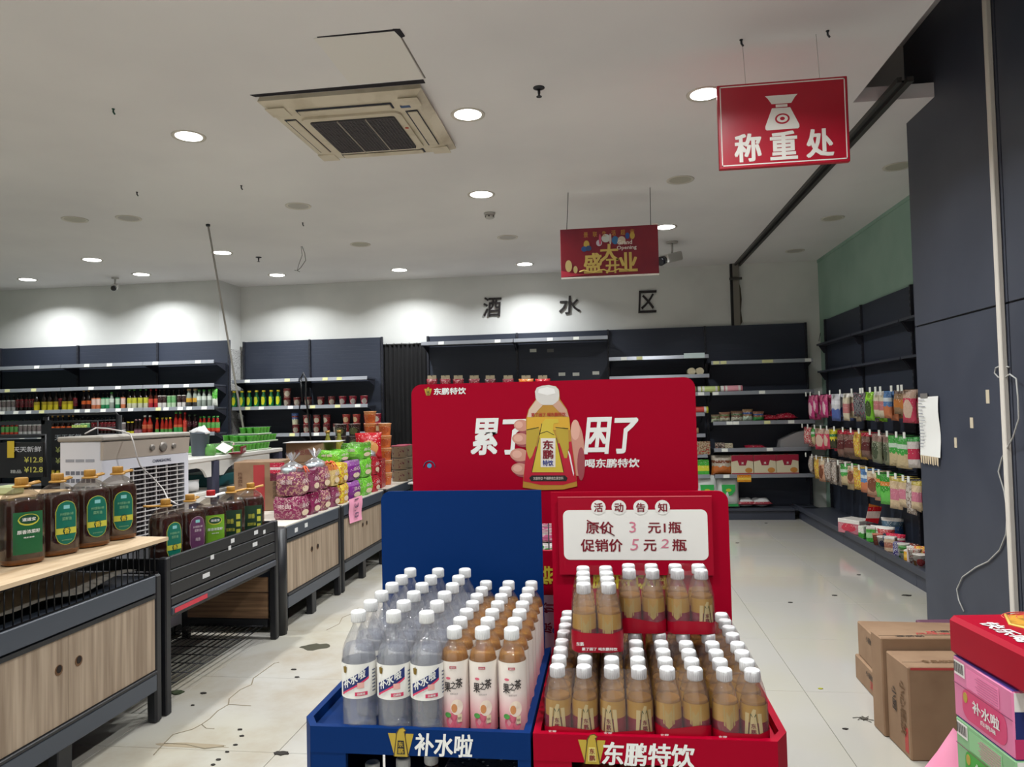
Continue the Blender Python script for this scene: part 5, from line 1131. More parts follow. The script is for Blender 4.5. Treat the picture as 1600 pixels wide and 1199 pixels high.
# ================================================================== LEFT-HAND TABLES
m_cab = newmat('cabinet_steel', (60, 66, 76), .35); m_blk = mat((26, 27, 31), .4)
m_wood = newmat('pale_wood', (166, 148, 128), .5)
mix_noise(m_wood, (128, 110, 92), 6, .35, .65, 6, 'Object', (6, 6, .25))
m_woodh = newmat('warm_wood', (150, 118, 88), .5); mix_noise(m_woodh, (104, 78, 56), 6, .35, .65, 6, 'Object', (.4, .4, 9))
XF = -2.17
def cabinet(label, y0, y1, holes=True, top=.70, depth=.85, wood=True):
    t = thing('display_cabinet', label, 'cabinet', (XF-depth/2, (y0+y1)/2, 0), 0, None)
    xb = XF-depth
    obj('top_rail', MB().cbox(XF-.03, XF, y0+.045, y1-.045, top-.085, top, .004), m_cab, t)
    obj('rail_groove', MB().box(XF-.02, XF+.001, y0+.05, y1-.05, top-.108, top-.09), m_blk, t)
    obj('bottom_rail', MB().cbox(XF-.025, XF+.004, y0+.045, y1-.045, .155, .235, .004), m_cab, t)
    obj('lower_lip', MB().cbox(XF-.02, XF+.008, y0+.045, y1-.045, .237, .252, .003), m_blk, t)
    ym = (y0+y1)/2
    for a, b, s in ((y0+.05, ym-.001, -1), (ym+.001, y1-.05, 1)):
        mb = MB(); mb.box(XF-.018, XF-.004, a, b, .255, top-.11)
        d = obj('door', mb, m_wood, t)
        yh = ym+s*.055
        obj('finger_hole', MB().xf(Matrix()) if 0 else MB().disc((yh, .47, XF-.0036), .021, .021, 20, 'x', .0012), mat((96, 66, 40), .6), d)
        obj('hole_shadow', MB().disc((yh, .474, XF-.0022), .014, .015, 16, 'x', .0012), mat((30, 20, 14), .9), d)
    for y in (y0, y1-.05):
        for x in (XF-.05, xb):
            obj('post', MB().cbox(x, x+.052, y, y+.05, 0, top+.003, .010), m_blk if x > xb+.1 else m_cab, t)
    for y in (ym-.14, ym+.0):
        pass
    obj('centre_leg', MB().cbox(XF-.05, XF-.004, ym-.06, ym+.02, 0, .156, .004), m_blk, t)
    obj('side_panel', MB().box(xb+.05, XF-.05, y0+.01, y0+.02, .15, top-.02), m_cab, t); obj('side_panel', MB().box(xb+.05, XF-.05, y1-.02, y1-.01, .15, top-.02), m_cab, t)
    obj('back_panel', MB().box(xb, xb+.01, y0+.05, y1-.05, .15, top-.02), m_cab, t)
    obj('deck', MB().box(xb+.01, XF-.03, y0+.02, y1-.02, top-.03, top-.01), m_cab, t)
    obj('bottom_deck', MB().box(xb+.01, XF-.03, y0+.02, y1-.02, .15, .16), m_blk, t)
    return t
c1 = cabinet('nearest wooden-doored cabinet with wire basket top at lower left', 2.12, 3.35)
# wire basket on cabinet 1
wk = thing('wire_rack', 'black wire rack on the nearest cabinet carrying a plywood board', 'rack', (XF-.4, 2.75, .70))
m_wire = mat((22, 22, 25), .35, metal=.5)
for i in range(30):
    y = 2.14+i*.0405
    obj('wire', MB().tube([(XF-.012, y, .702), (XF-.012, y, .845)], .0028, 5), m_wire, wk)
for i in range(18):
    x = XF-.03-.045*i
    for yy in (3.335,): obj('wire', MB().tube([(x, yy, .702), (x, yy, .845)], .0028, 5), m_wire, wk)
for z in (.703, .845):
    obj('frame_wire', MB().tube([(XF-.012, 2.14, z), (XF-.012, 3.335, z), (XF-.83, 3.335, z), (XF-.83, 2.14, z)], .0045, 6, True), m_wire, wk)
for i in range(6): obj('frame_wire', MB().tube([(XF-.012, 2.2+.22*i, .845), (XF-.83, 2.2+.22*i, .845)], .0045, 6), m_wire, wk)
mb = MB(); mb.prism([(XF+.005, 2.1), (XF+.005, 3.40), (XF-.22, 3.42), (XF-.40, 3.36), (XF-.62, 3.36), (XF-.62, 2.1)], .851, .868, 'z')
m_ply = newmat('plywood', (206, 182, 150), .55); mix_noise(m_ply, (184, 156, 122), 5, .4, .7, 5, 'Object', (5, .6, 1))
solo('plywood_board', mb, m_ply, 'pale plywood board under the five large oil bottles', 'board')
# grey cloth/sacking inside the rack
mb = MB(); N = 24; vs = []; fs = []
for i in range(N+1):
    for j in range(N+1): vs.append((XF-.06-.7*i/N, 2.2+1.05*j/N, .738+.010*math.sin(i*.5+j*.3)+.008*math.sin(j*.7)))
for i in range(N):
    for j in range(N): a = i*(N+1)+j; fs.append((a, a+1, a+N+2, a+N+1))
mb.add(vs, fs, True); solo('grey_cloth', mb, newmat('cloth_grey', (150, 146, 138), .8), 'crumpled grey sacking inside the wire rack', 'cloth')
# black slatted produce stand
bk_ = thing('produce_stand', 'black low produce stand with raised lip behind the cabinet', 'stand', (XF-.4, 4.0, 0))
y0, y1 = 3.385, 4.63
for y in (y0, y1-.05):
    for x in (XF-.045, XF-.66): obj('leg', MB().cbox(x, x+.045, y, y+.045, 0, .765, .006), m_blk, bk_)
for z0, z1 in ((.70, .765), (.635, .695), (.565, .63)): obj('lip_board', MB().cbox(XF-.022, XF-.004, y0+.045, y1-.045, z0, z1, .004), m_blk, bk_)
obj('end_board', MB().cbox(XF-.64, XF-.04, y0+.005, y0+.02, .70, .762, .003), m_blk, bk_)
obj('end_board', MB().cbox(XF-.64, XF-.04, y1-.02, y1-.005, .60, .762, .003), m_blk, bk_)
obj('deck', MB().box(XF-.66, XF-.025, y0+.02, y1-.02, .655, .675), m_blk, bk_)
obj('lower_rail', MB().cbox(XF-.03, XF+.004, y0+.045, y1-.045, .475, .515, .006), mat((52, 56, 66), .35), bk_)
obj('rail', MB().cbox(XF-.026, XF, y0+.045, y1-.045, .52, .56, .004), m_blk, bk_)
obj('shelf', MB().box(XF-.64, XF-.03, y0+.05, y1-.05, .45, .465), m_blk, bk_)
for z0, z1, k in ((.135, .30, 0), (.305, .40, 0)): obj('inner_board', MB().box(XF-.62, XF-.06, y1-.045, y1-.03, z0, z1), m_woodh, bk_)
obj('low_rail', MB().box(XF-.62, XF-.06, y1-.05, y1-.02, .08, .13), m_blk, bk_)
for z in (.15,):
    mb = MB()
    for i in range(14): mb.tube([(XF-.08-.04*i, y0+.05, .09), (XF-.08-.04*i, y1-.05, .09)], .003, 5)
    for i in range(9): mb.tube([(XF-.08, y0+.06+.14*i, .09), (XF-.60, y0+.06+.14*i, .09)], .003, 5)
    obj('wire_shelf', mb, m_wire, bk_)
obj('red_strip', MB().box(XF+.0045, XF+.006, 3.45, 3.75, .482, .505), mat((190, 40, 60), .4), bk_)
for i, (y, z, w) in enumerate(((3.80, .685, .035), (3.99, .70, .03), (4.02, .735, .04), (4.30, .735, .05), (4.42, .72, .03), (3.72, .6, .07), (4.28, .665, .06))):
    obj('label_remnant', MB().box(XF-.0035, XF-.0028, y, y+w, z-.012, z+.012), mat((200, 200, 200), .6), bk_)
c2 = cabinet('second wooden-doored cabinet, with maroon snack bags on it', 4.71, 5.76)
obj('rounded_post', MB().lathe([(.045, 0), (.045, .70)], 16, cx=XF-.03, cy=4.70), m_blk, c2)
c3 = cabinet('third wooden-doored cabinet with a pink price sheet', 5.79, 6.93)
c4 = cabinet('farthest cabinet behind the blue panel, holding patterned tubs', 7.02, 8.15)
for k, (cc, y0, y1) in enumerate(((c2, 4.73, 5.75), (c3, 5.8, 6.92), (c4, 7.03, 8.14))):
    obj('white_top', MB().box(XF-.84, XF-.004, y0, y1, .701, .709), newmat('white_top', (206, 200, 188), .5), cc)
for i, (y, z) in enumerate(((4.88, .655), (5.05, .662))): obj('label_remnant', MB().box(XF+.0005, XF+.001, y, y+.05, z-.015, z+.015), mat((206, 206, 206), .6), c2)
# pink handwritten price sheet
ps = thing('price_sheet', 'pink handwritten price sheet hanging on the cabinet front', 'paper', (XF+.01, 6.0, .6))
mb = MB(); vs = []; N = 8
A_ = [at_x(545, 783, XF+.006), at_x(565, 776, XF+.006)]
for i in range(N+1):
    z = A_[0].z+.01-.2*i/N; vs += [(XF+.006+.004*math.sin(i), A_[0].y+.006*i/N, z), (XF+.008+.006*math.sin(i*.8), A_[1].y, z-.012*(i/N))]
mb.add(vs, [(2*i, 2*i+1, 2*i+3, 2*i+2) for i in range(N)], True); obj('sheet', mb, newmat('pink_paper', (226, 150, 178), .7), ps)
mb = MB(); text_mb(mb, '13.8', (XF+.017, (A_[0].y+A_[1].y)/2, A_[0].z-.08), .16, .1, right=(0, 0, -1), up=(0, 1, 0), bold=0); obj('lettering', mb, mat((90, 60, 90), .6), ps)

# ------------------------------------------------------------------ five-litre oil bottles
m_pet2 = clear_mat('thick_plastic', (240, 236, 228), .04, .01, .04, .35); m_oilc = newmat('dark_oil', (58, 24, 10), .06)
m_oilglow = newmat('oil_glow_paint', (120, 70, 22), .06); m_gcap = mat((176, 130, 56), .35); m_lg = mat((16, 104, 86), .4); m_ly = mat((190, 190, 70), .4)
def oil_bottle(label, kind):
    t = thing('cooking_oil_bottle', label, 'bottle', (0, 0, 0), 0, None)
    W, D, H = .080, .066, .35
    prof = [(.80, 0), (.93, .006), (1.0, .02), (1.0, .10), (.985, .105), (1.0, .11), (1.0, .235), (.95, .258), (.78, .282), (.5, .300), (.27, .310), (.26, .322)]
    obj('body', MB().lathe([(W*r, z) for r, z in prof], 32, sy=D/W, sq=.9), m_pet2, t, world=False)
    lv = .262 if kind != 'low' else .225
    pr = [(W*r*.965, z+.002) for r, z in prof if z < .24]+([(W*.90, .258), (W*.86, .264)] if kind != 'low' else [])
    obj('oil', MB().lathe(pr, 28, sy=D/W, sq=.9), m_oilc, t, world=False)
    obj('painted_base_glow', MB().lathe([(W*.82, .0015), (W*.962, .006), (W*.972, .024)], 28, sy=D/W, sq=.9, caps=False), m_oilglow, t, world=False)  # amber colour stands in for light glowing through the dark oil's foot
    capm = c_red if kind == 'red' else m_gcap
    cp = obj('cap', cap_mb(.0235, .322, .352, 24), capm, t, world=False)
    hm = m_cap if kind == 'red' else m_gcap
    obj('neck_ring', MB().lathe([(.026, .316), (.034, .312), (.034, .318), (.026, .322)], 24), hm, t, world=False)
    pts = [(.024, 0, .318), (.06, .006, .321), (.10, .012, .324), (.112, 0, .326), (.10, -.012, .324), (.06, -.008, .321), (.026, -.006, .318)]
    h = MB(); h.tube(pts, .0055, 6); h.xf(Matrix.Rotation({'red': .5, 'left': 2.9}.get(kind, .6), 4, 'Z')); obj('handle', h, hm, t, world=False)
    # label on the -y face
    ya = -D-.0015
    def oval(rx, z0, z1, n=10):
        pts = []
        for i in range(n+1): a = PI-PI*i/n; pts.append((rx*math.cos(a), z1-rx+rx*math.sin(a)))
        for i in range(n+1): a = -PI*i/n; pts.append((rx*math.cos(a), z0+rx+rx*math.sin(a)))
        return pts
    def wrap(mb):   # follow the front of the super-ellipse body
        e = 2.9
        mb.v = [(x, -(D*(max(0, 1-(abs(x)/W)**e))**(1/e))-.0012+(y-ya), z) for x, y, z in mb.v]; return mb
    def strip(mb, pts2, lay, n=10):
        """fill an outline symmetric about x by vertical columns so it can follow the curved front"""
        xs = [p[0] for p in pts2]; x0, x1 = min(xs), max(xs); vs = []; 
        def zr(x):
            zs = []
            for i in range(len(pts2)):
                (a, b), (c, d) = pts2[i], pts2[(i+1) % len(pts2)]
                if (a-x)*(c-x) <= 0 and abs(a-c) > 1e-9: zs.append(b+(d-b)*(x-a)/(c-a))
            return (min(zs), max(zs)) if zs else (0, 0)
        for i in range(n+1):
            x = x0+(x1-x0)*(i/n*.998+.001); lo, hi = zr(x); vs += [(x, ya-lay, lo), (x, ya-lay, hi)]
        mb.add(vs, [(2*i, 2*i+2, 2*i+3, 2*i+1) for i in range(n)], True)
    if kind in ('oval', 'left', 'low', 'purple'):
        lc = m_lg if kind != 'purple' else mat((92, 50, 84), .4); edge = m_ly if kind != 'purple' else mat((170, 140, 150), .4)
        mb = MB(); mb.mi = 0; strip(mb, oval(.045, .045, .235), 0); mb.mi = 1; strip(mb, oval(.0425, .0475, .2325), .0008)
        mb.mi = 2
        if kind != 'purple': strip(mb, [(-.0425, .092), (.0425, .092), (.0425, .118), (-.0425, .118)], .0014, 8); mb.mi = 3; strip(mb, oval(.0165, .088, .122), .002, 8)
        mb.mi = 4; strip(mb, [(-.013+.0*0, .200), (.013, .200), (.013, .216), (-.013, .216)], .0014, 6)
        L = obj('label', wrap(mb), [edge, lc, m_ly, mat((20, 70, 50), .4), mat((130, 190, 190), .4)], t, world=False)
        mb = MB(); mb.mi = 0
        for s, z, w, h, mi in (('乡村原香小榨', .178, .058, .013, 0), ('菜籽油', .158, .040, .015, 0), ('香', .105, .024, .026, 1) if kind != 'purple' else ('纯香', .11, .03, .02, 0), ('非转基因压榨', .066, .045, .006, 0)):
            mb.mi = mi; vs, fs = text_raw(s, .02); mb.add([(u*w, ya-.0024-d, z+v*h) for u, v, d in vs], fs)
        obj('lettering', wrap(mb), [mat((120, 170, 130), .5) if kind != 'purple' else mat((190, 170, 180), .5), mat((220, 200, 60), .5)], L, world=False)
    else:
        base = {'square': (30, 92, 54), 'red': (110, 160, 40), 'dark': (30, 60, 40)}[kind]
        mb = MB(); mb.mi = 0; strip(mb, [(-.055, .045), (.055, .045), (.055, .215), (-.055, .215)], 0); mb.mi = 1
        if kind != 'dark':
            o_ = [(.036*math.cos(2*PI*i/20), .185+.019*math.sin(2*PI*i/20)) for i in range(20)]; strip(mb, [(x*1.12, .183+(z-.185)*1.25) for x, z in o_], .0008, 12); mb.mi = 2; strip(mb, o_, .0014, 12)
        else:
            for q in range(3): strip(mb, [(.022, .07+.045*q), (.045, .07+.045*q), (.045, .10+.045*q), (.022, .10+.045*q)], .0008, 4)
        L = obj('label', wrap(mb), [mat(base, .4), m_ly, mat((24, 70, 48), .4)], t, world=False)
        mb = MB()
        for s, z, w, h in ((('道道宝', .185, .05, .014), ('原香浓菜籽', .135, .085, .016), ('纯正清香', .112, .04, .006)) if kind != 'dark' else (('浓香', .15, .04, .03), ('菜籽油', .1, .05, .02))):
            vs, fs = text_raw(s, .03); mb.add([(u*w-(.012 if kind == 'dark' else 0), ya-.0024-d, z+v*h) for u, v, d in vs], fs)
        obj('lettering', wrap(mb), m_txt if kind != 'dark' else m_ly, L, world=False)
    return t
ob = oil_bottle('brown oil bottle with purple oval label, cut by the left frame edge', 'purple'); ob.location = (-2.435, 2.535, .869); ob.rotation_euler = (0, 0, 1.0)
ob = oil_bottle('large dark oil bottle with square green label on the plywood board', 'square'); ob.location = (-2.415, 2.77, .869); ob.rotation_euler = (0, 0, 1.1)
ob = oil_bottle('oil bottle with green oval label, amber glow at bottom, first after the square labelled one', 'oval'); ob.location = (-2.41, 2.965, .869); ob.rotation_euler = (0, 0, 1.2)
o2 = dup(ob, (-2.40, 3.155, .869), 1.12, 'second green oval labelled oil bottle from the far end of the plywood board')
o3 = dup(ob, (-2.395, 3.345, .869), 1.0, 'farthest green oval labelled oil bottle at the end of the plywood board')
for o in (ob, o2, o3): o['group'] = 'oval labelled oil bottles on the board'
ZR = .6755
ob = oil_bottle('oil bottle with green oval label nearest on the black stand', 'left'); ob.location = (-2.32, 3.62, ZR); ob.rotation_euler = (0, 0, 1.25)
ob = oil_bottle('oil bottle with purple label on the black stand', 'purple'); ob.location = (-2.31, 3.83, ZR); ob.rotation_euler = (0, 0, 1.15)
ob = oil_bottle('oil bottle with red cap and bright green label', 'red'); ob.location = (-2.30, 4.03, ZR); ob.rotation_euler = (0, 0, .85)
ob = oil_bottle('dark oil bottle with dark green label right of the red capped one', 'dark'); ob.location = (-2.29, 4.24, ZR); ob.rotation_euler = (0, 0, .6)
o2 = dup(ob, (-2.27, 4.45, ZR), .7, 'farthest dark oil bottle on the black stand, nearest the cardboard boxes')
# gold carry band across the board bottles
# ------------------------------------------------------------------ air cooler
m_cw = newmat('cooler_white', (214, 214, 222), .35); m_cb = newmat('cooler_beige', (176, 164, 152), .4); m_cd = mat((46, 44, 46), .7)
ck = thing('air_cooler', 'white evaporative air cooler with beige control panel', 'air cooler', (-2.925, 3.95, 0), math.radians(-6))
# local: x toward the aisle (front face at x=0), y away from the viewer 0..0.76
cw, cd, chh = .76, .30, 1.355
obj('side_shell', MB().cbox(-cd, -.012, .0, .02, .08, chh-.03, .006), m_cw, ck, world=False)
obj('far_side_shell', MB().cbox(-cd, -.012, cw-.02, cw, .08, chh-.03, .006), m_cw, ck, world=False)
obj('back_shell', MB().box(-cd, -cd+.02, .02, cw-.02, .08, chh-.03), m_cw, ck, world=False)
obj('top_lid', MB().cbox(-cd-.01, .012, -.012, cw+.01, chh-.03, chh, .008), mat((150, 144, 136), .45), ck, world=False)
mb = MB(); mb.prism([(-.012, 1.32), (.012, 1.32), (.0, 1.215), (-.012, 1.215)], .0, cw, 'y'); cp = obj('control_panel', mb, m_cb, ck, world=False)
for i, (y, r) in enumerate(((.40, .020), (.50, .032), (.60, .018))):
    k_ = MB(); k_.lathe([(r, 0), (r*.95, .012), (r*.5, .013)], 20); k_.xf(Matrix.Translation((.004, y, 1.268)) @ Matrix.Rotation(PI/2, 4, 'Y')); obj('knob', k_, mat((130, 124, 118), .3, metal=.3), cp, world=False)
obj('front_frame', MB().box(-.02, -.002, 0, cw, 1.15, 1.213), m_cw, ck, world=False); obj('front_frame', MB().box(-.02, -.002, 0, .22, .10, 1.15), m_cw, ck, world=False)
obj('front_frame', MB().box(-.02, -.002, cw-.04, cw, .10, 1.15), m_cw, ck, world=False); obj('front_frame', MB().box(-.02, -.002, .22, cw-.04, .10, .5), m_cw, ck, world=False)
mb = MB(); text_mb(mb, 'CHANGHONG', (-.0012, .50, 1.18), .17, .02, right=(0, 1, 0), up=(0, 0, 1), bold=.02); obj('lettering', mb, mat((50, 54, 80), .5), ck, world=False)
gr_ = obj('grille_cavity', MB().box(-.09, -.08, .22, cw-.04, .5, 1.15), m_cd, ck, world=False)
for i in range(22): z = .52+.029*i; obj('slat', MB().box(-.016, -.004, .22, cw-.04, z, z+.006), mat((196, 192, 190), .4), ck, world=False)
for i in range(5): y = .22+.1*i+.04; obj('grille_bar', MB().box(-.02, -.010, y-.004, y+.004, .5, 1.15), mat((196, 192, 190), .4), ck, world=False)
for i in range(14): y = .24+.035*i; obj('inner_vane', MB().box(-.07, -.035, y-.002, y+.002, .5, 1.15), mat((110, 104, 108), .5), gr_, world=False)
for i in range(11):
    z = .68+.045*i
    for j in range(6): 
        x = -cd+.045+.036*j; obj('louvre_cell', MB().box(x, x+.027, -.002, .001, z, z+.022), mat((110, 112, 124), .6), ck, world=False)
for j in range(3): obj('louvre_cell', MB().box(-cd+.045+.07*j, -cd+.105+.07*j, -.002, .001, 1.205, 1.222), mat((150, 152, 162), .6), ck, world=False)
for (x, y) in ((-cd+.04, .06), (-.05, .06), (-cd+.04, cw-.06), (-.05, cw-.06)):
    k_ = MB(); k_.lathe([(.035, -.012), (.035, .012)], 16); k_.xf(Matrix.Translation((x, y, .035)) @ Matrix.Rotation(PI/2, 4, 'Y')); obj('caster', k_, m_blk, ck, world=False)
    obj('caster_fork', MB().box(x-.012, x+.012, y-.01, y+.01, .06, .10), m_blk, ck, world=False)
obj('base_pan', MB().box(-cd, -.01, 0, cw, .08, .10), m_cw, ck, world=False)
pts = [at_x(133, 678, -2.95), at_x(150, 669, -2.95), at_x(168, 670, -2.93), at_x(190, 674, -2.90), at_x(203, 678, -2.86)]
pts += [at_x(px, py, x) for px, py, x in ((208, 690, -2.82), (214, 715, -2.82), (219, 728, -2.82), (240, 748, -2.8), (255, 765, -2.76), (262, 780, -2.7), (276, 788, -2.6))]
mb = MB(); mb.tube(pts, .0045, 6); tag(obj('power_cord', mb, mat((190, 184, 180), .5)), 'pale power cord draped over the air cooler', 'cord')

# ------------------------------------------------------------------ price boards and racks at far left
def price_board(label, Y, x0, x1, z0, z1, lines, loc):
    t = thing('price_board', label, 'price board', ((x0+x1)/2, Y, 0)); W_ = x1-x0
    obj('board', MB().cbox(x0, x1, Y, Y+.012, z0, z1, .002), mat((24, 24, 28), .5), t)
    for s, fx, fz, w, h, c in lines: lettering(t, s, (x0+fx*W_, Y, z0+fz*(z1-z0)), w*W_, h*(z1-z0), mat(c, .6), .02)
    obj('frame', MB().tube([(x0-.01, Y+.006, z0), (x0-.01, Y+.006, z1+.045), (x1+.01, Y+.006, z1+.045), (x1+.01, Y+.006, z0)], .008, 6), m_blk, t)
    obj('post', MB().box((x0+x1)/2-.02, (x0+x1)/2+.02, Y+.012, Y+.03, 0, z1), m_blk, t)
    obj('foot', MB().cbox((x0+x1)/2-.15, (x0+x1)/2+.15, Y-.1, Y+.14, 0, .015, .003), m_blk, t)
    return t
a = at_y(10, 742, 4.4); b = at_y(68, 692, 4.4)
price_board('black price board reading four white characters at far left', 4.4, a.x-.13, b.x, a.z-.02, b.z+.005, [('天天新鲜', .70, .80, .52, .16, (200, 200, 206)), ('¥12.8', .82, .50, .34, .16, (196, 190, 90)), ('¥12.8', .82, .22, .34, .16, (196, 190, 90)), ('精品', .5, .17, .2, .10, (180, 180, 176)), ('蔬菜', .12, .2, .16, .1, (190, 170, 80))], 0)
a = at_y(80, 735, 5.3); b = at_y(150, 668, 5.3)
price_board('smaller black price board behind the air cooler', 5.3, a.x, b.x, a.z, b.z, [('天天新鲜', .38, .78, .6, .14, (150, 156, 160)), ('¥17.8', .30, .48, .4, .14, (150, 156, 90)), ('¥27.8', .30, .22, .4, .14, (150, 156, 90))], 0)
# black wire frames
rk = thing('wire_display_rack', 'tall black wire display rack behind the air cooler', 'rack', (-3.9, 5.6, 0))
for (px0, px1, py, Yk) in ((72, 186, 648, 5.6),):
    p, q = at_y(px0, py, Yk), at_y(px1, py-1, Yk)
    for x in (p.x, q.x): obj('upright', MB().tube([(x, Yk, 0), (x, Yk, p.z-.02)], .022, 8), m_blk, rk)
    obj('top_bar', MB().tube([(p.x, Yk, p.z-.02), (p.x+.03, Yk, p.z), (q.x-.03, Yk, p.z), (q.x, Yk, p.z-.03)], .01, 8), m_blk, rk)
    for k in range(1, 4): obj('cross_bar', MB().tube([(p.x, Yk, p.z-.06*k), (q.x, Yk, p.z-.06*k)], .006, 6), mat((60, 64, 66), .4), rk)
    obj('rack_shelf', MB().box(p.x, q.x, Yk, Yk+.35, .85, .87), m_blk, rk)
    for x in (p.x, q.x): obj('upright', MB().tube([(x, Yk+.35, 0), (x, Yk+.35, .87)], .012, 6), m_blk, rk)
rk = thing('wire_display_rack', 'black wire display rack at the left edge of the frame', 'rack', (-4.6, 5.0, 0))
p, q = at_y(-60, 660, 5.0), at_y(70, 655, 5.0)
for x in (p.x, q.x): obj('upright', MB().box(x-.03, x+.03, 5.0, 5.03, 0, p.z), m_blk, rk)
for k in range(4): obj('shelf_bar', MB().box(p.x, q.x, 5.0, 5.02, p.z-.10*k-.03, p.z-.10*k), mat((62, 64, 70), .3, metal=.4), rk)
obj('rack_shelf', MB().box(p.x, q.x, 5.0, 5.22, .95, .97), m_blk, rk)
for x in (p.x, q.x): obj('upright', MB().box(x-.02, x+.02, 5.19, 5.22, 0, .97), m_blk, rk)
# yellow handwritten strip and pale tag
p = at_y(9, 690, 4.35); solo('yellow_tag', MB().cbox(-.025, .025, -.001, .001, -.11, 0, .0005), mat((210, 180, 50), .6), 'yellow price strip on the far left price board', 'tag', (p.x, 4.39, p.z))
p = at_y(75, 702, 5.25); mb = MB(); mb.lathe([(.03, -.001), (.03, .001)], 20); mb.xf(Matrix.Rotation(PI/2, 4, 'X') @ Matrix.Scale(.7, 4, (0, 1, 0)))
solo('green_tag', mb, mat((150, 170, 150), .5), 'pale green oval tag hanging on the rack', 'tag', (p.x, 5.24, p.z))
# board-topped counter beyond the oil bottles
ct = thing('vegetable_counter', 'plywood topped counter behind the oil bottles at far left', 'counter', (-3.5, 3.9, 0))
obj('top', MB().box(-4.3, -3.05, 3.3, 3.86, 1.035, 1.06), m_ply, ct)
obj('front_skirt', MB().box(-4.28, -3.07, 3.32, 3.34, .5, 1.03), m_blk, ct)
obj('green_edge', MB().box(-4.3, -3.05, 3.297, 3.299, 1.035, 1.06), mat((60, 90, 60), .6), ct)
for x in (-4.26, -3.12):
    for y in (3.35, 3.78): obj('leg', MB().box(x, x+.05, y, y+.05, 0, 1.035), m_blk, ct)
solo('produce_crate_sheet', MB().cbox(-.05, .05, -.04, .04, 0, .05, .01), mat((176, 184, 140), .7), 'pale green paper wad on the plywood counter', 'paper', (-3.2, 3.6, 1.0605))

# ------------------------------------------------------------------ white tiered display table, bucket, green cups
m_wp = newmat('white_plastic', (206, 204, 198), .4)
wt = thing('tiered_table', 'white tiered table on a dark post behind the oil bottles', 'table', (-3.35, 5.8, 0)); TX = -3.02; TY0, TY1 = 4.82, 6.55
obj('table_top', MB().cbox(TX-.62, TX, TY0, TY1, 1.115, 1.15, .006), m_wp, wt)
def arch(y0, y1, z, h):
    pts = [(y0, z)]; n = 10; pts += [(y0, z-h)]
    pts += [(y0+.05, z-h)]
    for i in range(n+1): a = PI-PI*.5*i/n; 
    m_ = (y1-y0)
    for i in range(n+1):
        u = i/n; pts.append((y0+.06+(m_-.12)*u, z-.04-(h-.04)*(abs(2*u-1)**4)))
    pts += [(y1-.05, z-h), (y1, z-h), (y1, z)]
    return pts
for (a_, b_) in ((TY0, 5.32), (5.44, 6.3)): obj('apron', MB().prism(arch(a_, b_, 1.115, .12), TX-.03, TX-.01, 'x'), m_wp, wt)
obj('lower_tier', MB().cbox(TX-.62, TX-.02, TY0, TY1, .86, .89, .006), m_wp, wt)
for (a_, b_) in ((TY0, 5.32), (5.44, 6.3)): obj('apron', MB().prism(arch(a_, b_, .86, .10), TX-.04, TX-.02, 'x'), m_wp, wt)
obj('bottom_tier', MB().cbox(TX-.62, TX-.02, TY0, TY1, .45, .48, .006), m_wp, wt)
for (x, y) in ((TX-.012, 5.345), (TX-.6, 5.345), (TX-.6, TY0+.02), (TX-.6, TY1-.08), (TX-.012, TY1-.08)): obj('post', MB().box(x-.05, x+.015, y, y+.065, 0, 1.112), mat((62, 64, 82), .5), wt)
p = at_x(312.5, 712, -3.17); y_ = p.y
b_ = thing('grey_bucket', 'dark grey plastic bucket with a white cloth over its rim', 'bucket', (-3.17, y_, 1.151)); k_ = .185/.185
obj('body', MB().lathe([(.058, 0), (.06, .004), (.072, .17), (.075, .172), (.075, .182), (.070, .182), (.068, .165), (.056, .008)], 28, caps=False), newmat('bucket_grey', (70, 80, 90), .45), b_, world=False)
obj('bottom', MB().lathe([(.056, .003), (.056, .008)], 20), mat((70, 80, 90), .45), b_, world=False)
mb = MB(); mb.lathe([(.078, .178), (.079, .19), (.06, .2), (.035, .225), (.01, .218)], 14, sx=1, sy=.9); mb.v = [(x, y, z+.01*math.sin(x*70)+.006*math.sin(y*90)) for x, y, z in mb.v]; obj('cloth', mb, newmat('white_cloth', (200, 200, 200), .8), b_, world=False)
# trays of green cups
m_gc = newmat('green_film', (110, 200, 80), .15); m_gw = mat((190, 206, 180), .4)
gcup = MB(); gcup.lathe([(.02, 0), (.028, .042), (.03, .044), (.03, .05)], 12); gcup = gcup.mesh('cup', m_gc)
def gtray(label, y, x, z, rz=0, n=(3, 4)):
    t = thing('cup_tray', label, 'cup tray', (x, y, z), rz, 'trays of small green cups'); w, d = n[0]*.064, n[1]*.064
    obj('tray', MB().cbox(-w/2, w/2, -d/2, d/2, 0, .012, .003), m_gw, t, world=False)
    for i in range(n[0]):
        for j in range(n[1]):
            o = bpy.data.objects.new('cup', gcup); COL.objects.link(o); o.parent = t; o.location = (-w/2+.032+.064*i, -d/2+.032+.064*j, .0125)
    obj('film', MB().cbox(-w/2+.002, w/2-.002, -d/2+.002, d/2-.002, .064, .067, .001), clear_mat('green_wrap', (200, 250, 200), .12, .12, .1) if 'green_wrap' not in bpy.data.materials else bpy.data.materials['green_wrap'], t, world=False)
    return t
GT = [(5.68, -3.13, 1.151, 'first tray of green cups from the grey bucket, bottom layer'), (5.95, -3.13, 1.151, 'second tray of green cups from the bucket, bottom layer'), (6.22, -3.13, 1.151, 'third tray of green cups from the bucket, bottom layer'), (6.44, -3.33, 1.151, 'farthest bottom tray of green cups'),
      (6.12, -3.14, 1.219, 'lower stacked tray of green cups by the boxes'), (6.38, -3.14, 1.219, 'stacked tray of green cups farthest from the bucket'), (6.1, -3.34, 1.219, 'rear stacked tray of green cups'), (5.75, -3.34, 1.151, 'rear bottom tray of green cups'), (6.22, -3.14, 1.287, 'topmost tray of green cups')]
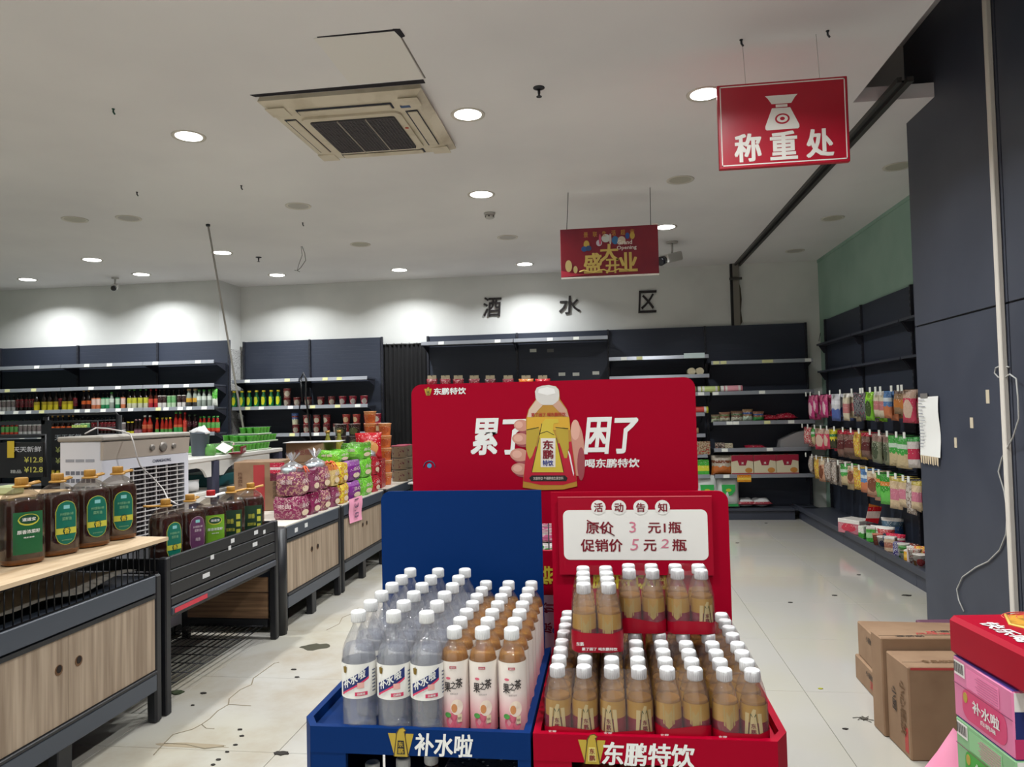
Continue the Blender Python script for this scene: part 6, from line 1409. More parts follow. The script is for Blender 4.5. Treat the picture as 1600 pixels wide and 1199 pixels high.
GT[3] = (6.38, -3.36, 1.151, GT[3][3]); GT[6] = (6.36, -3.36, 1.219, GT[6][3]); GT[8] = (6.25, -3.14, 1.287, GT[8][3]); GT.insert(2, (6.1, -3.36, 1.151, 'rear bottom tray of green cups beside the middle'))
for y, x, z, lb_ in GT: gtray(lb_, y, x, z, 0, (3, 4))
p = at_x(343, 705, -3.10)
gj = MB(); gj.lathe([(.04, 0), (.046, .01), (.046, .06), (.034, .075), (.034, .09)], 16); solo('green_jar', gj, newmat('green_glass', (110, 170, 90), .15, trans=.4), 'green glass jar right of the grey bucket', 'jar', (-3.10, 5.42, 1.151))
mb = MB(); mb.prism([(-.07, 0), (0, -.05), (.075, .0), (.0, .05)], -.002, .002); mb.xf(Matrix.Rotation(-.5, 4, 'X')); o = solo('leaflet', mb, mat((220, 214, 210), .6), 'white diamond shaped leaflet with a red ring near the grey bucket', 'leaflet', (-3.035, 5.52, 1.205), rz=.9)
mb = MB(); mb.lathe([(.016, -.003), (.010, -.003)], 16, caps=False); mb.xf(Matrix.Rotation(PI/2-.5, 4, 'X')); o2 = obj('red_ring', mb, mat((190, 40, 70), .5)); o2.parent = o
cb_ = thing('carton_lid', 'open maroon carton with white leaflets on the white table edge', 'box', (-3.06, 5.76, 1.151), .35)
obj('front_flap', MB().cbox(-.02, -.012, -.17, .17, 0, .055, .002).xf(Matrix.Translation((.075, 0, 0))), mat((120, 24, 40), .5), cb_, world=False)
obj('tray', MB().box(-.05, .058, -.17, .17, 0, .01), mat((120, 24, 40), .5), cb_, world=False)
mb = MB(); text_mb(mb, '天天特惠', (.0638, 0, .028), .18, .025, right=(0, 1, 0), up=(0, 0, 1)); obj('lettering', mb, m_txt, cb_, world=False)
mb = MB(); mb.prism([(-.11, .05), (-.02, .085), (.09, .06), (.03, .0), (-.08, .0)], -.02, -.014, 'x'); obj('leaflet', mb, P_((220, 190, 190), (200, 50, 70), (226, 222, 220), 3, 4), cb_, world=False)
for i, (px, py) in enumerate(((372, 680),)):
    p = at_y(px, py, 7.0); jrr = MB(); jrr.lathe([(.075, 0), (.075, .1)], 20); jrr.mi = 1; jrr.lathe([(.08, .1), (.08, .13)], 20)
    solo('sweets_jar', jrr, [mat((150, 120, 110), .3), c_red], 'clear sweets jar with flat red lid behind the green cups', 'jar', (at_y(374, 680, 6.4).x, 6.4, 1.151))
# things on the lower tiers
for i, (px, lb_) in enumerate(((283, 'left'), (296, 'right'))):
    p = at_x(px, 750, -3.12); solo('preserve_jar', jar_me, None, lb_+' small red jar on the lower white tier', 'jar', (-3.12, p.y+.02, .891)) if False else None
mb = pillow(.24, .09, .12, 77); p = at_x(308, 752, -3.14); solo('white_bag', mb, mat((206, 206, 206), .4), 'white plastic bag on the lower tier left of the dark post', 'bag', (-3.14, 5.15, .891), rz=1.2)
solo('blue_crate', MB().cbox(-.2, .2, -.22, .22, 0, .17, .01), mat((30, 60, 120), .5), 'blue crate below the white bag', 'crate', (-3.28, 5.08, .6615)) 
solo('red_crate', MB().cbox(-.2, .2, -.22, .22, 0, .18, .01), mat((110, 24, 40), .5), 'dark red crate under the blue crate', 'crate', (-3.28, 5.08, .4805))
solo('teal_crate', MB().cbox(-.18, .18, -.3, .3, 0, .1, .01), mat((20, 84, 90), .5), 'teal tray on the lower tier right of the dark post', 'tray', (-3.28, 5.85, .8905))
solo('grey_tub', MB().cbox(-.2, .2, -.32, .32, 0, .2, .03), mat((120, 130, 130), .5), 'grey plastic tub on the bottom tier of the white table', 'tub', (-3.28, 5.82, .4805))

# ------------------------------------------------------------------ cardboard boxes on cabinet 2
m_card = newmat('cardboard', (140, 112, 86), .75); mix_noise(m_card, (126, 98, 74), 6, .4, .7); m_tape = mat((186, 160, 120), .3)
def cardbox(label, w, d, h, loc, rz, marks=(), red=None, tape=True, group=None):
    t = thing('cardboard_box', label, 'box', loc, rz, group)
    obj('carton', MB().cbox(-w/2, w/2, -d/2, d/2, 0, h, .005), m_card, t, world=False)
    obj('flap_seam', MB().box(-w/2+.004, w/2-.004, -.0015, .0015, h, h+.0006), mat((90, 70, 52), .8), t, world=False)
    if red: obj('red_print', MB().box(*red), mat((160, 50, 52), .6), t, world=False)
    for s, c, ww, hh, right, up, col in marks:
        mb = MB(); text_mb(mb, s, c, ww, hh, right=right, up=up, bold=.01, off=.0015); obj('lettering', mb, mat(col, .7), t, world=False)
    return t
X_, Y_, Z_ = (1, 0, 0), (0, 1, 0), (0, 0, 1)
cardbox('tall cardboard box with red stripe and pink card left of the snack bags', .36, .34, .385, (-2.76, 5.62, .7095), math.radians(12), [('红枣糕点', (-.13, -.1705, .25), .11, .035, (0, 0, -1), (1, 0, 0), (90, 60, 40)), ('食品有限公司', (.13, -.1705, .2), .2, .03, (0, 0, -1), (1, 0, 0), (70, 56, 44)), ('小心轻放', (.1805, 0, .2), .2, .04, (0, 0, -1), (0, 1, 0), (80, 56, 44))], (-.03, .055, -.1712, -.17, .0, .36))
p = at_y(431, 738, 5.4)
solo('pink_card', MB().cbox(-.055, .055, -.002, .002, -.07, .07, .001), P_((176, 30, 60), (90, 20, 40), (220, 200, 200), 1, 3), 'small crimson card stuck on the cardboard box', 'card', (p.x, 5.425, p.z), rz=.2)
cardbox('upper brown cardboard box behind the snack bags', .34, .3, .17, (-2.60, 6.22, 1.0405), 0, [('精品糕点', (0, -.1505, .09), .18, .05, X_, Z_, (120, 60, 60))])
cardbox('lower brown cardboard box behind the snack bags', .36, .32, .33, (-2.60, 6.22, .7095), 0)
solo('paper_sheet', MB().cbox(-.24, .24, -.16, .16, 0, .004, .001), mat((190, 186, 186), .6), 'grey paper sheet on top of the upper brown box', 'paper', (-2.56, 6.2, 1.2125), rz=.2)
cardbox('brown cardboard box under the two yellow oil bottles', .40, .34, .33, (-2.66, 6.66, .7095), 0)
for i, (x, y) in enumerate(((-2.60, 6.60), (-2.52, 6.68))):
    me = SB['oil'][0]; o = bpy.data.objects.new('oil_bottle', bottle_small(.26, .04, newmat('olive_oil', (150, 150, 60), .15, trans=.4), P_((190, 170, 70), (150, 140, 60), (120, 130, 60), 2), c_gold, (.1, .55), .42)); COL.objects.link(o); o.location = (x, y, 1.0405)
    tag(o, ('left', 'right')[i]+' squat yellow-green oil bottle behind the snack bags', 'bottle', 'yellow-green oil bottles')
for i, x in enumerate((-2.78, -2.70)):
    o = bpy.data.objects.new('dark_jar', jar_me); COL.objects.link(o); o.location = (x, 6.6, 1.0405); tag(o, ('left', 'right')[i]+' dark jar beside the yellow-green oil bottles', 'jar', 'dark jars')

# ------------------------------------------------------------------ snack bags along the cabinet edge
m_clearb = clear_mat('cellophane', (236, 236, 240), .16, .10, .15)
def snackbag(label, y, z, w, h, d, cols, clear=False, x=-2.29, seed=1, tuft=False, rz=0, twist=None):
    t = thing('snack_bag', label, 'snack bag', (x, y, z), rz, 'snack bags along the cabinet edge')
    rnd = random.Random(seed)
    mb = MB(); mb.cbox(-d/2, d/2, -w/2, w/2, 0, h, .02)
    bm = bmesh.new()
    me = mb.mesh('b', []) if False else None
    # puffed block with wrinkles
    vs = []; fs = []; n = 6; m_ = 6
    M_ = MB()
    def face(f):
        b = len(M_.v)
        for i in range(n+1):
            for j in range(m_+1): M_.v.append(f(i/n, j/m_))
        for i in range(n):
            for j in range(m_): a = b+i*(m_+1)+j; M_.f.append((a, a+1, a+m_+2, a+m_+1)); M_.m.append(0); M_.sm.append(True)
    ph = rnd.random()*6
    def P(x_, y_, z_):   # rounding + wrinkle
        k = 1-.10*(abs(2*z_/h-1)**4)
        s = .004*math.sin(40*y_+ph)+.004*math.sin(55*z_+ph*2)
        e = 1-.12*(abs(2*y_/w)**4)
        return (x_*k*e+s*(1 if x_ > 0 else -1), y_*k*(1-.10*(abs(2*x_/d)**4))+s*.6, z_+(.006*math.sin(30*x_+25*y_+ph) if z_ > h*.6 else 0))
    face(lambda u, v: P(d/2, (u-.5)*w, v*h)); face(lambda u, v: P(-d/2, (u-.5)*w, v*h)); face(lambda u, v: P((u-.5)*d, -w/2, v*h)); face(lambda u, v: P((u-.5)*d, w/2, v*h)); face(lambda u, v: P((u-.5)*d, (v-.5)*w, h)); face(lambda u, v: P((u-.5)*d, (v-.5)*w, 0.0))
    obj('packet', M_, P_(*cols, seed % 2*3, seed), t, world=False)
    mb = MB(); text_mb(mb, '点心', (d/2+.006, 0, h*.6), w*.55, h*.2, right=(0, 1, 0), up=(0, 0, 1), bold=.03); text_mb(mb, '老面', (0, -w/2-.006, h*.6), d*.5, h*.2, right=(1, 0, 0), up=(0, 0, 1), bold=.03); obj('lettering', mb, mat((214, 190, 190), .5), t, world=False)
    mb = MB(); mb.disc((0, h*.26, d/2+.003), w*.26, h*.13, 16, 'x', .003); obj('food_picture', mb, mat((206, 186, 160), .5), t, world=False)
    if clear:
        for q in (-1, 1): 
            b2 = MB(); b2.lathe([(.045, 0), (.05, .03), (.03, .036)], 14, cx=0, cy=q*w*.24); b2.v = [(a, b, c+h-.002) for a, b, c in b2.v]; obj('white_lid', b2, mat((206, 220, 222), .4), t, world=False)
        b2 = MB(); b2.lathe([(.075, 0), (.07, .05), (.03, .075), (.012, .09)], 14); b2.v = [(a*1.1, b*1.3, c+h-.01) for a, b, c in b2.v]; obj('cellophane', b2, m_clearb, t, world=False)
    if tuft:
        b2 = MB(); 
        for q in range(16):
            a = 2*PI*q/16+rnd.random(); r0, r1 = .008, .03+.03*rnd.random(); zz = h+.075
            b2.add([(r0*math.cos(a), r0*math.sin(a), zz), (r0*math.cos(a+.6), r0*math.sin(a+.6), zz), (r1*math.cos(a+.5), r1*math.sin(a+.5), zz+.05+.03*rnd.random()), (r1*math.cos(a), r1*math.sin(a), zz+.04+.03*rnd.random())], [(0, 1, 2, 3)])
        obj('gathered_tuft', b2, m_clearb, t, world=False)
        obj('tie', MB().tube([(.012*math.cos(2*PI*q/8), .012*math.sin(2*PI*q/8), h+.075) for q in range(8)], .003, 5, True), mat((150, 110, 60), .4), t, world=False)
    return t
MAR = ((130, 36, 80), (170, 120, 130), (110, 24, 60)); VIO = ((120, 40, 130), (90, 24, 100), (150, 90, 160)); GRN = ((100, 180, 50), (130, 210, 70), (90, 150, 50)); YEL = ((210, 190, 50), (190, 110, 60), (226, 210, 90)); RED = ((176, 36, 50), (200, 80, 60), (150, 24, 40)); PUR = ((130, 60, 90), (190, 150, 130), (110, 40, 70))
z1_ = .7095; z2_ = .876
low = [(5.10, .22, MAR, 'maroon'), (5.325, .20, MAR, 'maroon'), (5.535, .20, PUR, 'mauve'), (5.74, .19, PUR, 'mauve'), (5.94, .18, YEL, 'yellow'), (6.21, .30, VIO, 'violet'), (6.53, .30, GRN, 'green'), (6.80, .2, RED, 'red')]
for i, (y, w, c, nm) in enumerate(low): snackbag(('%s bag in the bottom layer on the cabinet edge, %s from the near end' % (nm, ORD[i])), y, z1_, w, .158, .2, c, seed=i+1)
up_ = [(5.12, .20, PUR, 'maroon', 1, 1), (5.33, .18, PUR, 'maroon', 0, 0), (5.54, .20, PUR, 'brown', 1, 1), (5.75, .18, ((206, 180, 120), (170, 110, 60), (200, 120, 60)), 'tan', 0, 0), (5.95, .18, YEL, 'yellow', 0, 0), (6.21, .30, VIO, 'violet', 0, 0), (6.53, .30, GRN, 'green', 0, 0), (6.80, .2, RED, 'red', 1, 1)]
for i, (y, w, c, nm, cl, tf) in enumerate(up_): snackbag(('%s%s bag in the upper layer on the cabinet edge, %s from the near end' % (nm, ' tied' if tf else '', ORD[i])), y, z2_, w, .165, .19, c, bool(cl), seed=i+11, tuft=bool(tf))
# orange ribbons on two of them
mb = MB()
for q in range(14): a = R_.random()*6; mb.tube([(0, 0, 0), (.05*math.cos(a), .07*math.sin(a), .015), (.08*math.cos(a), .1*math.sin(a), -.02)], .006, 4)
solo('ribbon_bow', mb, mat((200, 80, 40), .4), 'orange ribbon bow on the nearest maroon bag', 'ribbon', (-2.24, 5.18, 1.056)); 
o = solo('ribbon_bow', mb.mesh('bow', mat((200, 80, 40), .4)), None, 'orange ribbon bow on the tan bag', 'ribbon', (-2.24, 5.72, 1.056))
# green leafy pillow bags on top
for i, (x, y, z, w, h, lb_) in enumerate(((-2.37, 6.14, 1.043, .30, .10, 'left green bag lying over the violet one'), (-2.30, 6.52, 1.043, .34, .14, 'bulging green bag on top of the green stack'))):
    snackbag(lb_, y, z, w, h, .2, GRN, x=x, seed=31+i)
# red noodle bag, dark cups and orange tubs on cabinet 4
t = thing('red_snack_bag', 'glossy red snack bag leaning on the orange tubs', 'snack bag', (-2.36, 7.06, 1.0), .4)
obj('pouch', pillow(.26, .26, .1, 41), P_((186, 24, 40), (210, 150, 90), (190, 30, 40), 0, 41), t, world=False)
solo('red_carton', MB().cbox(-.12, .12, -.1, .1, 0, .288, .006), P_((160, 30, 44), (120, 20, 34), (190, 80, 70), 3, 3), 'red carton supporting the red snack bag', 'box', (-2.36, 7.14, .7095), rz=.1)
tub = MB(); tub.lathe([(.05, 0), (.052, .004), (.062, .115), (.066, .117), (.066, .125)], 18); tub.mi = 1; tub.lathe([(.064, .125), (.03, .1265)], 18)
tub_me = tub.mesh('tub', [P_((214, 110, 50), (190, 90, 40), (226, 150, 90), 0, 6), mat((206, 196, 180), .4)])
tubd = tub.mesh('tub', [P_((50, 44, 40), (90, 100, 60), (60, 40, 40), 0, 6), mat((206, 200, 190), .4)])
k = 0
lvl = ['bottom', 'second', 'third', 'fourth', 'fifth', 'top']
for c, (x, y, n) in enumerate(((-2.46, 7.42, 6), (-2.30, 7.42, 5), (-2.36, 7.58, 5))):
    for i in range(n):
        o = bpy.data.objects.new('orange_tub', tub_me); COL.objects.link(o); o.location = (x, y, .7095+.1275*i); o.rotation_euler = (0, 0, R_.uniform(-1, 1))
        tag(o, lvl[i]+' orange noodle tub of the '+('left', 'right', 'rear')[c]+' stack near the blue panel', 'tub', 'stacked orange tubs')
for i, (x, y, z) in enumerate(((-2.63, 7.42, .7095), (-2.63, 7.42, .837), (-2.63, 7.42, .9645), (-2.63, 7.42, 1.092), (-2.63, 7.42, 1.2195), (-2.78, 7.42, .7095), (-2.78, 7.42, .837), (-2.78, 7.42, .9645), (-2.78, 7.42, 1.092), (-2.78, 7.42, 1.2195))):
    o = bpy.data.objects.new('dark_tub', tubd); COL.objects.link(o); o.location = (x, y, z); tag(o, lvl[i % 5]+' dark tub with white lid, '+('right', 'left')[i//5]+' dark stack', 'tub', 'stacked dark tubs')
tp = MB(); tp.lathe([(.085, 0), (.085, .112), (.088, .113), (.088, .118)], 24)
m_pt = newmat('patterned_tub', (150, 134, 112), .5); r_ = mix_noise(m_pt, (110, 50, 60), 30, .6, .64); tpm = tp.mesh('tub', m_pt)
lid = MB(); lid.lathe([(.089, .118), (.089, .126), (.085, .128)], 24); lidm = lid.mesh('lid', mat((150, 40, 66), .4))
for c, (x, y) in enumerate(((-2.235, 7.66), (-2.235, 7.86), (-2.05+.0, 7.95))):
    pass
for c, (x, y) in enumerate(((-2.26, 7.80), (-2.10, 7.98))):
    zb = .7095 if c == 0 else .7095
    for i in range(3):
        if c == 1: x = -2.265; y = 8.02
        t = thing('patterned_tub', ('bottom', 'middle', 'top')[i]+' brown patterned tub of the '+('nearer', 'farther')[c]+' stack by the blue panel', 'tub', (x, y, zb+.129*i), 0, 'brown patterned tubs')
        o = bpy.data.objects.new('tub', tpm); COL.objects.link(o); o.parent = t
        if i == 2: o = bpy.data.objects.new('lid', lidm); COL.objects.link(o); o.parent = t
# more tubs on a small white table right of that stack, seen beside the header
tt = thing('side_table', 'small table behind the blue panel carrying patterned tubs', 'table', (-1.9, 7.9, 0))
obj('top', MB().cbox(-2.12, -1.5, 7.6, 8.1, .69, .709, .004), m_wp, tt)
for x in (-2.1, -1.55):
    for y in (7.63, 8.04): obj('leg', MB().box(x, x+.03, y, y+.03, 0, .69), m_blk, tt)
for c, (x, y) in enumerate(((-2.02, 7.75), (-1.83, 7.75))):
    for i in range(3):
        t = thing('patterned_tub', ('bottom', 'middle', 'top')[i]+' patterned tub of the '+('left', 'right')[c]+' stack on the small table', 'tub', (x, y, .7095+.129*i), 0, 'brown patterned tubs')
        o = bpy.data.objects.new('tub', tpm); COL.objects.link(o); o.parent = t
        if i == 2: o = bpy.data.objects.new('lid', lidm); COL.objects.link(o); o.parent = t
# ================================================================== HANGING SIGNS
m_sred = newmat('sign_red', (176, 24, 46), .3); m_sw = mat((232, 228, 220), .5)
SY = 3.83
a = at_y(1120, 134, SY); b = at_y(1329, 252, SY)
sx0, sx1, sz1, sz0 = a.x, b.x, a.z, b.z
ws = thing('weighing_sign', 'red hanging sign with white scale symbol and characters', 'sign', ((sx0+sx1)/2, SY, sz0))
obj('panel', MB().cbox(sx0, sx1, SY, SY+.03, sz0, sz1, .003), m_sred, ws)
W_, H_ = sx1-sx0, sz1-sz0
for (x0, x1, z0, z1) in ((.02, .98, .965, .978), (.02, .98, .030, .043), (.02, .028, .03, .978), (.972, .98, .03, .978)):
    obj('border_line', MB().box(sx0+x0*W_, sx0+x1*W_, SY-.001, SY, sz0+z0*H_, sz0+z1*H_), m_sw, ws)
def sp_(pts): return [(sx0+u*W_, sz0+v*H_) for u, v in pts]
sc_ = obj('scale_symbol', MB().prism(sp_([(.365, .44), (.365, .47), (.42, .68), (.56, .68), (.625, .47), (.625, .44), (.615, .425), (.375, .425)]), SY-.0012, SY), m_sw, ws)
obj('scale_pan', MB().prism(sp_([(.37, .83), (.62, .83), (.60, .80), (.57, .73), (.42, .73), (.39, .80)]), SY-.0012, SY), m_sw, ws)
obj('scale_neck', MB().prism(sp_([(.45, .72), (.54, .72), (.54, .69), (.45, .69)]), SY-.0012, SY), m_sw, ws)
cx, cz = sp_([(.497, .55)])[0]
obj('dial', MB().disc((cx, cz, SY-.0024), .036, .027, 24, 'y', .001), m_sred, ws); obj('dial_face', MB().disc((cx, cz, SY-.0034), .027, .019, 24, 'y', .001), m_sw, ws)
obj('needle', MB().disc((cx, cz, SY-.0044), .012, .009, 14, 'y', .001), m_sred, ws)
for ch, u in (('称', .225), ('重', .50), ('处', .775)):
    vs, fs = text_raw(ch, .055); mb = MB(); mb.add([(sx0+u*W_+q*.215*W_*.98, SY-.0012-d*3, sz0+.235*H_+v*.335*H_) for q, v, d in vs], fs); obj('character', mb, m_sw, ws)
for u in (.23, .80): obj('hanging_wire', MB().tube([(sx0+u*W_, SY+.015, sz1), (sx0+u*W_-.01, SY+.015, CEIL)], .0018, 5), mat((190, 188, 186), .5), ws)
# grand opening sign
SY = 6.32
a = at_y(875, 360, SY); b = at_y(1030, 427, SY); sx0, sx1, sz1, sz0 = a.x, b.x, a.z+.005, b.z
W_, H_ = sx1-sx0, sz1-sz0
gs = thing('opening_sign', 'dark red hanging grand opening sign with gold characters and balloons', 'sign', ((sx0+sx1)/2, SY, sz0))
m_gr = newmat('poster_red', (132, 26, 42), .4); mix_noise(m_gr, (110, 20, 44), 3, .4, .7)
obj('panel', MB().cbox(sx0, sx1, SY, SY+.02, sz0, sz1, .002), m_gr, gs)
obj('white_edge', MB().box(sx0, sx1, SY-.0006, SY+.021, sz0-.012, sz0), m_sw, gs)
m_gd = mat((206, 180, 96), .4); m_gd2 = mat((190, 140, 60), .4)
def gt(s, u, v, w, h, m, b=.04):
    vs, fs = text_raw(s, b); mb = MB(); mb.add([(sx0+(u+q*w)*W_, SY-.004-d*3, sz0+(v+r*h)*H_) for q, r, d in vs], fs); obj('character', mb, m, gs)
for i, ch in enumerate('景联生活超市'): gt(ch, .265+.095*i, .86+.004*i, .045, .11, m_gd2, .01)
gt('盛', .33, .27, .19, .42, m_gd, .06); gt('大', .50, .47, .19, .36, m_gd, .06); gt('开', .53, .19, .14, .30, m_gd, .05); gt('业', .69, .26, .19, .40, m_gd, .06)
gt('Grand', .66, .67, .15, .09, m_sw, .01); gt('Opening', .68, .55, .20, .10, m_sw, .01)
for i, (u, v, r, ry, c) in enumerate(((.27, .66, .03, .09, (190, 160, 70)), (.245, .57, .03, .06, (40, 80, 140)), (.29, .58, .03, .06, (50, 70, 110)), (.565, .72, .035, .09, (50, 110, 160)), (.47, .77, .045, .09, (200, 206, 200)), (.63, .71, .04, .09, (206, 190, 170)), (.69, .80, .02, .07, (40, 80, 150)), (.74, .80, .025, .08, (190, 160, 70)), (.40, .68, .03, .07, (200, 190, 200)), (.41, .75, .012, .12, (200, 80, 110)), (.515, .75, .012, .12, (200, 190, 190)), (.08, .23, .035, .13, (200, 180, 120)), (.15, .15, .022, .08, (200, 180, 120)))):
    mb = MB(); mb.disc((sx0+u*W_, sz0+v*H_, SY-.0022-.0002*i), r*W_, ry*H_*.95, 18, 'y', .0004); obj('balloon' if i < 10 else 'coin', mb, mat(c, .4), gs)
mb = MB(); mb.tube([(sx0+(.19+.05*q)*W_, SY-.002, sz0+(.10+.03*math.sin(q*1.7))*H_) for q in range(11)], .006, 5); obj('gold_ribbon', mb, m_gd, gs)
mb = MB(); mb.prism([(sx0, sz0), (sx0+.3*W_, sz0+.02), (sx0+.18*W_, sz0+.06*H_), (sx0, sz0+.14*H_)], SY-.001, SY); obj('pink_swoosh', mb, mat((190, 50, 70), .4), gs)
for px in (887, 1015):
    p = at_z(px, 297, CEIL); obj('hanging_wire', MB().tube([(sx0+(.07 if px == 887 else .93)*W_, SY+.01, sz1), (p.x, SY+.01, CEIL)], .003, 5), m_gun, gs)
obj('white_clip', MB().box(sx1-.05, sx1, SY, SY+.02, sz1, sz1+.012), m_sw, gs)
# ================================================================== RIGHT-HAND BOXES
def drinkcase(label, loc, rz, w, d, h, c_side, c_front, c_base, word, top, front_lower=None):
    t = thing('drink_case', label, 'box', loc, rz, 'stacked cases of drink')
    obj('carton', MB().cbox(-w/2, w/2, -d/2, d/2, 0, h, .004), mat(c_side, .45), t, world=False)
    obj('top_print', MB().box(-w/2+.002, w/2-.002, -d/2+.002, d/2-.002, h, h+.0006), mat(top, .45), t, world=False)
    X0 = -w/2
    obj('white_field', MB().box(X0+.004, w/2-.004, -d/2-.0006, -d/2, h*.35, h-.004), m_wht, t, world=False)
    obj('band', MB().box(X0+.004, w/2-.004, -d/2-.0012, -d/2, h*.30, h*.70), mat(c_front, .45), t, world=False)
    obj('base_band', MB().box(X0+.002, w/2-.002, -d/2-.0012, -d/2, .002, h*.30), mat(c_base, .45), t, world=False)
    mb = MB(); text_mb(mb, '快速补充电解质', (X0+.16, -d/2-.002, h*.15), .26, .028, bold=.03); obj('lettering', mb, mat((226, 200, 210), .5), t, world=False)
    emblem(t, (X0+.085, -d/2-.0015, h*.62), .10, world=False)
    mb = MB(); text_mb(mb, word, (X0+.27, -d/2-.002, h*.62), .2, .07, bold=.04, shear=.1); obj('lettering', mb, m_txt, t, world=False)
    # left face (-x): barcode, oval brand field, text
    xs = X0-.0008
    def side(pts, m, lay, nm): obj(nm, MB().prism(pts, xs-lay-.0004, xs-lay, 'x'), m, t, world=False)
    side([(d*.28, h*.72), (d*.47, h*.72), (d*.47, h*.95), (d*.28, h*.95)], m_wht, 0, 'barcode_field')
    for q in range(11): y = d*.30+q*.0045; side([(y, h*.76), (y+.0016+.001*(q % 2), h*.76), (y+.0016+.001*(q % 2), h*.92), (y, h*.92)], m_ink, .0005, 'barcode_line')
    side(rrect(-d*.40, d*.34, h*.08, h*.58, .03, 6), mat(front_lower or c_base, .45), 0, 'brand_field')
    side(rrect(-d*.30, d*.25, h*.60, h*.92, .004, 2), mat(tuple(min(255, int(v*1.08)) for v in c_side), .5), .0, 'text_block')
    for q in range(7): side([(-d*.28, h*(.63+.04*q)), (d*(.05+.02*(q % 3)), h*(.63+.04*q)), (d*(.05+.02*(q % 3)), h*(.642+.04*q)), (-d*.28, h*(.642+.04*q))], mat((190, 100, 140) if 'pink' in label else (110, 140, 110), .5), .0006, 'text_line')
    mb = MB(); text_mb(mb, word, (xs-.001, -.02, h*.37), d*.45, h*.2, right=(0, -1, 0), up=(0, 0, 1), bold=.04); text_mb(mb, '白桃味', (xs-.001, -.03, h*.2), d*.25, h*.08, right=(0, -1, 0), up=(0, 0, 1), bold=.02); obj('lettering', mb, m_txt, t, world=False)
    obj('brand_dot', MB().disc((d*.28, h*.42, xs-.0012), .010, .014, 14, 'x', .0008), m_gold, t, world=False)
    obj('seam', MB().box(xs-.0008, xs, -d/2, d/2, h*.56, h*.57), mat((120, 60, 90), .7), t, world=False)
    return t
CX, CY, ang = 1.16, 2.115, math.radians(4)
PK = (214, 120, 160); GN = (110, 170, 110)
drinkcase('pink drink case directly under the red gift box', (CX, CY, .573), ang, .42, .27, .165, PK, (30, 40, 100), (190, 50, 100), '补水啦', (90, 70, 150), (206, 60, 110))
drinkcase('green and white drink case under the pink one', (CX, CY-.002, .407), ang, .42, .27, .165, (130, 180, 130), (40, 130, 60), (60, 150, 60), '补水啦', (70, 70, 150), (60, 160, 50))
for i, z in enumerate((.241, .075)): drinkcase(('third', 'lowest')[i]+' drink case in the stack under the green one', (CX, CY, z), ang, .42, .27, .165, (200, 200, 196), (30, 40, 100), (190, 50, 100), '补水啦', (90, 70, 150))
solo('pallet', MB().cbox(-.25, .25, -.18, .18, 0, .0745, .01), m_woodh, 'low wooden block under the drink cases', 'pallet', (CX, CY, 0), rz=ang)
rb = thing('red_gift_box', 'red gift carton with gold picture on top of the drink cases', 'box', (1.19, 2.02, .7405), math.radians(6)); w, d, h = .46, .50, .108
obj('carton', MB().cbox(-w/2, w/2, -d/2, d/2, 0, h, .012), newmat('gift_red', (160, 2, 36), .45, spec=.15), rb, world=False)
obj('gold_picture', MB().prism([(-w/2+.15, d/2-.02), (w/2-.02, d/2-.02), (w/2-.02, -.14), (-.02, -.02), (-.08, .06), (-.12, .14)], h, h+.0008, 'z'), newmat('gold_food', (206, 150, 50), .4), rb, world=False)
mix_noise(bpy.data.materials['gold_food'], (130, 80, 30), 14, .45, .6)
obj('picture_edge', MB().tube([(-w/2+.15, d/2-.02, h+.001), (-.125, .14, h+.001), (-.085, .06, h+.001), (-.02, -.025, h+.001), (w/2-.02, -.145, h+.001)], .004, 5), mat((226, 190, 90), .4), rb, world=False)
mb = MB(); text_mb(mb, '快乐喝 财运来', (-w/2+.055, -.02, h+.0012), .36, .05, right=(0, -1, 0), up=(1, 0, 0), bold=.045); obj('lettering', mb, m_txt, rb, world=False)
mb = MB()
for k in range(4): mb.tube([(-.03+.018*(k+1)*math.cos(a), .20+.014*(k+1)*math.sin(a), h+.0006) for a in [PI*q/8 for q in range(9)]], .0015, 4)
obj('wave_print', mb, mat((214, 90, 80), .5), rb, world=False)
# cardboard boxes on the floor
def cb(label, corner, w, d, h, rz, z=0, marks=(), redbands=()):
    """corner = nearest left bottom corner"""
    c = Vector((math.cos(rz)*w/2-math.sin(rz)*d/2, math.sin(rz)*w/2+math.cos(rz)*d/2)); t = thing('cardboard_box', label, 'box', (corner[0]+c.x, corner[1]+c.y, z), rz, 'cardboard boxes by the partition')
    obj('carton', MB().cbox(-w/2, w/2, -d/2, d/2, 0, h, .005), m_card, t, world=False)
    obj('flap_seam', MB().box(-w/2+.004, w/2-.004, -d*.22, -d*.22+.003, h, h+.0007), mat((90, 70, 52), .8), t, world=False)
    for s, c_, ww, hh, right, up, col in marks:
        mb = MB(); text_mb(mb, s, c_, ww, hh, right=right, up=up, bold=.02, off=.0015); obj('lettering', mb, mat(col, .7), t, world=False)
    for b_ in redbands: obj('red_print', MB().box(*b_), mat((170, 60, 56), .6), t, world=False)
    return t
RDT, BK, BR = (170, 60, 56), (56, 46, 40), (100, 70, 40)
NX_ = (-1, 0, 0)
w, d, h = .46, .21, .375
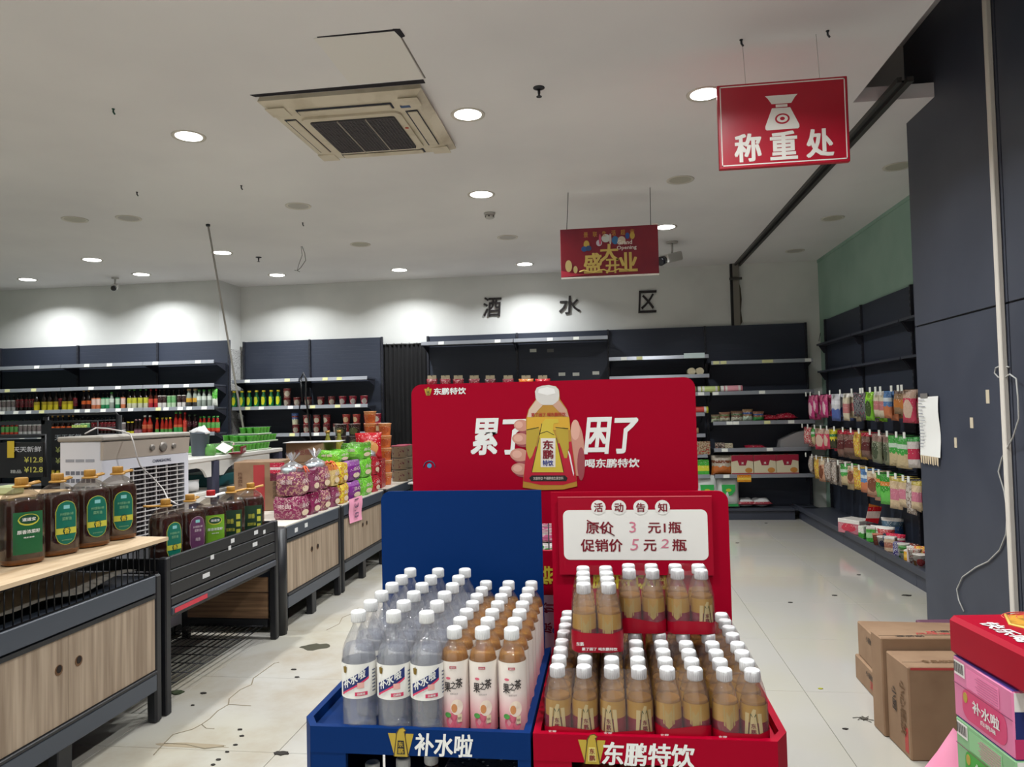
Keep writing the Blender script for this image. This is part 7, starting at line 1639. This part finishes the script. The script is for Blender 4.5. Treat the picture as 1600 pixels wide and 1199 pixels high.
cb('nearest cardboard box with a red stripe along its top edge', (1.175, 3.2), w, d, h, math.radians(3), 0,
   [('食品饮料有限公司', (.0, -.04, h), .30, .035, X_, Y_, BR), ('小心轻放', (-w/2-.001, -.05, .19), .22, .05, (0, 0, -1), (0, -1, 0), BR), ('小厨', (-w/2-.001, .03, .2), .10, .04, (0, 0, -1), (0, -1, 0), BK), ('净含量', (.12, -d/2-.001, .22), .12, .03, (0, 0, -1), (1, 0, 0), BR)],
   [(-w/2+.01, w/2, -d/2-.0008, -d/2, h-.012, h-.002), (-w/2-.0008, -w/2, -d/2+.02, -d/2+.05, .02, .12)])
w, d, h = .50, .115, .425
cb('second cardboard box with red printing on its lid', (1.150, 3.418), w, d, h, math.radians(3), 0,
   [('小厨娘', (.06, .035, h), .12, .025, X_, Y_, BK), ('风味麻辣', (.02, -.0, h), .2, .025, X_, Y_, RDT), ('保质期', (-.12, -.035, h), .12, .02, X_, Y_, BK)], [(-.02, .02, .02, .035, h, h+.0008)])
w, d, h = .46, .52, .125
cb('low cardboard box with red printing at the very bottom of the stack', (1.25, 3.62), w, d, h, math.radians(-1), 0, [('小厨娘', (-w/2-.001, .02, .09), .12, .03, (0, -1, 0), Z_, BK), ('风味麻辣', (-w/2-.001, -.08, .05), .2, .045, (0, -1, 0), Z_, RDT)], [])
w, d, h = .47, .50, .175
cb('wide cardboard box lying on the low one beside the partition', (1.255, 3.625), w, d, h, math.radians(-2), .126, [('小厨娘', (-w/2-.001, .05, .13), .1, .03, (0, -1, 0), Z_, BK), ('保质期', (-w/2-.001, -.12, .12), .03, .1, (0, -1, 0), Z_, BK), ('风味麻辣', (.05, -.05, h), .2, .03, X_, Y_, RDT)], [(.0, .12, .0, .02, h, h+.0008)])
# striped cloth/bag behind them and pink paper in front
sb_ = thing('striped_box', 'maroon and grey striped carton by the foot of the partition', 'box', (1.93, 4.72, 0), .1)
obj('carton', MB().cbox(-.10, .10, -.10, .10, 0, .12, .005), mat((104, 66, 84), .6), sb_, world=False)
for q in range(5): obj('stripe', MB().box(-.095+.04*q, -.08+.04*q, -.1006, -.10, .01, .119), mat((90, 84, 96), .6), sb_, world=False)
pp = thing('pink_sheet', 'pink sheet of paper propped up before the cardboard boxes', 'paper', (1.22, 2.85, 0))
N = 10; vs = []; mb = MB()
A = [Vector((.98, 2.78, .004)), Vector((1.30, 2.66, .004))]; B = [Vector((1.12, 2.92, .17)), Vector((1.24, 2.95, .285))]
for i in range(N+1):
    u = i/N; s = math.sin(u*PI/2)
    for j in range(7):
        v = j/6; p = A[0].lerp(A[1], v); q = Vector((1.04, 2.90, .05)).lerp(Vector((1.36, 2.84, .12)), v); q.z += .19*max(0, 1-abs(v-.5)*2)**1.3
        r = p.lerp(q, u); r.z += .01*math.sin(6*u+4*v)*u*(1-u)*4; vs.append(tuple(r))
mb.add(vs, [(i*7+j, i*7+j+1, (i+1)*7+j+1, (i+1)*7+j) for i in range(N) for j in range(6)], True); obj('sheet', mb, newmat('pink_sheet', (226, 140, 170), .6), pp)
mb = MB(); 
mb.v = []; pb = pillow(.22, .14, .06, 88); solo('magenta_packet', pb, P_((170, 60, 120), (206, 130, 170), (120, 40, 90), 3, 2), 'crumpled magenta packet on the pink sheet', 'packet', (1.26, 2.62, 0.0), rz=.4)
# ================================================================== FLOOR MARKS
m_st = mat((62, 60, 46), .9)
def blotch(px, py, rx, ry, lb_, m=m_st, seed=0, h=.0012, nm='floor_stain', cat='stain'):
    p = at_z(px, py, 0); rnd = random.Random(seed+int(px)); pts = []
    for i in range(18): a = 2*PI*i/18; k = .75+.4*rnd.random(); pts.append((rx*k*math.cos(a), ry*k*math.sin(a)))
    solo(nm, MB().prism(pts, 0.0003, h, 'z'), m, lb_, cat, (p.x, p.y, 0), 'marks on the floor')
blotch(492, 1011, .09, .065, 'dark grainy stain on the floor between the cabinets and blue stand')
blotch(300, 1165, .17, .022, 'brown smear along a tile joint at the bottom left', mat((140, 128, 106), .8), 5, .0008)
blotch(277, 1083, .035, .03, 'dark green scrap on the floor beside the black stand leg', mat((50, 60, 36), .9), 2, .006, 'floor_scrap', 'scrap')
for i, (px, py, r, lb_) in enumerate(((318, 1084, .018, 'small brown fleck right of the green scrap'), (459, 1047, .015, 'small dark fleck left of the water bottles'), (464, 1059, .014, 'thin dark fleck just below another near the water bottles'), (440, 1178, .032, 'dark triangular scrap near the blue stand corner'),
     (375, 1141, .011, 'topmost dark fleck of the trail on the left floor'), (378, 1151, .011, 'second dark fleck of the trail'), (368, 1165, .010, 'third dark fleck of the trail'), (355, 1176, .009, 'fourth dark fleck of the trail'), (341, 1188, .012, 'fifth dark fleck of the trail'), (333, 1196, .010, 'lowest dark fleck of the trail'),
     (1304, 931, .02, 'dark leaf-like fleck on the tiles before the side shelf'), (1235, 942, .018, 'small dark scrap on the right tiles'), (1417, 931, .035, 'long dark scrap near the side shelf plinth'), (1342, 899, .015, 'dark fleck near the side shelf'), (1197, 818, .02, 'tiny fleck near the back shelf plinth'), (1152, 849, .018, 'fleck right of the red stand'),
     (1282, 1077, .012, 'small yellow fleck on the right tiles'), (1321, 1140, .012, 'tiny speck beside the insect-like stain'), (301, 1103, .009, 'reddish fleck on the left floor'))):
    blotch(px, py, r, r*.6, lb_, mat((150, 150, 40), .8) if 'yellow' in lb_ else mat((40, 36, 32), .9), i, .004, 'floor_fleck', 'fleck')
p = at_z(1350, 1124, 0); mb = MB()
for q in range(9): a = q*.7; L_ = .02+.035*((q*37) % 10)/10; mb.tube([(0, 0, .003), (L_*.6*math.cos(a), L_*.5*math.sin(a), .004), (L_*math.cos(a+.2), L_*.8*math.sin(a+.2), .002)], .0016, 4)
mb.lathe([(.016, .0005), (.010, .006)], 10); solo('hair_tangle', mb, mat((70, 66, 58), .9), 'dark wispy tangle on the tiles left of the cardboard boxes', 'lint', (p.x, p.y, 0))
# cracks in the old floor coating
def crack(pts, lb_, r=.0022):
    P0 = [at_z(x, y, .0012) for x, y in pts]; mb = MB(); mb.tube(P0, r, 4); mb.v = [(x, y, max(.0001, .0001+(z)*.6)) for x, y, z in mb.v]; tag(obj('floor_crack', mb, mat((134, 124, 104), .9)), lb_, 'crack', 'cracks in the floor')
crack([(436, 1035), (428, 1037), (410, 1050), (396, 1060), (393, 1070), (375, 1078), (358, 1092), (357, 1101), (340, 1111), (328, 1123), (315, 1132), (300, 1140), (270, 1148), (256, 1162), (240, 1180)], 'long wavering crack running along the left floor', .003)
crack([(256, 1162), (290, 1163), (320, 1170), (350, 1166)], 'side crack branching near the bottom left of the floor', .004)
crack([(358, 1101), (375, 1102), (392, 1103)], 'short side crack off the long crack'); crack([(560, 950), (548, 960), (535, 965), (530, 975), (510, 985)], 'small crack near the blue panel on the floor'); crack([(315, 1132), (322, 1138), (335, 1139)], 'tiny crack spur on the left floor')
